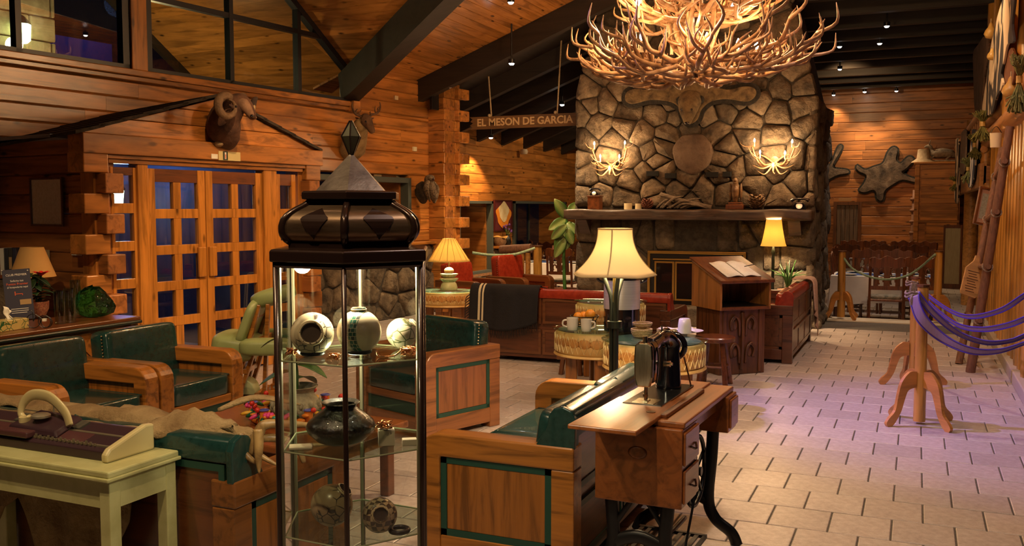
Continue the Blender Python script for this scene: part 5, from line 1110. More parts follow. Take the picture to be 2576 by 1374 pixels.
for (x, y), h, lab in (((152, 815), .25, 'tall clear tumbler nearest the wire tricycle'), ((178, 812), .26, 'tall clear tumbler in the middle of the three glasses'), ((192, 800), .30, 'tallest clear glass next to the green glass lump')):
    p = cp(x, y); tag(MB().lathe([(.036, 0), (.038, .004), (.042, h), (.039, h), (.034, .02), (0, .018)], 20).o('tumbler', pane('tumbler_glass', (.80, .84, .76), .16) if 'tumbler_glass' not in bpy.data.materials else bpy.data.materials['tumbler_glass'], None, smooth=50, loc=(p.x, p.y, CZ)), lab, 'glass', 'clear tumblers on the console')
p = cp(135, 800)+Vector((-.22, .02, 0)); po = T('poinsettia', 'poinsettia with one red bloom in a red woven basket', 'plant', (p.x, p.y, CZ))
BSK = mottle('red_basket', (.20, .03, .02), (.38, .16, .08), 60, .8, .6); MB().lathe([(.07, 0), (.095, .06), (.10, .12), (.09, .12), (.085, .06), (0, .03)], 24).o('basket', BSK, po, smooth=50)
DKG = mottle('dark_leaf', (.006, .022, .008), (.018, .05, .016), 10, .5, .1)
for k in range(26): leaf_(po, (.02*cos(k*2.4), .02*sin(k*2.4), .12+.009*k), k*2.4, R(35-50*(k/26)), .11+.03*(k % 3), .032, .06, DKG)
RB = plain('red_bract', (.65, .02, .015), .6)
for k in range(7): leaf_(po, (.10, -.02, .33), k*.9, R(35), .075, .02, .01, RB)
MB().tube([(0, 0, .08), (.04, .0, .25), (.10, -.02, .33)], .007, 6).o('stem', DKG, po)
p = cp(152, 790)+Vector((-.30, .0, 0)); dz = lambda y: V(152, y, p.x*HF.x+p.y*HF.y).z-CZ
lm = T('table_lamp', 'unlit table lamp with a plain orange cone shade on the console', 'lamp', (p.x, p.y, CZ)); SHO = mottle('shade_orange', (.50, .27, .08), (.56, .31, .10), 3, .9, 0)
kk = (p.x*HF.x+p.y*HF.y)/F; s_ = MB().lathe([(54*kk, dz(696)), (27*kk, dz(622))], 32).o('lamp_shade', SHO, lm, smooth=40); open_lathe(s_)
MB().lathe([(.07, 0), (.08, .01), (.035, .05), (.05, .15), (.03, dz(700)), (.01, dz(690)), (.01, dz(640))], 20).o('lamp_base', CARVE, lm, smooth=50)
# counter-top sign
SL = plain('sign_slate', (.045, .045, .075), .5); p = cp(72, 806)+Vector((-.10, 0, 0)); k2 = (p.x*HF.x+p.y*HF.y)/F
sg = T('counter_sign', 'slate blue counter sign with white and orange lettering', 'sign', (p.x, p.y, CZ), YAW+R(14))
hs = 128*k2; ws = 64*k2; MB().cb((0, 0, hs/2), (ws, .006, hs), ry=R(-4)).o('sign_board', SL, sg)
RX = Matrix.Rotation(R(-4), 4, 'Y') @ Matrix.Rotation(pi/2, 4, 'X'); WT = plain('print_white', (.75, .72, .68), .7); OR = plain('print_orange', (.70, .13, .05), .7)
def sgt(s, y, sz, mt, x=0, al='CENTER'): text(s, sz*k2, mt, sg, Matrix.Translation((0, -.0042, hs/2)) @ Matrix.Rotation(R(-4), 4, 'Y') @ Matrix.Translation((x*k2, 0, -y*k2)) @ Matrix.Rotation(pi/2, 4, 'X'), ext=.0006, align=al)
sgt('CLUB PREMIER', -50, 7.5, WT); sgt('Solicita tus', -35, 7, WT); sgt('Puntos Premier', -27, 8, OR); sgt('al hospedarte aquí', -19, 6.5, WT)
for yy in (36, 41, 46): MB().box(-20*k2, (20-4*(yy == 46))*k2, -.0006, .0002, (-yy-.7)*k2, (-yy+.7)*k2, Matrix.Translation((0, -.0042, hs/2)) @ Matrix.Rotation(R(-4), 4, 'Y')).o('small_print', WT, sg)
m = MB(); o_ = Matrix.Translation((0, -.0042, hs/2)) @ Matrix.Rotation(R(-4), 4, 'Y')
for x0, x1, z0, z1 in ((-8, -6, -2, 8), (-8, 10, 1, 2.5), (9, 10.5, -2, 2)): m.box(x0*k2, x1*k2, -.0006, .0002, z0*k2, z1*k2, o_)
m.o('bed_icon', OR, sg); MB().box(2*k2, 28*k2, -.0006, .0002, -26*k2, -13*k2, o_).o('card_picture', plain('card_gold', (.40, .26, .12), .6), sg)
for x in (-1, 1): MB().ball((x*ws*.46-.0+(.02 if x else 0)*-1, -.004, hs-.01), .006, 8, 6).o('corner_pin', STEEL, sg)
p = cp(33, 830); tbx = T('tissue_box', 'patterned tissue box with a white tissue', 'tissue box', (p.x-.03, p.y, CZ), R(6))
MB().box(-.06, .06, -.13, .11, 0, .075).o('carton', potmat('tissue_print', (.60, .46, .16), (.03, .12, .04), 22, 0), tbx, bev=.004)
MB().sheet(lambda u, v: Vector((-.03+.06*u+.01*sin(v*9), .01*sin(u*8+v*5)-.02, .07+.10*v*(1-.3*u))), 8, 8, .003).o('tissue', PAPER, tbx, smooth=True)
p = cp(95, 826); tc_ = T('wire_tricycle', 'small black wire tricycle candle holder', 'ornament', (p.x, p.y, CZ), YAW)
for x, r in ((-.03, .05), (.05, .045), (.055, .04)): MB().tube([(x+r*cos(2*pi*k/20), .02*(1 if x > .052 else 0), r+r*sin(2*pi*k/20)+.003) for k in range(21)], .003, 6, caps=False).o('wheel', BLACK, tc_)
MB().tube(arc([(-.03, 0, .05), (0, 0, .09), (.05, 0, .05)]), .003, 6).o('frame', BLACK, tc_); MB().tube(arc([(-.03, 0, .05), (-.035, 0, .12), (-.06, 0, .13)]), .003, 6).o('handlebar', BLACK, tc_)
MB().lathe([(.016, 0), (.018, .02), (.0, .02)], 12, (.045, .01, .05)).o('tea_light', WHITE, tc_)
# shelf with binders, stone block and papers against the vestibule side
q = V(12, 692, 7.75); sh = T('binder_shelf', 'wooden wall ledge carrying the binders at the left edge', 'shelf', (q.x, q.y, q.z), YAW)
MB().box(-.3, .12, -.02, .2, -.03, 0).o('board', REDW, sh, bev=.004); MB().box(-.3, .1, -.01, .2, -q.z, -.03).o('stone_support', STONED, sh, bev=.03)
for k, (c, x, lab) in enumerate((((.55, .52, .45), -.02, 'white ring binder on the wall ledge'), ((.02, .02, .025), .018, 'black ring binder right of the white one'), ((.03, .025, .02), .052, 'black ring binder with a tan spine, second from right'), ((.02, .02, .04), .086, 'dark blue binder at the right end of the ledge'))):
    w_ = RGT*x; t = T('binder', lab, 'binder', (q.x+w_.x, q.y+w_.y, q.z), YAW, 'binders on the wall ledge')
    MB().box(-.016, .016, 0, .16, 0, .225).o('cover', plain('binder_%d' % k, c, .5), t, bev=.003); MB().box(-.012, .012, -.002, 0, .05, .15).o('spine_label', plain('spine_tan', (.35, .22, .1), .6) if k == 2 else bpy.data.materials['binder_%d' % k], t)
SW_ = lambda x, y: PN(x, y, DL, 5.0)      # on the vestibule side wall
def wallsheet(name, label, cat, x0, y0, x1, y1, mt, fr=None, fm=None, off=.0, th=.006):
    a, b2 = SW_(x0, y0), SW_(x1, y1); t = T(name, label, cat, ((a.x+b2.x)/2, (a.y+b2.y)/2, (a.z+b2.z)/2), atan2(NL.y, NL.x)); w2 = (b2-a).dot(NL)/2; h2 = abs(a.z-b2.z)/2
    MB().box(-w2, w2, -th, 0, -h2, h2).o('sheet', mt, t)
    if fr:
        for bx in ((-w2-fr, -w2, -h2-fr, h2+fr), (w2, w2+fr, -h2-fr, h2+fr), (-w2, w2, h2, h2+fr), (-w2, w2, -h2-fr, -h2)): MB().box(bx[0], bx[1], -th-.012, 0, bx[2], bx[3]).o('frame', fm, t, bev=.003)
    return t
MAPM = mottle('framed_chart', (.66, .58, .45), (.80, .73, .60), 40, .5, 0, rnd=False, c3=(.55, .48, .36))
wallsheet('framed_document', 'framed pale document on the dark log wall left of the doors', 'picture', 80, 453, 159, 565, MAPM, .018, CARVE)
wallsheet('notice', 'white printed notice pinned beside the log corner', 'notice', 180, 602, 206, 643, PAPER); wallsheet('notice', 'small white card notice low on the log corner', 'notice', 203, 728, 221, 758, PAPER)
wallsheet('postcard', 'dark picture card leaning on the wall behind the sign', 'card', 60, 650, 96, 684, plain('card_dark', (.14, .13, .15), .4)); wallsheet('brochure', 'tan brochure standing behind the orange lamp shade', 'brochure', 104, 628, 126, 676, plain('brochure_tan', (.40, .30, .17), .6))
# exit card above the door
def lp_(x, y, p=-7.03): return PN(x, y, NL, p)
for (x0, y0, x1, y1), mt, lab in (((549, 380, 604, 406), plain('card_yellow', (.62, .52, .25), .6), 'cream exit card above the entrance doors'), ((531, 387, 547, 400), PAPER, 'small white label left of the exit card')):
    a, b2 = lp_(x0, y0), lp_(x1, y1); c = (a+b2)/2; t = T('door_card', lab, 'sign', (c.x, c.y, c.z), atan2(DL.y, DL.x)); w2 = (b2-a).dot(DL)/2; h2 = abs(a.z-b2.z)/2; MB().box(-w2, w2, -.006, 0, -h2, h2).o('card', mt, t)
    if x1 == 604:
        k3 = w2*2/55; MB().box((-17)*k3, (-5)*k3, -.008, -.006, -8*k3, 9*k3).o('pictogram', plain('exit_black', (.02, .03, .02), .6), t); MB().box(-13*k3, -9*k3, -.009, -.008, -6*k3, 7*k3).o('door_symbol', PAPER, t); MB().box(-12*k3, -10*k3, -.010, -.009, -5*k3, 3*k3).o('figure_symbol', OR, t)
# ================================================================ FIREPLACE DECOR
CANDLE = plain('candle_sleeve', (.75, .62, .38), .6)
def candle(par, loc, s=1., power=0, world=None):
    MB().cyl((0, 0, 0), (0, 0, .07*s), .012*s, n=10).o('candle_sleeve', CANDLE, par, loc=loc); b_ = MB(); b_.lathe([(.004*s, .07*s), (.016*s, .09*s), (.014*s, .11*s), (.003*s, .135*s), (0, .137*s)], 10); b_.o('bulb', BULB, par, smooth=True, loc=loc)
def sconce(label, bulbs, px, py):
    Yw = CY-.20; t = T('antler_sconce', label, 'wall lamp', PY(px, py, Yw), 0, 'antler wall sconces'); o = Vector(t.location); B = [PY(x, y, Yw-(.0 if i < 2 else .06))-o for i, (x, y) in enumerate(bulbs)]
    MB().lathe([(.06, 0), (.07, .02), (0, .03)], 16, M=Matrix.Translation((0, .17, -.05)) @ Matrix.Rotation(pi/2, 4, 'X')).o('back_plate', BONE, t)
    lo = Vector((0, .1, -.12))
    for i, b_ in enumerate(B):
        sx = 1 if b_.x >= 0 else -1; P = arc([lo+Vector((sx*.02, 0, 0)), lo+Vector((b_.x*.7, -.05, .0-.02)), Vector((b_.x*1.12, b_.y, b_.z-.12)), b_+Vector((0, 0, -.12))], 6)
        MB().tube(P, lerp([.016, .014, .012, .010], len(P)), 8).o('antler', BONE, t, smooth=True); candle(t, b_+Vector((0, 0, -.11)), .8)
        for q in range(2):
            a = P[8+5*q]; d = Vector((sx*random.uniform(.05, .16), -.06, random.uniform(-.08, .12))); MB().tube(arc([a, a+d*.6, a+d+Vector((0, -.02, .05))]), lerp([.009, .006, .002], 13), 6).o('tine', BONE, t, smooth=True)
    for sx in (-1, 1):
        for d in ((.28, -.05, -.02), (.20, -.12, -.10), (.24, .02, .14)):
            P = arc([lo, lo+Vector((sx*d[0]*.5, d[1], d[2]-.05)), lo+Vector((sx*d[0], d[1], d[2]))]); MB().tube(P, lerp([.015, .011, .002], 13), 7).o('antler', BONE, t, smooth=True)
    light('POINT', o+Vector((0, -.16, .02)), 26, WARM, .10)
    return t
sconce('antler wall sconce on the left of the chimney', [(1495, 356), (1572, 354), (1510, 388), (1558, 388), (1533, 418)], 1533, 395)
sconce('antler wall sconce on the right of the chimney', [(1898, 348), (1993, 350), (1912, 377), (1975, 379), (1945, 409)], 1945, 388)
# chandelier of antlers
CD = 9.0; cc = V(1748, 150, CD); zc_ = lambda y: V(1748, y, CD).z
ch = T('antler_chandelier', 'huge two tier chandelier woven from elk antlers', 'chandelier', (cc.x, cc.y, zc_(190)))
AM = []
for v_ in range(4):
    random.seed(20+v_); m = MB()
    main = [Vector((0, 0, 0)), Vector((.24, .06*(v_-1), -.03)), Vector((.52, .11*(v_-1.5), -.01+.02*v_)), Vector((.80, .08*(v_-1.5), .09)), Vector((1.0, .02, .24+.03*v_)), Vector((1.12, -.02, .44))]
    P = arc(main, 4); m.tube(P, lerp([.044, .042, .038, .032, .024, .005], len(P)), 7)
    for k, (i, L) in enumerate(((3, .30), (8, .36), (12, .40), (16, .34))):
        b_ = P[i]; sd_ = 1 if (k+v_) % 2 else -1; d = Vector((.14+.06*k, sd_*(.18-.02*k), L)); Q = arc([b_, b_+Vector((d.x*.9, d.y, d.z*.35)), b_+d+Vector((-.03, -sd_*.03, .03))], 4); m.tube(Q, lerp([.030, .022, .004], len(Q)), 6)
    AM.append(m.mesh('antler', BONE, True))
random.seed(11)
def put_antler(k, r0, a, z, pitch, roll, s, yaw=0):
    o = ob('antler', AM[k % 4], ch, (r0*cos(a), r0*sin(a), z)); o.rotation_euler = Euler((roll, pitch, a+yaw), 'XYZ'); o.scale = (s, s, s)
U = random.uniform
for k in range(30): a = 2*pi*k/30; put_antler(k, U(.36, .52), a, U(.0, .10), R(U(-8, 8)), R(U(-30, 30)), U(.56, .68), R(U(-24, 24)))
for k in range(22): a = 2*pi*k/22+.1; put_antler(k, U(.5, .66), a, U(-.01, .08), R(U(-6, 8)), R(U(-40, 40)), U(.46, .56), R(random.choice((-1, 1))*U(50, 85)))
for k in range(18): a = 2*pi*k/18+.1; put_antler(k, .08, a, U(-.03, .04), R(U(-3, 5)), R(U(-60, 60)), U(.5, .62), R(U(-40, 40)))
for k in range(7): a = 2*pi*k/7+.4; put_antler(k, .10, a, .10+.1*U(0, 1), R(U(-82, -66)), R(U(-40, 40)), U(.62, .74), R(U(-40, 40)))
for k in range(18): a = 2*pi*k/18; put_antler(k, U(.1, .3), a, .50+U(0, .12), R(U(-16, 0)), R(U(-40, 40)), U(.55, .66), R(U(-30, 30)))
for k in range(12): a = 2*pi*k/12+.2; put_antler(k, U(.3, .45), a, .52+U(0, .12), R(U(-6, 6)), R(U(-50, 50)), U(.42, .52), R(random.choice((-1, 1))*U(50, 85)))
for k in range(8): a = 2*pi*k/8+.3; put_antler(k, .16, a, .75, R(U(-50, -20)), R(U(-40, 40)), .6, R(U(-40, 40)))
m = MB(); m.cyl((0, 0, -.02), (0, 0, 1.5), .035, n=10); m.o('hanging_rod', BRONZD, ch)
random.seed(5)
for x, y, rr in ((1615, 95, -.5), (1778, 100, -.45), (1857, 115, -.3), (1903, 118, .2), (1560, 130, .3), (1690, 105, .5), (1605, 8, -.2), (1840, 20, .2)):
    p = V(x, y, CD+rr)-Vector(ch.location); candle(ch, (p.x, p.y, p.z-.13), 1.45)
for x, y, rr, pw in ((1560, 60, -.2, 26), (1930, 60, -.2, 26), (1748, 70, .9, 24), (1748, 60, -1.0, 22), (1748, -150, 0, 170)):
    light('POINT', V(x, y, CD+rr), pw, WARM, .12)
# bear pelt with head hung on the chimney
PELT = mottle('grizzled_pelt', (.045, .028, .014), (.20, .135, .065), 9, .95, 1., .02, rnd=False); PBLK = mottle('pelt_black', (.008, .007, .007), (.03, .025, .02), 20, .95, .8, .02)
def pelt(t, pts, M, mt, edge, th=.02, grow=1.0):
    cx = sum(p[0] for p in pts)/len(pts); cy = sum(p[1] for p in pts)/len(pts)
    P = [(p.x, p.y) for p in arc([(x, y, 0) for x, y in pts+[pts[0]]], 5)][:-1]; n = len(P)
    def off(d):
        out = []
        for i in range(n):
            a, b_ = P[i-1], P[(i+1) % n]; tx, ty = b_[0]-a[0], b_[1]-a[1]; L = sqrt(tx*tx+ty*ty) or 1; out.append((P[i][0]+ty/L*d, P[i][1]-tx/L*d))
        return out
    area = sum(P[i][0]*P[(i+1) % n][1]-P[(i+1) % n][0]*P[i][1] for i in range(n)); s = 1 if area > 0 else -1
    MB().prism(off(s*edge[1]), -.004, th*.5, M).o('backing', edge[0], t); MB().prism(P, th*.5, th, M).o('fur', mt, t, bev=.006)
bt = T('bear_pelt', 'black edged pelt with a snarling head spread over the chimney stones', 'pelt'); MBk = Matrix(((1, 0, 0, 0), (0, 0, -1, CY-.13), (0, 1, 0, 0), (0, 0, 0, 1)))
PP = [(1735, 200), (1690, 212), (1640, 226), (1600, 224), (1578, 232), (1574, 252), (1592, 262), (1640, 252), (1690, 258), (1712, 276), (1722, 300), (1738, 312), (1756, 300), (1766, 276), (1790, 256), (1830, 250), (1880, 256), (1902, 240), (1898, 222), (1872, 218), (1830, 226), (1785, 214)]
pelt(bt, [(PY(x, y, CY-.13).x, PY(x, y, CY-.13).z) for x, y in PP], MBk, PELT, (PBLK, .055), .03)
h0 = PY(1737, 262, CY-.18); P = arc([h0+Vector((0, .03, .12)), h0+Vector((0, -.06, .02)), h0+Vector((0, -.13, -.10)), h0+Vector((0, -.16, -.22)), h0+Vector((0, -.15, -.29))], 5)
MB().tube(P, lerp([(.15, .10), (.165, .13), (.13, .11), (.075, .075), (.04, .04)], len(P)), 14).o('head', PELT, bt, smooth=True)
for sx in (-1, 1): m = MB(); m.ball(h0+Vector((sx*.15, -.03, .05)), (.05, .03, .06), 10, 7); m.o('ear', PBLK, bt, smooth=True); m = MB(); m.ball(h0+Vector((sx*.07, -.235, -.10)), .016, 8, 6); m.o('eye', BLKG, bt, smooth=True)
m = MB(); m.ball(h0+Vector((0, -.20, -.28)), (.035, .025, .025), 10, 7); m.o('nose', BLKG, bt, smooth=True)
# round slab in the masonry
rc = PY(1741, 386, CY-.12); MB().lathe([(.29, -.08), (.285, .0), (.26, .022), (.15, .03), (0, .032)], 32, M=Matrix.Translation(rc) @ Matrix.Rotation(pi/2, 4, 'X') @ Matrix.Diagonal((.97, 1, 1, 1)), wave=lambda a, i: 1+.025*sin(3*a)+.02*sin(7*a)).o('round_stone', mottle('round_stone', (.075, .042, .025), (.15, .095, .06), 5, .8, .8, .05), FP, smooth=60)
# ---- things on the mantel (top at z = 1.62)
MZ = 1.622
def mn(x, dy=.24): p = PY(x, 520, CY-dy); return Vector((p.x, p.y, MZ))
p = mn(1497); t = T('wooden_box', 'square wooden box at the left end of the mantel', 'box', p); MB().box(-.09, .09, -.08, .08, 0, .19).o('box_body', REDW, t, bev=.006); MB().box(-.1, .1, -.09, .09, .185, .2).o('box_lid', CARVE, t, bev=.004)
def phone(label, loc, s=1., rz=0):
    t = T('telephone', label, 'telephone', loc, rz, 'old black telephones'); MB().prism([(-.09*s, 0), (.09*s, 0), (.08*s, .05*s), (.04*s, .09*s), (-.04*s, .09*s), (-.08*s, .05*s)], -.07*s, .07*s, ax='y').o('body', BLKG, t, bev=.008)
    MB().tube(arc([(-.11*s, 0, .11*s), (-.06*s, 0, .135*s), (.06*s, 0, .135*s), (.11*s, 0, .11*s)]), lerp([.026*s, .014*s, .014*s, .026*s], 19), 8).o('handset', BLKG, t, smooth=True); MB().lathe([(.04*s, 0), (.04*s, .008), (.02*s, .012), (0, .012)], 18, M=Matrix.Translation((0, -.07*s, .045*s)) @ Matrix.Rotation(R(70), 4, 'X')).o('dial', STEEL, t, smooth=40); return t
phone('old black telephone on top of the wooden box', mn(1497)+Vector((0, 0, .2)), .75); phone('old black telephone at the right end of the mantel', mn(2012), 1.05)
for x, r, h, lab in ((1580, .058, .09, 'wide cream pillar candle on the mantel'), (1606, .045, .085, 'narrower cream pillar candle beside the pine cone')):
    p = mn(x); t = T('candle', lab, 'candle', p, 0, 'pillar candles on the mantel'); MB().lathe([(r, 0), (r, h), (r*.85, h-.004), (0, h-.008)], 20).o('wax', CANDLE, t, smooth=40); MB().cyl((0, 0, h-.01), (0, 0, h+.012), .002, n=5).o('wick', BLACK, t)
def cone(label, loc, s, mt):
    t = T('pine_cone', label, 'pine cone', loc, 0, 'large pine cones on the mantel'); MB().ball((0, 0, s*.85), (s*.55, s*.55, s*.8), 10, 8).o('core', mt, t); m = MB()
    for k in range(60):
        a = k*2.4; z = k/60; r = s*(.35+.65*sin(pi*(.12+.8*z))); c = Vector((r*.75*cos(a), r*.75*sin(a), s*.1+s*1.55*z)); d = Vector((cos(a), sin(a), .35)); u = Vector((-sin(a), cos(a), 0)); w_ = s*.2
        m.add([c-u*w_, c+u*w_, c+d*s*.4+u*w_*.4+Vector((0, 0, .01)), c+d*s*.4-u*w_*.4+Vector((0, 0, .01)), c+Vector((0, 0, .02))], [(0, 1, 2, 3), (0, 3, 4), (3, 2, 4), (2, 1, 4)])
    o = m.o('scale', mt, t); o['kind'] = 'stuff'; return t
cone('reddish pine cone beside the candles', mn(1628), .085, mottle('cone_red', (.10, .03, .02), (.26, .09, .05), 20, .7, .3)); cone('big brown pine cone beside the carved bird', mn(1902), .115, mottle('cone_brown', (.06, .035, .018), (.20, .11, .05), 20, .7, .3))
DRF = mottle('driftwood', (.10, .075, .05), (.28, .21, .15), 12, .9, .6, stretch=(1, 6, 6)); t = T('driftwood', 'grey driftwood branches lying along the mantel', 'driftwood')
for k in range(9):
    a = mn(1650+9*k)+Vector((0, random.uniform(-.05, .05), .02)); b_ = mn(1700+10*k)+Vector((0, random.uniform(-.08, .05), random.uniform(.02, .2))); c_ = (a+b_)/2+Vector((0, -.02, .04))
    MB().tube(arc([a, c_, b_], 5), lerp([.012, .018, .004], 11), 6).o('branch', DRF, t, smooth=True)
MB().tube(arc([mn(1660)+Vector((0, 0, .22)), mn(1700)+Vector((0, -.02, .15)), mn(1745)+Vector((0, 0, .08)), mn(1790)+Vector((0, 0, .03))]), lerp([(.012, .03), (.02, .03), (.025, .035), (.012, .03)], 19), 8).o('branch', DRF, t, smooth=True)
p = mn(1850); t = T('carved_bird', 'dark carved bird of prey on a wooden block', 'carving', p); BRD = mottle('carved_bird_wood', (.06, .03, .012), (.18, .09, .03), 25, .5, .5)
MB().box(-.12, .12, -.09, .09, 0, .07).o('block', REDW, t, bev=.01); MB().box(-.09, .09, -.07, .07, .07, .10).o('block', REDW, t, bev=.008)
P = arc([(0, 0, .10), (0, 0, .18), (0, -.01, .27), (0, -.02, .34), (.0, -.05, .40), (0, -.09, .40)], 5); MB().tube(P, lerp([(.03, .03), (.065, .05), (.075, .055), (.05, .04), (.04, .035), (.008, .006)], len(P)), 12).o('bird_body', BRD, t, smooth=True)
for sx in (-1, 1): m = MB(); m.ball((sx*.07, .01, .24), (.022, .045, .12), 10, 8); m.o('wing', BRD, t, smooth=True)
# ================================================================ WALL TROPHIES, SIGN, PAINTING, PLANT
def head_tube(t, pts, rad, mt, nm='head', n=16): P = arc(pts, 5); return MB().tube(P, lerp(rad, len(P)), n).o(nm, mt, t, smooth=True)
# ram head above the doors (faces along the wall to the right)
def front(x, y, off): return PN(x, y, NL, -7.1+off)
RAMF = mottle('ram_fur', (.045, .018, .012), (.13, .06, .035), 7, .9, .8, .02, c3=(.17, .09, .05)); RHORN = mottle('ram_horn', (.09, .045, .02), (.19, .11, .055), 30, .6, .8, .01, stretch=(1, 1, 1)); RFACE = mottle('ram_face', (.15, .08, .05), (.28, .16, .10), 10, .9, .4)
rm = T('ram_head', 'mounted ram head with curled horns above the entrance', 'trophy head'); f_ = front
head_tube(rm, [f_(572, 372, .04), f_(566, 352, .10), f_(562, 322, .14), f_(568, 294, .18), f_(585, 272, .24), f_(600, 258, .28), f_(614, 262, .32), f_(626, 276, .36), f_(634, 292, .38), f_(635, 298, .385)],
    [(.06, .03), (.14, .07), (.165, .12), (.15, .13), (.12, .11), (.09, .09), (.075, .075), (.055, .055), (.042, .042), (.02, .02)], RAMF)
head_tube(rm, [f_(600, 254, .30), f_(612, 262, .345), f_(624, 278, .385), f_(633, 293, .40)], [(.05, .04), (.06, .058), (.046, .046), (.03, .028)], RFACE, 'face')
m = MB(); m.ball(f_(634, 292, .43), (.018, .02, .016), 8, 6); m.o('nose', BLKG, rm, smooth=True)
c0 = f_(567, 270, .36)
for side, yo in ((0, .0), (1, -.22)):
    c = c0+NL*yo*.9; P = []
    for k in range(26):
        a = R(60)+k/25*R(390); r = .108*(1-.38*k/25); P.append(c+DL*(r*cos(a))*1.05+Vector((0, 0, r*sin(a)))+NL*((.05 if side == 0 else -.03)*k/25))
    if side == 0: MB().tube(P, lerp([.042, .042, .038, .030, .020, .006], 26), 10).o('horn', RHORN, rm, smooth=True)
    else: P2 = arc([f_(600, 254, .22), f_(607, 246, .20), f_(612, 242, .16), f_(617, 246, .12)], 4); MB().tube(P2, lerp([.04, .04, .02], 13), 10).o('horn', RHORN, rm, smooth=True)
m = MB(); m.ball(f_(594, 268, .42), .012, 8, 6); m.o('eye', BLKG, rm, smooth=True)
MB().tube(arc([f_(590, 275, .36), f_(582, 268, .42), f_(576, 264, .44)]), lerp([.012, .02, .004], 13), 8).o('ear', RAMF, rm, smooth=True)
m = MB(); m.ball(f_(550, 362, .09), (.05, .04, .03), 10, 7); m.o('pale_tuft', mottle('tuft', (.3, .2, .1), (.4, .28, .15), 20, .9, .5), rm, smooth=True)
# small bird perched beyond the ram
bd = T('perched_bird', 'small stuffed bird perched on the vestibule roof behind the ram', 'stuffed bird'); q = lambda x, y, o=.12: PN(x, y, NL, -7.1+o)
head_tube(bd, [q(630, 292), q(632, 278), q(636, 262), q(640, 252), q(645, 248), q(648, 250)], [(.02, .02), (.04, .04), (.035, .035), (.028, .028), (.02, .02), (.004, .004)], mottle('bird_dark', (.02, .012, .01), (.07, .04, .03), 30, .8, .5), 'bird_body', 10)
MB().tube(arc([q(634, 284, .16), q(637, 274, .17), q(640, 266, .16)]), lerp([.01, .022, .01], 13), 8).o('pale_breast', mottle('bird_breast', (.4, .28, .15), (.55, .4, .22), 30, .8, .3), bd, smooth=True); m = MB(); m.ball(q(636, 296), (.05, .03, .025), 8, 6); m.o('perch', CARVE, bd, smooth=True)
# deer head on the main log wall
DF = mottle('deer_head_fur', (.15, .09, .035), (.33, .22, .10), 8, .9, .6, .01); DFD = mottle('deer_face_fur', (.05, .025, .012), (.14, .07, .035), 10, .9, .5)
w = lambda x, y, o: PN(x, y, NL, -8.6+o)
dd_ = T('deer_trophy', 'mounted deer head with antlers behind the finial of the display case', 'trophy head')
head_tube(dd_, [w(880, 400, .02), w(886, 380, .10), w(893, 355, .20), w(902, 330, .32), w(909, 312, .40), w(914, 304, .44)],
    [(.10, .05), (.19, .12), (.17, .13), (.13, .11), (.10, .09), (.06, .05)], DF)
head_tube(dd_, [w(908, 299, .42), w(915, 299, .45), w(922, 305, .49), w(930, 318, .53), w(936, 330, .56), w(938, 335, .565)], [(.03, .03), (.085, .08), (.085, .085), (.06, .055), (.045, .045), (.02, .02)], DFD, 'face')
MB().tube(arc([w(926, 300, .45), w(934, 298, .46), w(940, 297, .44)]), lerp([(.02, .012), (.035, .015), (.006, .005)], 13), 8).o('ear', DFD, dd_, smooth=True)
MB().tube(arc([w(912, 304, .42), w(904, 300, .36), w(894, 296, .30)]), lerp([(.02, .012), (.045, .015), (.006, .005)], 13), 8).o('ear', DFD, dd_, smooth=True)
for pts in ([(914, 300), (906, 292), (896, 288), (889, 278), (886, 264), (888, 256)], [(928, 296), (934, 289), (946, 286), (954, 278), (957, 266), (955, 257)]): P = arc([w(x, y, .44) for x, y in pts], 5); MB().tube(P, lerp([.019, .017, .014, .005], len(P)), 7).o('antler', DFD, dd_, smooth=True)
for a, b2, c in (((896, 288), (904, 284), (909, 276)), ((894, 286), (896, 278), (900, 274)), ((906, 292), (903, 286), (902, 283)), ((946, 286), (943, 278), (944, 266)), ((952, 281), (950, 274), (954, 268)), ((934, 290), (931, 284), (932, 280))): MB().tube(arc([w(*a, .44), w(*b2, .45), w(*c, .46)]), lerp([.013, .010, .003], 13), 6).o('tine', DFD, dd_, smooth=True)
m = MB(); m.ball(w(920, 306, .585), .016, 8, 6); m.o('eye', BLKG, dd_, smooth=True)
# owl / hawk mount on the column
hw = T('mounted_hawk', 'mounted hawk on a dark burl hanging on the log wall', 'stuffed bird'); w2_ = lambda x, y, o: PN(x, y, NL, -8.55+o)
head_tube(hw, [w2_(1065, 508, .04), w2_(1062, 490, .10), w2_(1060, 472, .10), w2_(1054, 462, .06)], [(.05, .04), (.11, .07), (.11, .06), (.06, .03)], mottle('burl', (.012, .008, .006), (.06, .035, .02), 12, .9, .8), 'burl', 10)
head_tube(hw, [w2_(1093, 510, .26), w2_(1090, 494, .28), w2_(1084, 474, .28), w2_(1078, 458, .26), w2_(1080, 448, .26), w2_(1086, 444, .28)], [(.02, .015), (.06, .05), (.085, .07), (.07, .06), (.065, .06), (.02, .02)], mottle('hawk_feather', (.035, .02, .010), (.24, .15, .08), 40, .9, 1., .03), 'bird_body', 12)
HWK = bpy.data.materials['hawk_feather']
m = MB(); m.ball(w2_(1084, 449, .30), (.06, .06, .055), 12, 8); m.o('bird_head', HWK, hw, smooth=True); MB().tube([w2_(1088, 450, .36), w2_(1093, 455, .38)], [.02, .003], 8).o('beak', BLKG, hw)
for a_ in ([(1078, 456), (1072, 472), (1076, 492), (1082, 508)], [(1090, 458), (1098, 474), (1097, 496), (1094, 512)]): P = arc([w2_(x, y, .30) for x, y in a_], 5); MB().tube(P, lerp([(.03, .02), (.055, .03), (.04, .02), (.005, .005)], len(P)), 8).o('wing', HWK, hw, smooth=True)
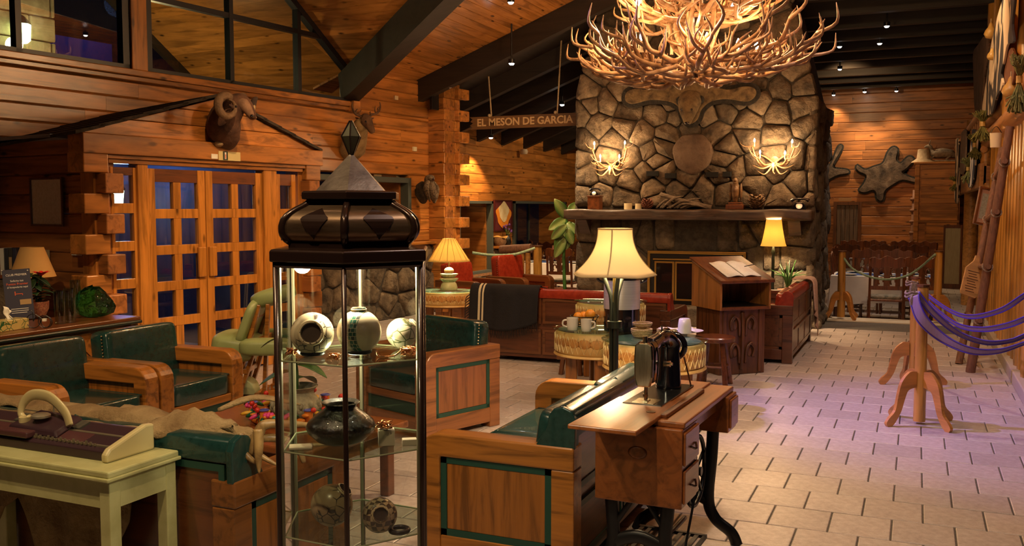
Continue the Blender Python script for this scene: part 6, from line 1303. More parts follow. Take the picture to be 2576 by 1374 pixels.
# hanging sign
SG = wood('sign_plank', (.155, .075, .026), .6, .55, 1, 0, .05, 0); CR_ = plain('carved_letter', (.60, .40, .20), .7)
SY = 13.55; a, b2 = PY(1183, 311, SY), PY(1456, 300, SY); hg = T('hanging_sign', 'wooden plank sign hung on two ropes above the dining room', 'sign', ((a.x+b2.x)/2, SY, (a.z+b2.z)/2)); L2 = (b2.x-a.x)/2; h2 = 17*SY*.99/F
q0 = [(-L2, -h2), (L2, -h2), (L2+.0, h2), (-L2, h2), (-L2+.05, h2*.62), (-L2+.01, h2*.25), (-L2+.06, -.0), (-L2+.0, -h2*.4), (-L2+.05, -h2*.7)]
MB().prism(q0, -.02, .02, ax='y').o('plank', SG, hg); k4 = 1.0
text('EL MESON DE GARCIA', h2*1.66, CR_, hg, Matrix.Translation((.02, -.023, -.0)) @ Matrix.Rotation(pi/2, 4, 'X') @ Matrix.Diagonal((1.0, 1, 1, 1)), ext=.003, bold=.004)
ROPE = mottle('rope', (.40, .28, .15), (.58, .44, .26), 60, .9, .5)
for x0, y0, x1, y1 in ((1228, 176, 1236, 288), (1413, 88, 1402, 280)):
    p, r = PY(x0, y0, SY)-Vector(hg.location), PY(x1, y1, SY)-Vector(hg.location); MB().tube([p+Vector((0, 0, .3)), p, r, r+Vector((0, 0, -.12))], [.01, .012, .012, .01], 7).o('rope', ROPE, hg, smooth=True); m = MB(); m.ball(r+Vector((-.02, -.03, -.02)), .028, 8, 6); m.o('knot', ROPE, hg, smooth=True)
# small wall fittings
def fit(name, label, cat, x, y, sx, sy, mt, off=.03, pl=-8.6): p = PN(x, y, NL, pl+off); k = p.dot(HF)/F; return tag(MB().box(-off, 0, -sx*k/2*1.5, sx*k/2*1.5, -sy*k/2, sy*k/2).o(name, mt, None, bev=.003, loc=p, rz=atan2(NL.y, NL.x)), label, cat)
fit('thermostat', 'small cream thermostat box high on the log wall', 'thermostat', 998, 246, 9, 10, plain('fit_cream', (.55, .42, .24), .5)); fit('light_switch', 'white square switch plate on the log wall', 'switch', 1045, 375, 9, 11, IVORY)
fit('speaker', 'black box loudspeaker set in the shadowed side of the pillar', 'speaker', 1097, 248, 22, 55, BLACK, .05, -8.45)
sc_ = T('security_camera', 'small white security camera on top of the pillar', 'camera', PN(1124, 217, NL, -8.2)); MB().cyl((0, 0, 0), (.09, -.06, -.015), .03, n=12).o('camera_body', plain('camera_grey', (.45, .40, .35), .4), sc_); MB().cyl((.0, 0, .0), (-.04, .05, .08), .01, n=8).o('bracket', bpy.data.materials['camera_grey'], sc_)
# painting on the dining wall
a, b2 = PX(1245, 507, -7.70), PX(1287, 577, -7.70); c = (a+b2)/2; pa = T('painting', 'painting of a pale figure on an orange ground in a maroon frame', 'painting', (c.x, c.y, c.z), -pi/2); w2, h2 = abs(b2.y-a.y)/2, abs(a.z-b2.z)/2
MB().box(-w2, w2, .0, .03, -h2, h2).o('canvas', plain('maroon', (.11, .012, .015), .6), pa)
for bx in ((-w2-.03, -w2, -h2, h2), (w2, w2+.03, -h2, h2), (-w2-.03, w2+.03, h2, h2+.03), (-w2-.03, w2+.03, -h2-.03, -h2)): MB().box(bx[0], bx[1], -.01, .03, bx[2], bx[3]).o('frame', plain('maroon_frame', (.07, .01, .01), .4) if 'maroon_frame' not in bpy.data.materials else bpy.data.materials['maroon_frame'], pa)
pa.rotation_euler.z = pi/2
def blob(r, mt, nm, y, sx, sz, cz): MB().prism([(r*sx*cos(t_)*(1+.12*sin(3*t_)+.08*sin(5*t_+1)), cz+r*sz*sin(t_)*(1+.1*cos(4*t_))) for t_ in [2*pi*k/26 for k in range(26)]], y-.004, y, ax='y').o(nm, mt, pa)
blob(w2, plain('paint_orange', (.80, .27, .02), .6), 'orange_ground', -.004, .86, h2/w2*.84, 0); blob(w2, mottle('paint_cream', (.70, .50, .22), (.85, .72, .45), 6, .6, 0), 'pale_figure', -.009, .58, h2/w2*.68, .08)
# dumb cane plant by the chimney
VAR, n, l, b = nt('variegated_leaf'); tc = n.new('ShaderNodeTexCoord'); sp = n.new('ShaderNodeSeparateXYZ'); l.new(tc.outputs['Object'], sp.inputs[0]); ab = n.new('ShaderNodeMath'); ab.operation = 'ABSOLUTE'; l.new(sp.outputs[0], ab.inputs[0])
wv = n.new('ShaderNodeTexWave'); wv.inputs['Scale'].default_value = 26; wv.inputs['Distortion'].default_value = 2.5; l.new(tc.outputs['Object'], wv.inputs[0]); wv.bands_direction = 'Y'
cen = ramp(n, l, ab.outputs[0], [(.0, 1.), (.07, 0.)]); mm = n.new('ShaderNodeMath'); mm.operation = 'MULTIPLY'; l.new(cen, mm.inputs[0]); l.new(wv.outputs['Fac'], mm.inputs[1]); l.new(mix(n, l, mm.outputs[0], (.035, .10, .012), (.42, .47, .16)), b.inputs['Base Color']); b.inputs['Roughness'].default_value = .35
pz = V(1422, 640, 14.3); pt_ = T('dumb_cane', 'tall potted dumb cane with broad variegated leaves beside the chimney', 'plant', (pz.x, pz.y, -.0)); v0_ = lambda x, y: V(x, y, 14.3)-Vector(pt_.location)
MB().lathe([(.16, 0), (.22, .35), (.24, .4), (.21, .4), (.18, .3), (0, .28)], 24).o('pot', mottle('terracotta', (.14, .05, .025), (.22, .09, .045), 8, .8, .3), pt_, smooth=50)
MB().tube(arc([(0, 0, .3), v0_(1418, 640), v0_(1424, 590), v0_(1426, 545), v0_(1426, 525)]), lerp([.03, .025, .02, .015], 25), 8).o('stem', LEAFG, pt_, smooth=True)
for bx, by, tx, ty, wd in ((1426, 548, 1398, 506, .12), (1427, 540, 1452, 510, .10), (1424, 550, 1384, 575, .11), (1425, 560, 1421, 592, .10), (1427, 560, 1450, 585, .10), (1422, 580, 1398, 628, .12), (1424, 590, 1424, 625, .12), (1421, 600, 1396, 645, .10), (1426, 575, 1438, 612, .10), (1423, 565, 1388, 600, .10)):
    A, B = v0_(bx, by), v0_(tx, ty); A = A+HF*random.uniform(-.08, .08)-HF*.05; d = B-A+HF*random.uniform(-.15, -.02); L = d.length*1.08; o = MB().sheet(leafsheet(L, wd*.74, L*.12, .25), 6, 12, .002).o('leaf', VAR, pt_, smooth=True); o.location = A
    yx = d.normalized(); nrm = -HF; nrm = (nrm-yx*nrm.dot(yx)).normalized(); xx = yx.cross(nrm); o.rotation_euler = Matrix((xx, yx, nrm)).transposed().to_euler()
# ================================================================ RIGHT SIDE: POSTS, STRAPS, LADDER, LOFT
FEET = wood('plywood_foot', (.47, .20, .05), .35, .7, 1, 0, .1, .3)
def foot_poly():
    o = arc([(.05, .44), (.12, .44), (.20, .36), (.235, .24), (.26, .13), (.32, .07), (.345, .03), (.33, .0)], 4); i = arc([(.29, .0), (.25, .04), (.20, .12), (.165, .22), (.13, .29), (.05, .31)], 4); return [(p.x, p.y) for p in o+i]
def post(label, x, y, zb, h, r=.066, scale=1., rz=.5, group='log rope posts on curved wooden feet'):
    t = T('rope_post', label, 'post', (x, y, zb), rz, group)
    P = [(0, 0, .02), (.004, .003, h*.3), (-.003, 0, h*.7), (0, 0, h)]; MB().tube(P, [r*1.02, r, r*.97, r*.92], 14).o('log', YLOG, t, smooth=40); MB().cyl((0, 0, h), (0, 0, h+.018), r*1.12, n=16).o('cap', CARVE, t)
    fm = MB(); fm.prism([(a*scale, b2*scale) for a, b2 in foot_poly()], -.013, .013, ax='y'); me = fm.mesh('foot', FEET)
    for k in range(4): o = ob('foot', me, t, rz=k*pi/2)
    return t
q1 = G(2312, 1066, 0); q2 = G(2296, 968, 0)
d1 = q1.dot(HF); d2 = q2.dot(HF); z1 = V(2303, 722, d1).z; z2_ = V(2298, 702, d2).z
post('log post holding the purple straps, nearest the camera', q1.x, q1.y, 0, z1, .043, .92, .75); post('log post holding the purple straps, just behind the nearest one', q2.x, q2.y, 0, z2_, .04, .9, .35)
qa = G(2115, 803, 0); post('log post at the dining room step beside the chimney', qa.x, qa.y, 0.012, V(2115, 634, qa.dot(HF)).z-.012, .056, .9, .785)
qb = PY(2357, 800, 14.5); post('log post at the dining room step on the right', qb.x, 14.5, .012, V(2357, 634, Vector((qb.x, 14.5, 0)).dot(HF)).z-.012, .056, .9, .9)
# braided strap tops and purple woven straps
PUR, n, l, b = nt('purple_weave'); v = coords(n, l, (1, 1, 1), False); wv = n.new('ShaderNodeTexWave'); wv.inputs['Scale'].default_value = 60; wv.inputs['Distortion'].default_value = 1; l.new(v, wv.inputs[0])
l.new(mix(n, l, wv.outputs['Fac'], (.15, .08, .15), (.30, .20, .32)), b.inputs['Base Color']); b.inputs['Roughness'].default_value = .5
PURB = plain('purple_edge', (.05, .02, .30), .4)
def strap(label, pts, w0, w1, tw0, tw1):
    P = arc(pts, 9); n_ = len(P); t = T('strap', label, 'strap', group='purple woven straps')
    def f(u, v):
        i = min(n_-1, int(u*(n_-1)+.5)); a = P[max(i-1, 0)]; b2 = P[min(i+1, n_-1)]; d = (b2-a).normalized(); up = Vector((0, 0, 1)); s = d.cross(up).normalized(); w_ = d.cross(s).normalized()*-1
        tw = tw0+(tw1-tw0)*u; ww = w0+(w1-w0)*u; return P[i]+(w_*cos(tw)+s*sin(tw))*((v-.5)*ww)
    MB().sheet(f, n_-1, 4, .003).o('webbing', PUR, t, smooth=True)
    for v in (0, 1): MB().tube([f(i/(n_-1), v) for i in range(n_)], .006, 6).o('bound_edge', PURB, t, smooth=True)
    return t
E0 = Vector((1.75, 7.3, 0)); VV = lambda x, y, d: V(x, y, d)
strap('uppermost purple strap, from the farther post', [VV(2302, 712, d2), VV(2345, 752, d2-.2), VV(2400, 787, d2-.6), VV(2450, 797, d2-.9), VV(2520, 780, d2-1.2), VV(2576, 744, d2-1.4), VV(2640, 700, d2-1.5)], .038, .034, .2, 1.0)
strap('second purple strap from the top, from the farther post', [VV(2300, 730, d2), VV(2350, 775, d2-.2), VV(2410, 818, d2-.6), VV(2470, 829, d2-.9), VV(2530, 820, d2-1.2), VV(2576, 803, d2-1.4), VV(2640, 770, d2-1.5)], .05, .038, .3, .9)
strap('third purple strap from the top, from the nearest post', [VV(2306, 738, d1-.06), VV(2350, 790, d1-.12), VV(2410, 838, d1-.2), VV(2480, 862, d1-.3), VV(2540, 858, d1-.35), VV(2576, 845, d1-.4), VV(2640, 815, d1-.5)], .05, .036, .5, 1.0)
strap('lowest purple strap, hanging wide from the nearest post', [VV(2298, 745, d1-.09), VV(2318, 800, d1-.15), VV(2370, 850, d1-.2), VV(2440, 882, d1-.3), VV(2510, 884, d1-.35), VV(2576, 864, d1-.4), VV(2640, 840, d1-.5)], .085, .022, -.2, 1.1)
JUTE = mottle('braided_cord', (.13, .08, .06), (.36, .27, .20), 60, .9, .6)
for dq, x, y, lab in ((d1-.075, 2303, 740, 'braided cord binding on the nearest strap post'), (d2-.07, 2300, 712, 'braided cord binding on the farther strap post')):
    c = V(x, y, dq); m = MB()
    for k in range(2): m.tube([c+HF*.05+Vector((.05*cos(a), .05*sin(a), .025*k-.02+.008*sin(3*a))) for a in [2*pi*j/16 for j in range(17)]], .009, 6, caps=False)
    for k in range(4): m.tube(arc([c+RGT*(.012*k-.02), c+RGT*(.02*k-.03)+Vector((0, 0, -.07)), c+RGT*(.025*k)+Vector((0, 0, -.15))]), lerp([.012, .012, .004], 13), 6)
    o = m.o('cord_binding', JUTE, None, smooth=True); tag(o, lab, 'cord', 'cord bindings on the strap posts')
# rope between the step posts, rope near the railing
def rope(label, pts, r, mt): P = arc(pts, 8); return tag(MB().tube(P, r, 8).o('barrier_rope', mt, None, smooth=True), label, 'rope', 'pale green barrier ropes')
GRP = mottle('green_rope', (.16, .24, .15), (.30, .40, .27), 40, .7, .5)
rope('pale green rope sagging between the two dining step posts', [V(2117, 640, qa.dot(HF)), V(2150, 680, 13.5), V(2220, 703, 13.45), V(2290, 690, 13.6), V(2353, 640, Vector((qb.x, 14.5, 0)).dot(HF)-.05)], .016, GRP)
rope('pale green rope sagging from the pillar to the log railing post', [V(1188, 636, 14.2), V(1235, 642, 14.2), V(1290, 641, 14.2), V(1330, 630, 14.2), V(1346, 624, 14.2)], .022, GRP)
# leaning rustic ladder
LOG = mottle('bark_log', (.11, .045, .024), (.21, .09, .045), 10, .7, .5, .01, stretch=(4, 4, 1)); a1, a2 = G(2412, 916, 0), G(2441, 937, 0); t1, t2 = PX(2520, 372, .84), PX(2541, 318, .80)
ld = T('rustic_ladder', 'rough log ladder leaning on the right wall', 'ladder')
for a, b2, r in ((a1, t1, .036), (a2, t2, .043)): MB().tube([a+Vector((0, 0, .0)), (a*.66+b2*.34), (a*.3+b2*.7), b2], [r*1.05, r, r*.96, r*.85], 10).o('rail', LOG, ld, smooth=40)
for k, f in enumerate((.22, .44, .66, .86)):
    p, q = a1.lerp(t1, f), a2.lerp(t2, f); d = (q-p).normalized(); MB().tube([p-d*.08, q+d*.08], .026, 9).o('rung', LOG, ld, smooth=40)
    for c in (p, q): m = MB(); m.tube([c+d*.02+Vector((.046*cos(j*pi/6), .025*sin(j*pi/6), .046*sin(j*pi/6))) for j in range(13)], .007, 6, caps=False); m.o('lashing', JUTE, ld)
# framed print and paddle board on the ladder
lr = a1.lerp(t1, .66); dl_ = V(2480, 520, lr.dot(HF)-.10); kf = dl_.dot(HF)/F
def onl(name, label, cat, x, y, tilt, d=10.35): p = V(x, y, d); t = T(name, label, cat, p, YAW); t.rotation_euler = Euler((R(-6), tilt, YAW), 'XYZ'); return t
fp = onl('framed_print', 'tilted framed menu print hung on the ladder', 'picture', 2480, 520, R(12)); w2, h2 = 19*kf, 44*kf
MB().box(-w2, w2, 0, .02, -h2, h2).o('mount', plain('mount_pink', (.42, .22, .13), .7), fp); MB().box(-w2*.72, w2*.72, -.003, 0, -h2*.76, h2*.76).o('print', mottle('print_grey', (.22, .21, .15), (.32, .31, .24), 50, .3, 0, coat=.5), fp)
for bx in ((-w2-.025, -w2, -h2-.025, h2+.025), (w2, w2+.025, -h2-.025, h2+.025), (-w2, w2, h2, h2+.025), (-w2, w2, -h2-.025, -h2)): MB().box(bx[0], bx[1], -.012, .02, bx[2], bx[3]).o('frame', REDW, fp, bev=.003)
pdl = onl('paddle_board', 'tan paddle shaped board with printed lines hung low on the ladder', 'sign', 2446, 697, R(14), 9.72); s = kf*1.0
MB().prism([(x*s, z*s) for x, z in ((-20, -46), (17, -50), (22, -44), (21, 22), (8, 40), (5, 54), (-4, 54), (-6, 40), (-21, 20), (-22, -38))], -.012, .012, ax='y').o('board', wood('paddle_tan', (.46, .25, .095), .6, .7, 1, 0, 0, 0), pdl, bev=.004)
INK = plain('burnt_ink', (.12, .05, .02), .8)
for k in range(9): z = (12-6.2*k)*s; MB().box((-15+2*(k % 3))*s, (14-3*((k*2) % 3))*s, -.0135, -.012, z, z+1.9*s).o('printed_line', INK, pdl)
# ---- loft above the right wall
lf = S(T('wall_loft', 'loft railing of logs hung with hides along the right side', 'loft')); LW_ = wood('loft_wood', (.44, .19, .055), .4, .6, 1, 0, .25, .2, axis=1)
MB().tube([(.93, 8.6, 2.58), (.93, 15.1, 2.62)], .12, 12).o('log_beam', LW_, lf, smooth=40); MB().tube([(.92, 8.6, 2.80), (.92, 15.1, 2.86)], .085, 12).o('log_beam', LW_, lf, smooth=40)
for y, r in ((11.45, .14), (10.2, .12), (15.0, .11)): MB().tube([(.96, y, 2.5), (.96, y, 5.0)], r, 12).o('log_post', YLOG, lf, smooth=40)
MB().box(.86, 2.0, 14.8, 25.0, 1.98, 2.24).o('deck', PINED, lf); MB().box(.80, .90, 14.8, 25.0, 1.93, 2.28).o('deck_fascia', LW_, lf, bev=.01)
MB().tube([(.86, 14.9, 3.06), (.86, 25, 3.08)], .075, 10).o('hand_rail', LW_, lf, smooth=40); MB().tube([(.86, 14.9, 2.48), (.86, 25, 2.48)], .05, 10).o('lower_rail', LW_, lf, smooth=40)
y = 15.1; k = 0
while y < 24.9: MB().box(.83, .88, y, y+.22, 2.24, 3.05).o('baluster', LW_, lf, bev=.01); y += .52; k += 1
for y in (14.9, 19.6): MB().tube([(.95, y, -.2), (.95, y, 2.0)], .13, 12).o('log_post', YL2, lf, smooth=40); MB().tube([(.9, y+.1, 2.2), (.9, y+.1, 3.3)], .08, 10).o('log_post', YL2, lf, smooth=40)
MB().box(1.9, 2.0, 14.6, 25.2, -.2, 5.0).o('inner_wall', PINED, lf); MB().box(1.0, 1.9, 14.58, 14.66, -.2, 2.0).o('recess_return', CARVE, lf)
for z in (.6, 1.1, 1.55): MB().box(1.45, 1.85, 15.2, 19.0, z, z+.03).o('recess_shelf', plain('pale_shelf', (.4, .33, .25), .6) if z == .6 else bpy.data.materials['pale_shelf'], lf)
# hides and bundles hung on the loft rail
COW, n, l, b = nt('cowhide'); l.new(ramp(n, l, noise(n, l, coords(n, l, (1, 1, 1), False), 1.25, 3, .55, .6), [(.49, (.025, .018, .018)), (.53, (.62, .47, .31))]), b.inputs['Base Color']); b.inputs['Roughness'].default_value = .9
MRr = lambda X: Matrix(((0, 0, -1, X), (1, 0, 0, 0), (0, 1, 0, 0), (0, 0, 0, 1)))
def hide_r(name, label, pts, X, mt, th=.025):
    t = T(name, label, 'hide', group='hides hung on the loft rail'); q = [(PX(x, y, X).y, PX(x, y, X).z) for x, y in pts]; P = [(p.x, p.y) for p in arc([(a, b2, 0) for a, b2 in q+[q[0]]], 4)][:-1]; MB().prism(P, 0, th, MRr(X)).o('skin', mt, t, bev=.006); return t
hide_r('cowhide', 'large black and white cowhide at the top right corner', [(2538, -30), (2560, -30), (2552, 60), (2556, 105), (2540, 112), (2532, 150), (2524, 185), (2528, 215), (2512, 245), (2503, 280), (2490, 290), (2475, 284), (2480, 240), (2488, 190), (2497, 120), (2515, 40)], .80, COW)
SHAG = mottle('shaggy_brown', (.03, .016, .010), (.16, .085, .05), 16, .95, 1., .03, stretch=(1, 1, .35))
hide_r('shaggy_hide', 'dark brown shaggy hide left of the large cowhide', [(2478, 92), (2492, 100), (2488, 150), (2480, 200), (2476, 250), (2470, 284), (2457, 282), (2453, 200), (2452, 135), (2462, 115)], .80, SHAG)
hide_r('leather_hide', 'red brown leather piece between the cowhide and the herb bundle', [(2540, 135), (2552, 120), (2560, 160), (2552, 215), (2536, 230), (2522, 215), (2524, 180)], .83, mottle('red_brown_leather', (.12, .04, .015), (.22, .08, .03), 6, .6, .3))
hide_r('cowhide', 'narrow striped cowhide at the far end of the loft rail', [(2407, 350), (2414, 352), (2416, 420), (2413, 505), (2404, 500), (2406, 420)], .79, COW); hide_r('cowhide', 'cream hide strip on the far loft rail', [(2421, 335), (2433, 328), (2432, 400), (2428, 432), (2418, 430)], .79, mottle('cream_hide', (.30, .21, .14), (.45, .33, .22), 10, .9, .4))
hide_r('cowhide', 'small black and white cowhide near the middle of the loft rail', [(2450, 325), (2462, 335), (2458, 400), (2452, 455), (2440, 470), (2443, 400)], .785, COW)
GRD = mottle('gourd', (.36, .19, .04), (.52, .31, .08), 5, .4, .1)
def gourd(label, x, y, r, X=.76): p = PX(x, y, X); t = T('gourd', label, 'gourd', p, 0, 'dried gourds on the loft rail'); MB().lathe([(.0, -r), (r*.7, -r*.8), (r, -r*.2), (r*.8, r*.4), (r*.4, r*.9), (r*.25, r*1.4), (r*.1, r*1.6)], 16).o('shell', GRD, t, smooth=60); MB().cyl((0, 0, r*1.5), (0, 0, r*2.2), .006, n=6).o('stalk', ROPE, t)
gourd('round dried gourd above the shaggy hide', 2492, 82, .075); gourd('yellow dried gourd below the herb bundle', 2542, 226, .08, .80); gourd('slim yellow gourd between the shaggy hide and the cowhide', 2495, 140, .055)
HERB = mottle('dried_herb', (.06, .07, .015), (.24, .20, .05), 18, .9, .3)
def herb(label, x, y, hgt, w_, X=.74):
    p = PX(x, y, X); t = T('herb_bundle', label, 'dried herbs', p, 0, 'dried herb bundles on the loft rail'); m = MB()
    for k in range(220):
        a = random.uniform(0, 6.28); s_ = random.uniform(.05, 1); up = random.choice((1, -1.3)); m.tube([(0, 0, 0), (w_*.5*s_*cos(a), w_*.5*s_*sin(a), up*hgt*.25), (w_*s_*cos(a), w_*s_*sin(a), up*hgt*.5*random.uniform(.6, 1.1))], [.003, .004, .006], 4)
    m.o('sprigs', HERB, t)['kind'] = 'stuff'; MB().cyl((0, 0, -.03), (0, 0, .03), w_*.25, n=10).o('tie', GRD, t)
herb('big dried herb bundle at the right edge of the frame', 2564, 200, .40, .10, .76); herb('dried herb bundle under the large cowhide', 2472, 312, .32, .14); herb('dried herb bundle on the middle of the loft rail', 2452, 365, .3, .12); herb('dried herb bundle at the far end of the loft rail', 2436, 425, .34, .13); herb('dark dried herb bundle hanging below the far rail', 2402, 460, .26, .12)
mg = PX(2505, 352, .74); t = T('bucket', 'small cream bucket hanging near the ladder top', 'bucket', mg); MB().lathe([(.05, -.08), (.06, .07), (.055, .07), (.045, -.07), (0, -.07)], 16).o('pail', CANDLE, t, smooth=50); MB().tube(arc([(-.058, 0, .06), (0, 0, .14), (.058, 0, .06)]), .004, 6).o('bail', BLACK, t)
# ================================================================ DINING ROOM
DCH = wood('dining_chair_wood', (.15, .045, .016), .28, .5, 1.4, 0, .2, .4, axis=2)
SEATF = mottle('seat_fabric', (.05, .06, .05), (.30, .25, .20), 14, .9, .2)
def make_chair(label, loc, rz):
    t = T('dining_chair', label, 'chair', loc, rz, 'carved dining chairs'); w = .24     # faces +y local, back at y=0
    for sx in (-1, 1):
        MB().tube([(sx*w, .02, 0), (sx*w, .0, .45), (sx*(w-.005), -.05, 1.08)], [(.022, .022)]*3, 6).o('leg', DCH, t); MB().tube([(sx*w, .42, 0), (sx*w, .42, .44)], .022, 6).o('leg', DCH, t)
        MB().box(sx*w-.015, sx*w+.015, 0, .42, .2, .23).o('stretcher', DCH, t)
    MB().box(-w-.02, w+.02, -.01, .45, .42, .455).o('seat', DCH, t, bev=.008); m = MB(); pillow(m, (0, .22, .475), (.22, .2, .03), .3, 16, 8); m.o('seat_pad', SEATF, t, smooth=True)
    o = arc([(-w-.02, .96, 0), (-w-.02, 1.07, 0), (-w*.75, 1.10, 0), (-w*.45, 1.075, 0), (0, 1.125, 0), (w*.45, 1.075, 0), (w*.75, 1.10, 0), (w+.02, 1.07, 0), (w+.02, .96, 0)], 4); MB().prism([(p.x, p.y) for p in o]+[(w*.5, .93), (0, .96), (-w*.5, .93)], -.065, -.04, ax='y').o('crest_rail', DCH, t, bev=.004)
    MB().box(-w, w, -.03, -.005, .60, .66).o('back_rail', DCH, t)
    for x0, x1 in ((-.045, .045), (-.19, -.12), (.12, .19)): MB().add([(x0, -.02, .64), (x1, -.02, .64), (x1, -.065, .97), (x0, -.065, .97), (x0, .0, .64), (x1, .0, .64), (x1, -.045, .97), (x0, -.045, .97)], [(0, 1, 2, 3), (7, 6, 5, 4), (0, 4, 5, 1), (1, 5, 6, 2), (2, 6, 7, 3), (3, 7, 4, 0)]).o('splat', DCH, t)
    for sx in (-1, 1):
        for z in (.73, .87): m = MB(); m.tube([(sx*.085+.035*cos(a), -.03-.1*(z-.64), z+.055*sin(a)) for a in [pi*k/8-.2 for k in range(12)]], .014, 6); m.o('carved_scroll', DCH, t, smooth=True)
    return t
LZ = -.2
ch0 = make_chair('carved dining chair with its back to the step, in front of the blue runner', (0, 0, LZ), 0)
pos = PY(2228, 800, 15.15); ch0.location = (pos.x, 15.15, LZ); ch0.rotation_euler.z = R(4)
def ch_(px, Y, rz, label): p = PY(px, 700, Y); dup(ch0, (p.x, Y, LZ), rz, label)
for px, Y, rz, lab in ((2100, 16.4, R(-88), 'carved dining chair at the left end of the near table, side on'), (2106, 18.7, R(-100), 'carved dining chair half hidden by the chimney'), (2180, 17.75, R(175), 'carved dining chair behind the near table, left of two'), (2255, 17.7, R(180), 'carved dining chair behind the near table, right of two'), (2345, 16.6, R(88), 'carved dining chair at the right end of the near table'), (2318, 15.35, R(8), 'carved dining chair right of the nearest one'),
    (2130, 20.3, R(-10), 'carved dining chair of the second table, by the weathered door'), (2142, 22.6, R(180), 'carved dining chair of the second table against the back wall, left'), (2196, 22.8, R(178), 'pale backed dining chair against the back wall, middle'), (2222, 20.3, R(5), 'carved dining chair of the second table, in the middle'), (2270, 22.7, R(185), 'carved dining chair against the back wall under the pelt'), (2324, 22.4, R(170), 'carved dining chair nearest the pine closet'), (2298, 20.2, R(10), 'carved dining chair of the second table on the right'),
    (1408, 16.2, R(0), 'carved dining chair left of the chimney, its back to the red sofa'), (1372, 18.6, R(170), 'carved dining chair beside the railing post, farther back'), (1450, 18.9, R(180), 'carved dining chair half hidden behind the potted plant'), (1340, 19.8, R(-60), 'carved dining chair seen through the log railing')): ch_(px, Y, rz, lab)
CLO = mottle('tablecloth_white', (.66, .61, .58), (.76, .71, .68), 4, .9, .1); BLU = mottle('blue_runner', (.02, .055, .22), (.04, .10, .34), 10, .8, .1); MAR = mottle('clay_jar', (.09, .025, .015), (.18, .06, .03), 8, .6, .2)
def dtable(label, x, y, wx, wy, tags):
    t = T('dining_table', label, 'table', (x, y, LZ), 0, 'dining tables with blue runners'); MB().box(-wx/2, wx/2, -wy/2, wy/2, .70, .74).o('tabletop', DCH, t)
    for sx in (-1, 1):
        for sy in (-1, 1): MB().box(sx*(wx/2-.1)-.03, sx*(wx/2-.1)+.03, sy*(wy/2-.1)-.03, sy*(wy/2-.1)+.03, 0, .7).o('leg', DCH, t)
    def cl(u, v):      # cloth: top then skirts
        a = 2*pi*u; c, s_ = cos(a), sin(a); k = 1/max(abs(c), abs(s_)); ex, ey = wx/2*c*k, wy/2*s_*k
        if v <= .5: f = v/.5; return Vector((ex*f*1.01, ey*f*1.01, .747))
        f = (v-.5)/.5; out = 1.01+.05*f*(1+sin(a*9)*.7); return Vector((ex*out, ey*out, .747-.42*f*(1+.25*(k-1)/.41)))
    cloth = tag(MB().sheet(cl, 64, 10, -.003).o('tablecloth', CLO, None, smooth=40, loc=(x, y, LZ)), 'white cloth on '+tags, 'tablecloth', 'white tablecloths')
    rn = tag(MB().sheet(lambda u, v: Vector((-wx*.52+wx*1.04*u, -wy*.3+wy*.6*v, .752-(.0 if .02 < u < .98 else .15))), 20, 4, .003).o('table_runner', BLU, None, loc=(x, y, LZ)), 'blue runner across '+tags, 'runner', 'blue table runners')
    for k, (sx, sy) in enumerate(((-.33, -.34), (.05, -.36), (.36, -.32), (-.3, .34), (.3, .34))):
        tag(MB().lathe([(.06, 0), (.10, .006), (.125, .016), (.12, .018), (0, .008)], 24).o('plate', WHITE, None, smooth=50, loc=(x+sx*wx, y+sy*wy, LZ+.757)), ['left front', 'middle front', 'right front', 'left back', 'right back'][k]+' white plate on '+tags, 'plate', 'plates on the dining tables')
    jr = tag(MB().lathe([(.05, 0), (.10, .04), (.11, .09), (.08, .15), (.05, .19), (.03, .25), (.02, .33), (0, .33)], 20).o('clay_jar', MAR, None, smooth=50, loc=(x-wx*.05, y, LZ+.757)), 'dark clay jar on '+tags, 'jar', 'clay jars on the dining tables')
    for k, sx in enumerate((-.15, .2)): tag(MB().lathe([(.028, 0), (.004, .008), (.004, .07), (.034, .12), (.03, .17), (.028, .17), (.03, .12), (0, .075)], 14).o('wine_glass', GLASS, None, smooth=50, loc=(x+sx*wx, y-wy*.12, LZ+.757)), ['left', 'right'][k]+' stemmed glass on '+tags, 'glass', 'glasses on the dining tables')
pt2 = PY(2222, 700, 16.35); dtable('nearest dining table with a white cloth behind the step', pt2.x, 16.35, 1.55, 1.0, 'the nearest dining table by the step')
pt3 = PY(2222, 640, 21.3); dtable('far dining table in front of the back wall', pt3.x, 21.3, 1.6, 1.0, 'the far dining table by the back wall')
pt4 = PY(1400, 690, 17.6); dtable('dining table left of the chimney behind the log railing', pt4.x, 17.6, 1.5, 1.0, 'the dining table left of the chimney')
# log railing left of the chimney
rl = T('log_railing', 'short log railing with square balusters behind the red armchairs', 'railing', (0, 14.35, 0)); r0, r1 = PY(1262, 620, 14.35), PY(1334, 620, 14.35)
MB().tube([(r0.x-.02, 0, r0.z-.06), (r1.x+.02, 0, r1.z-.03)], .075, 12).o('top_rail', LOG, rl, smooth=40)
for x in (1268, 1283, 1298, 1313, 1328): p = PY(x, 640, 14.35); MB().tube([(p.x, 0, 0), (p.x, 0, r0.z-.1)], .045, 10).o('baluster', YL2, rl, smooth=40)
MB().tube([(r0.x, 0, .15), (r1.x, 0, .15)], .04, 8).o('bottom_rail', LOG, rl)
pq = PY(1353, 640, 14.3); post('log post at the end of the short railing', pq.x, 14.3, 0, V(1353, 620, Vector((pq.x, 14.3, 0)).dot(HF)).z, .075, .8, .3)
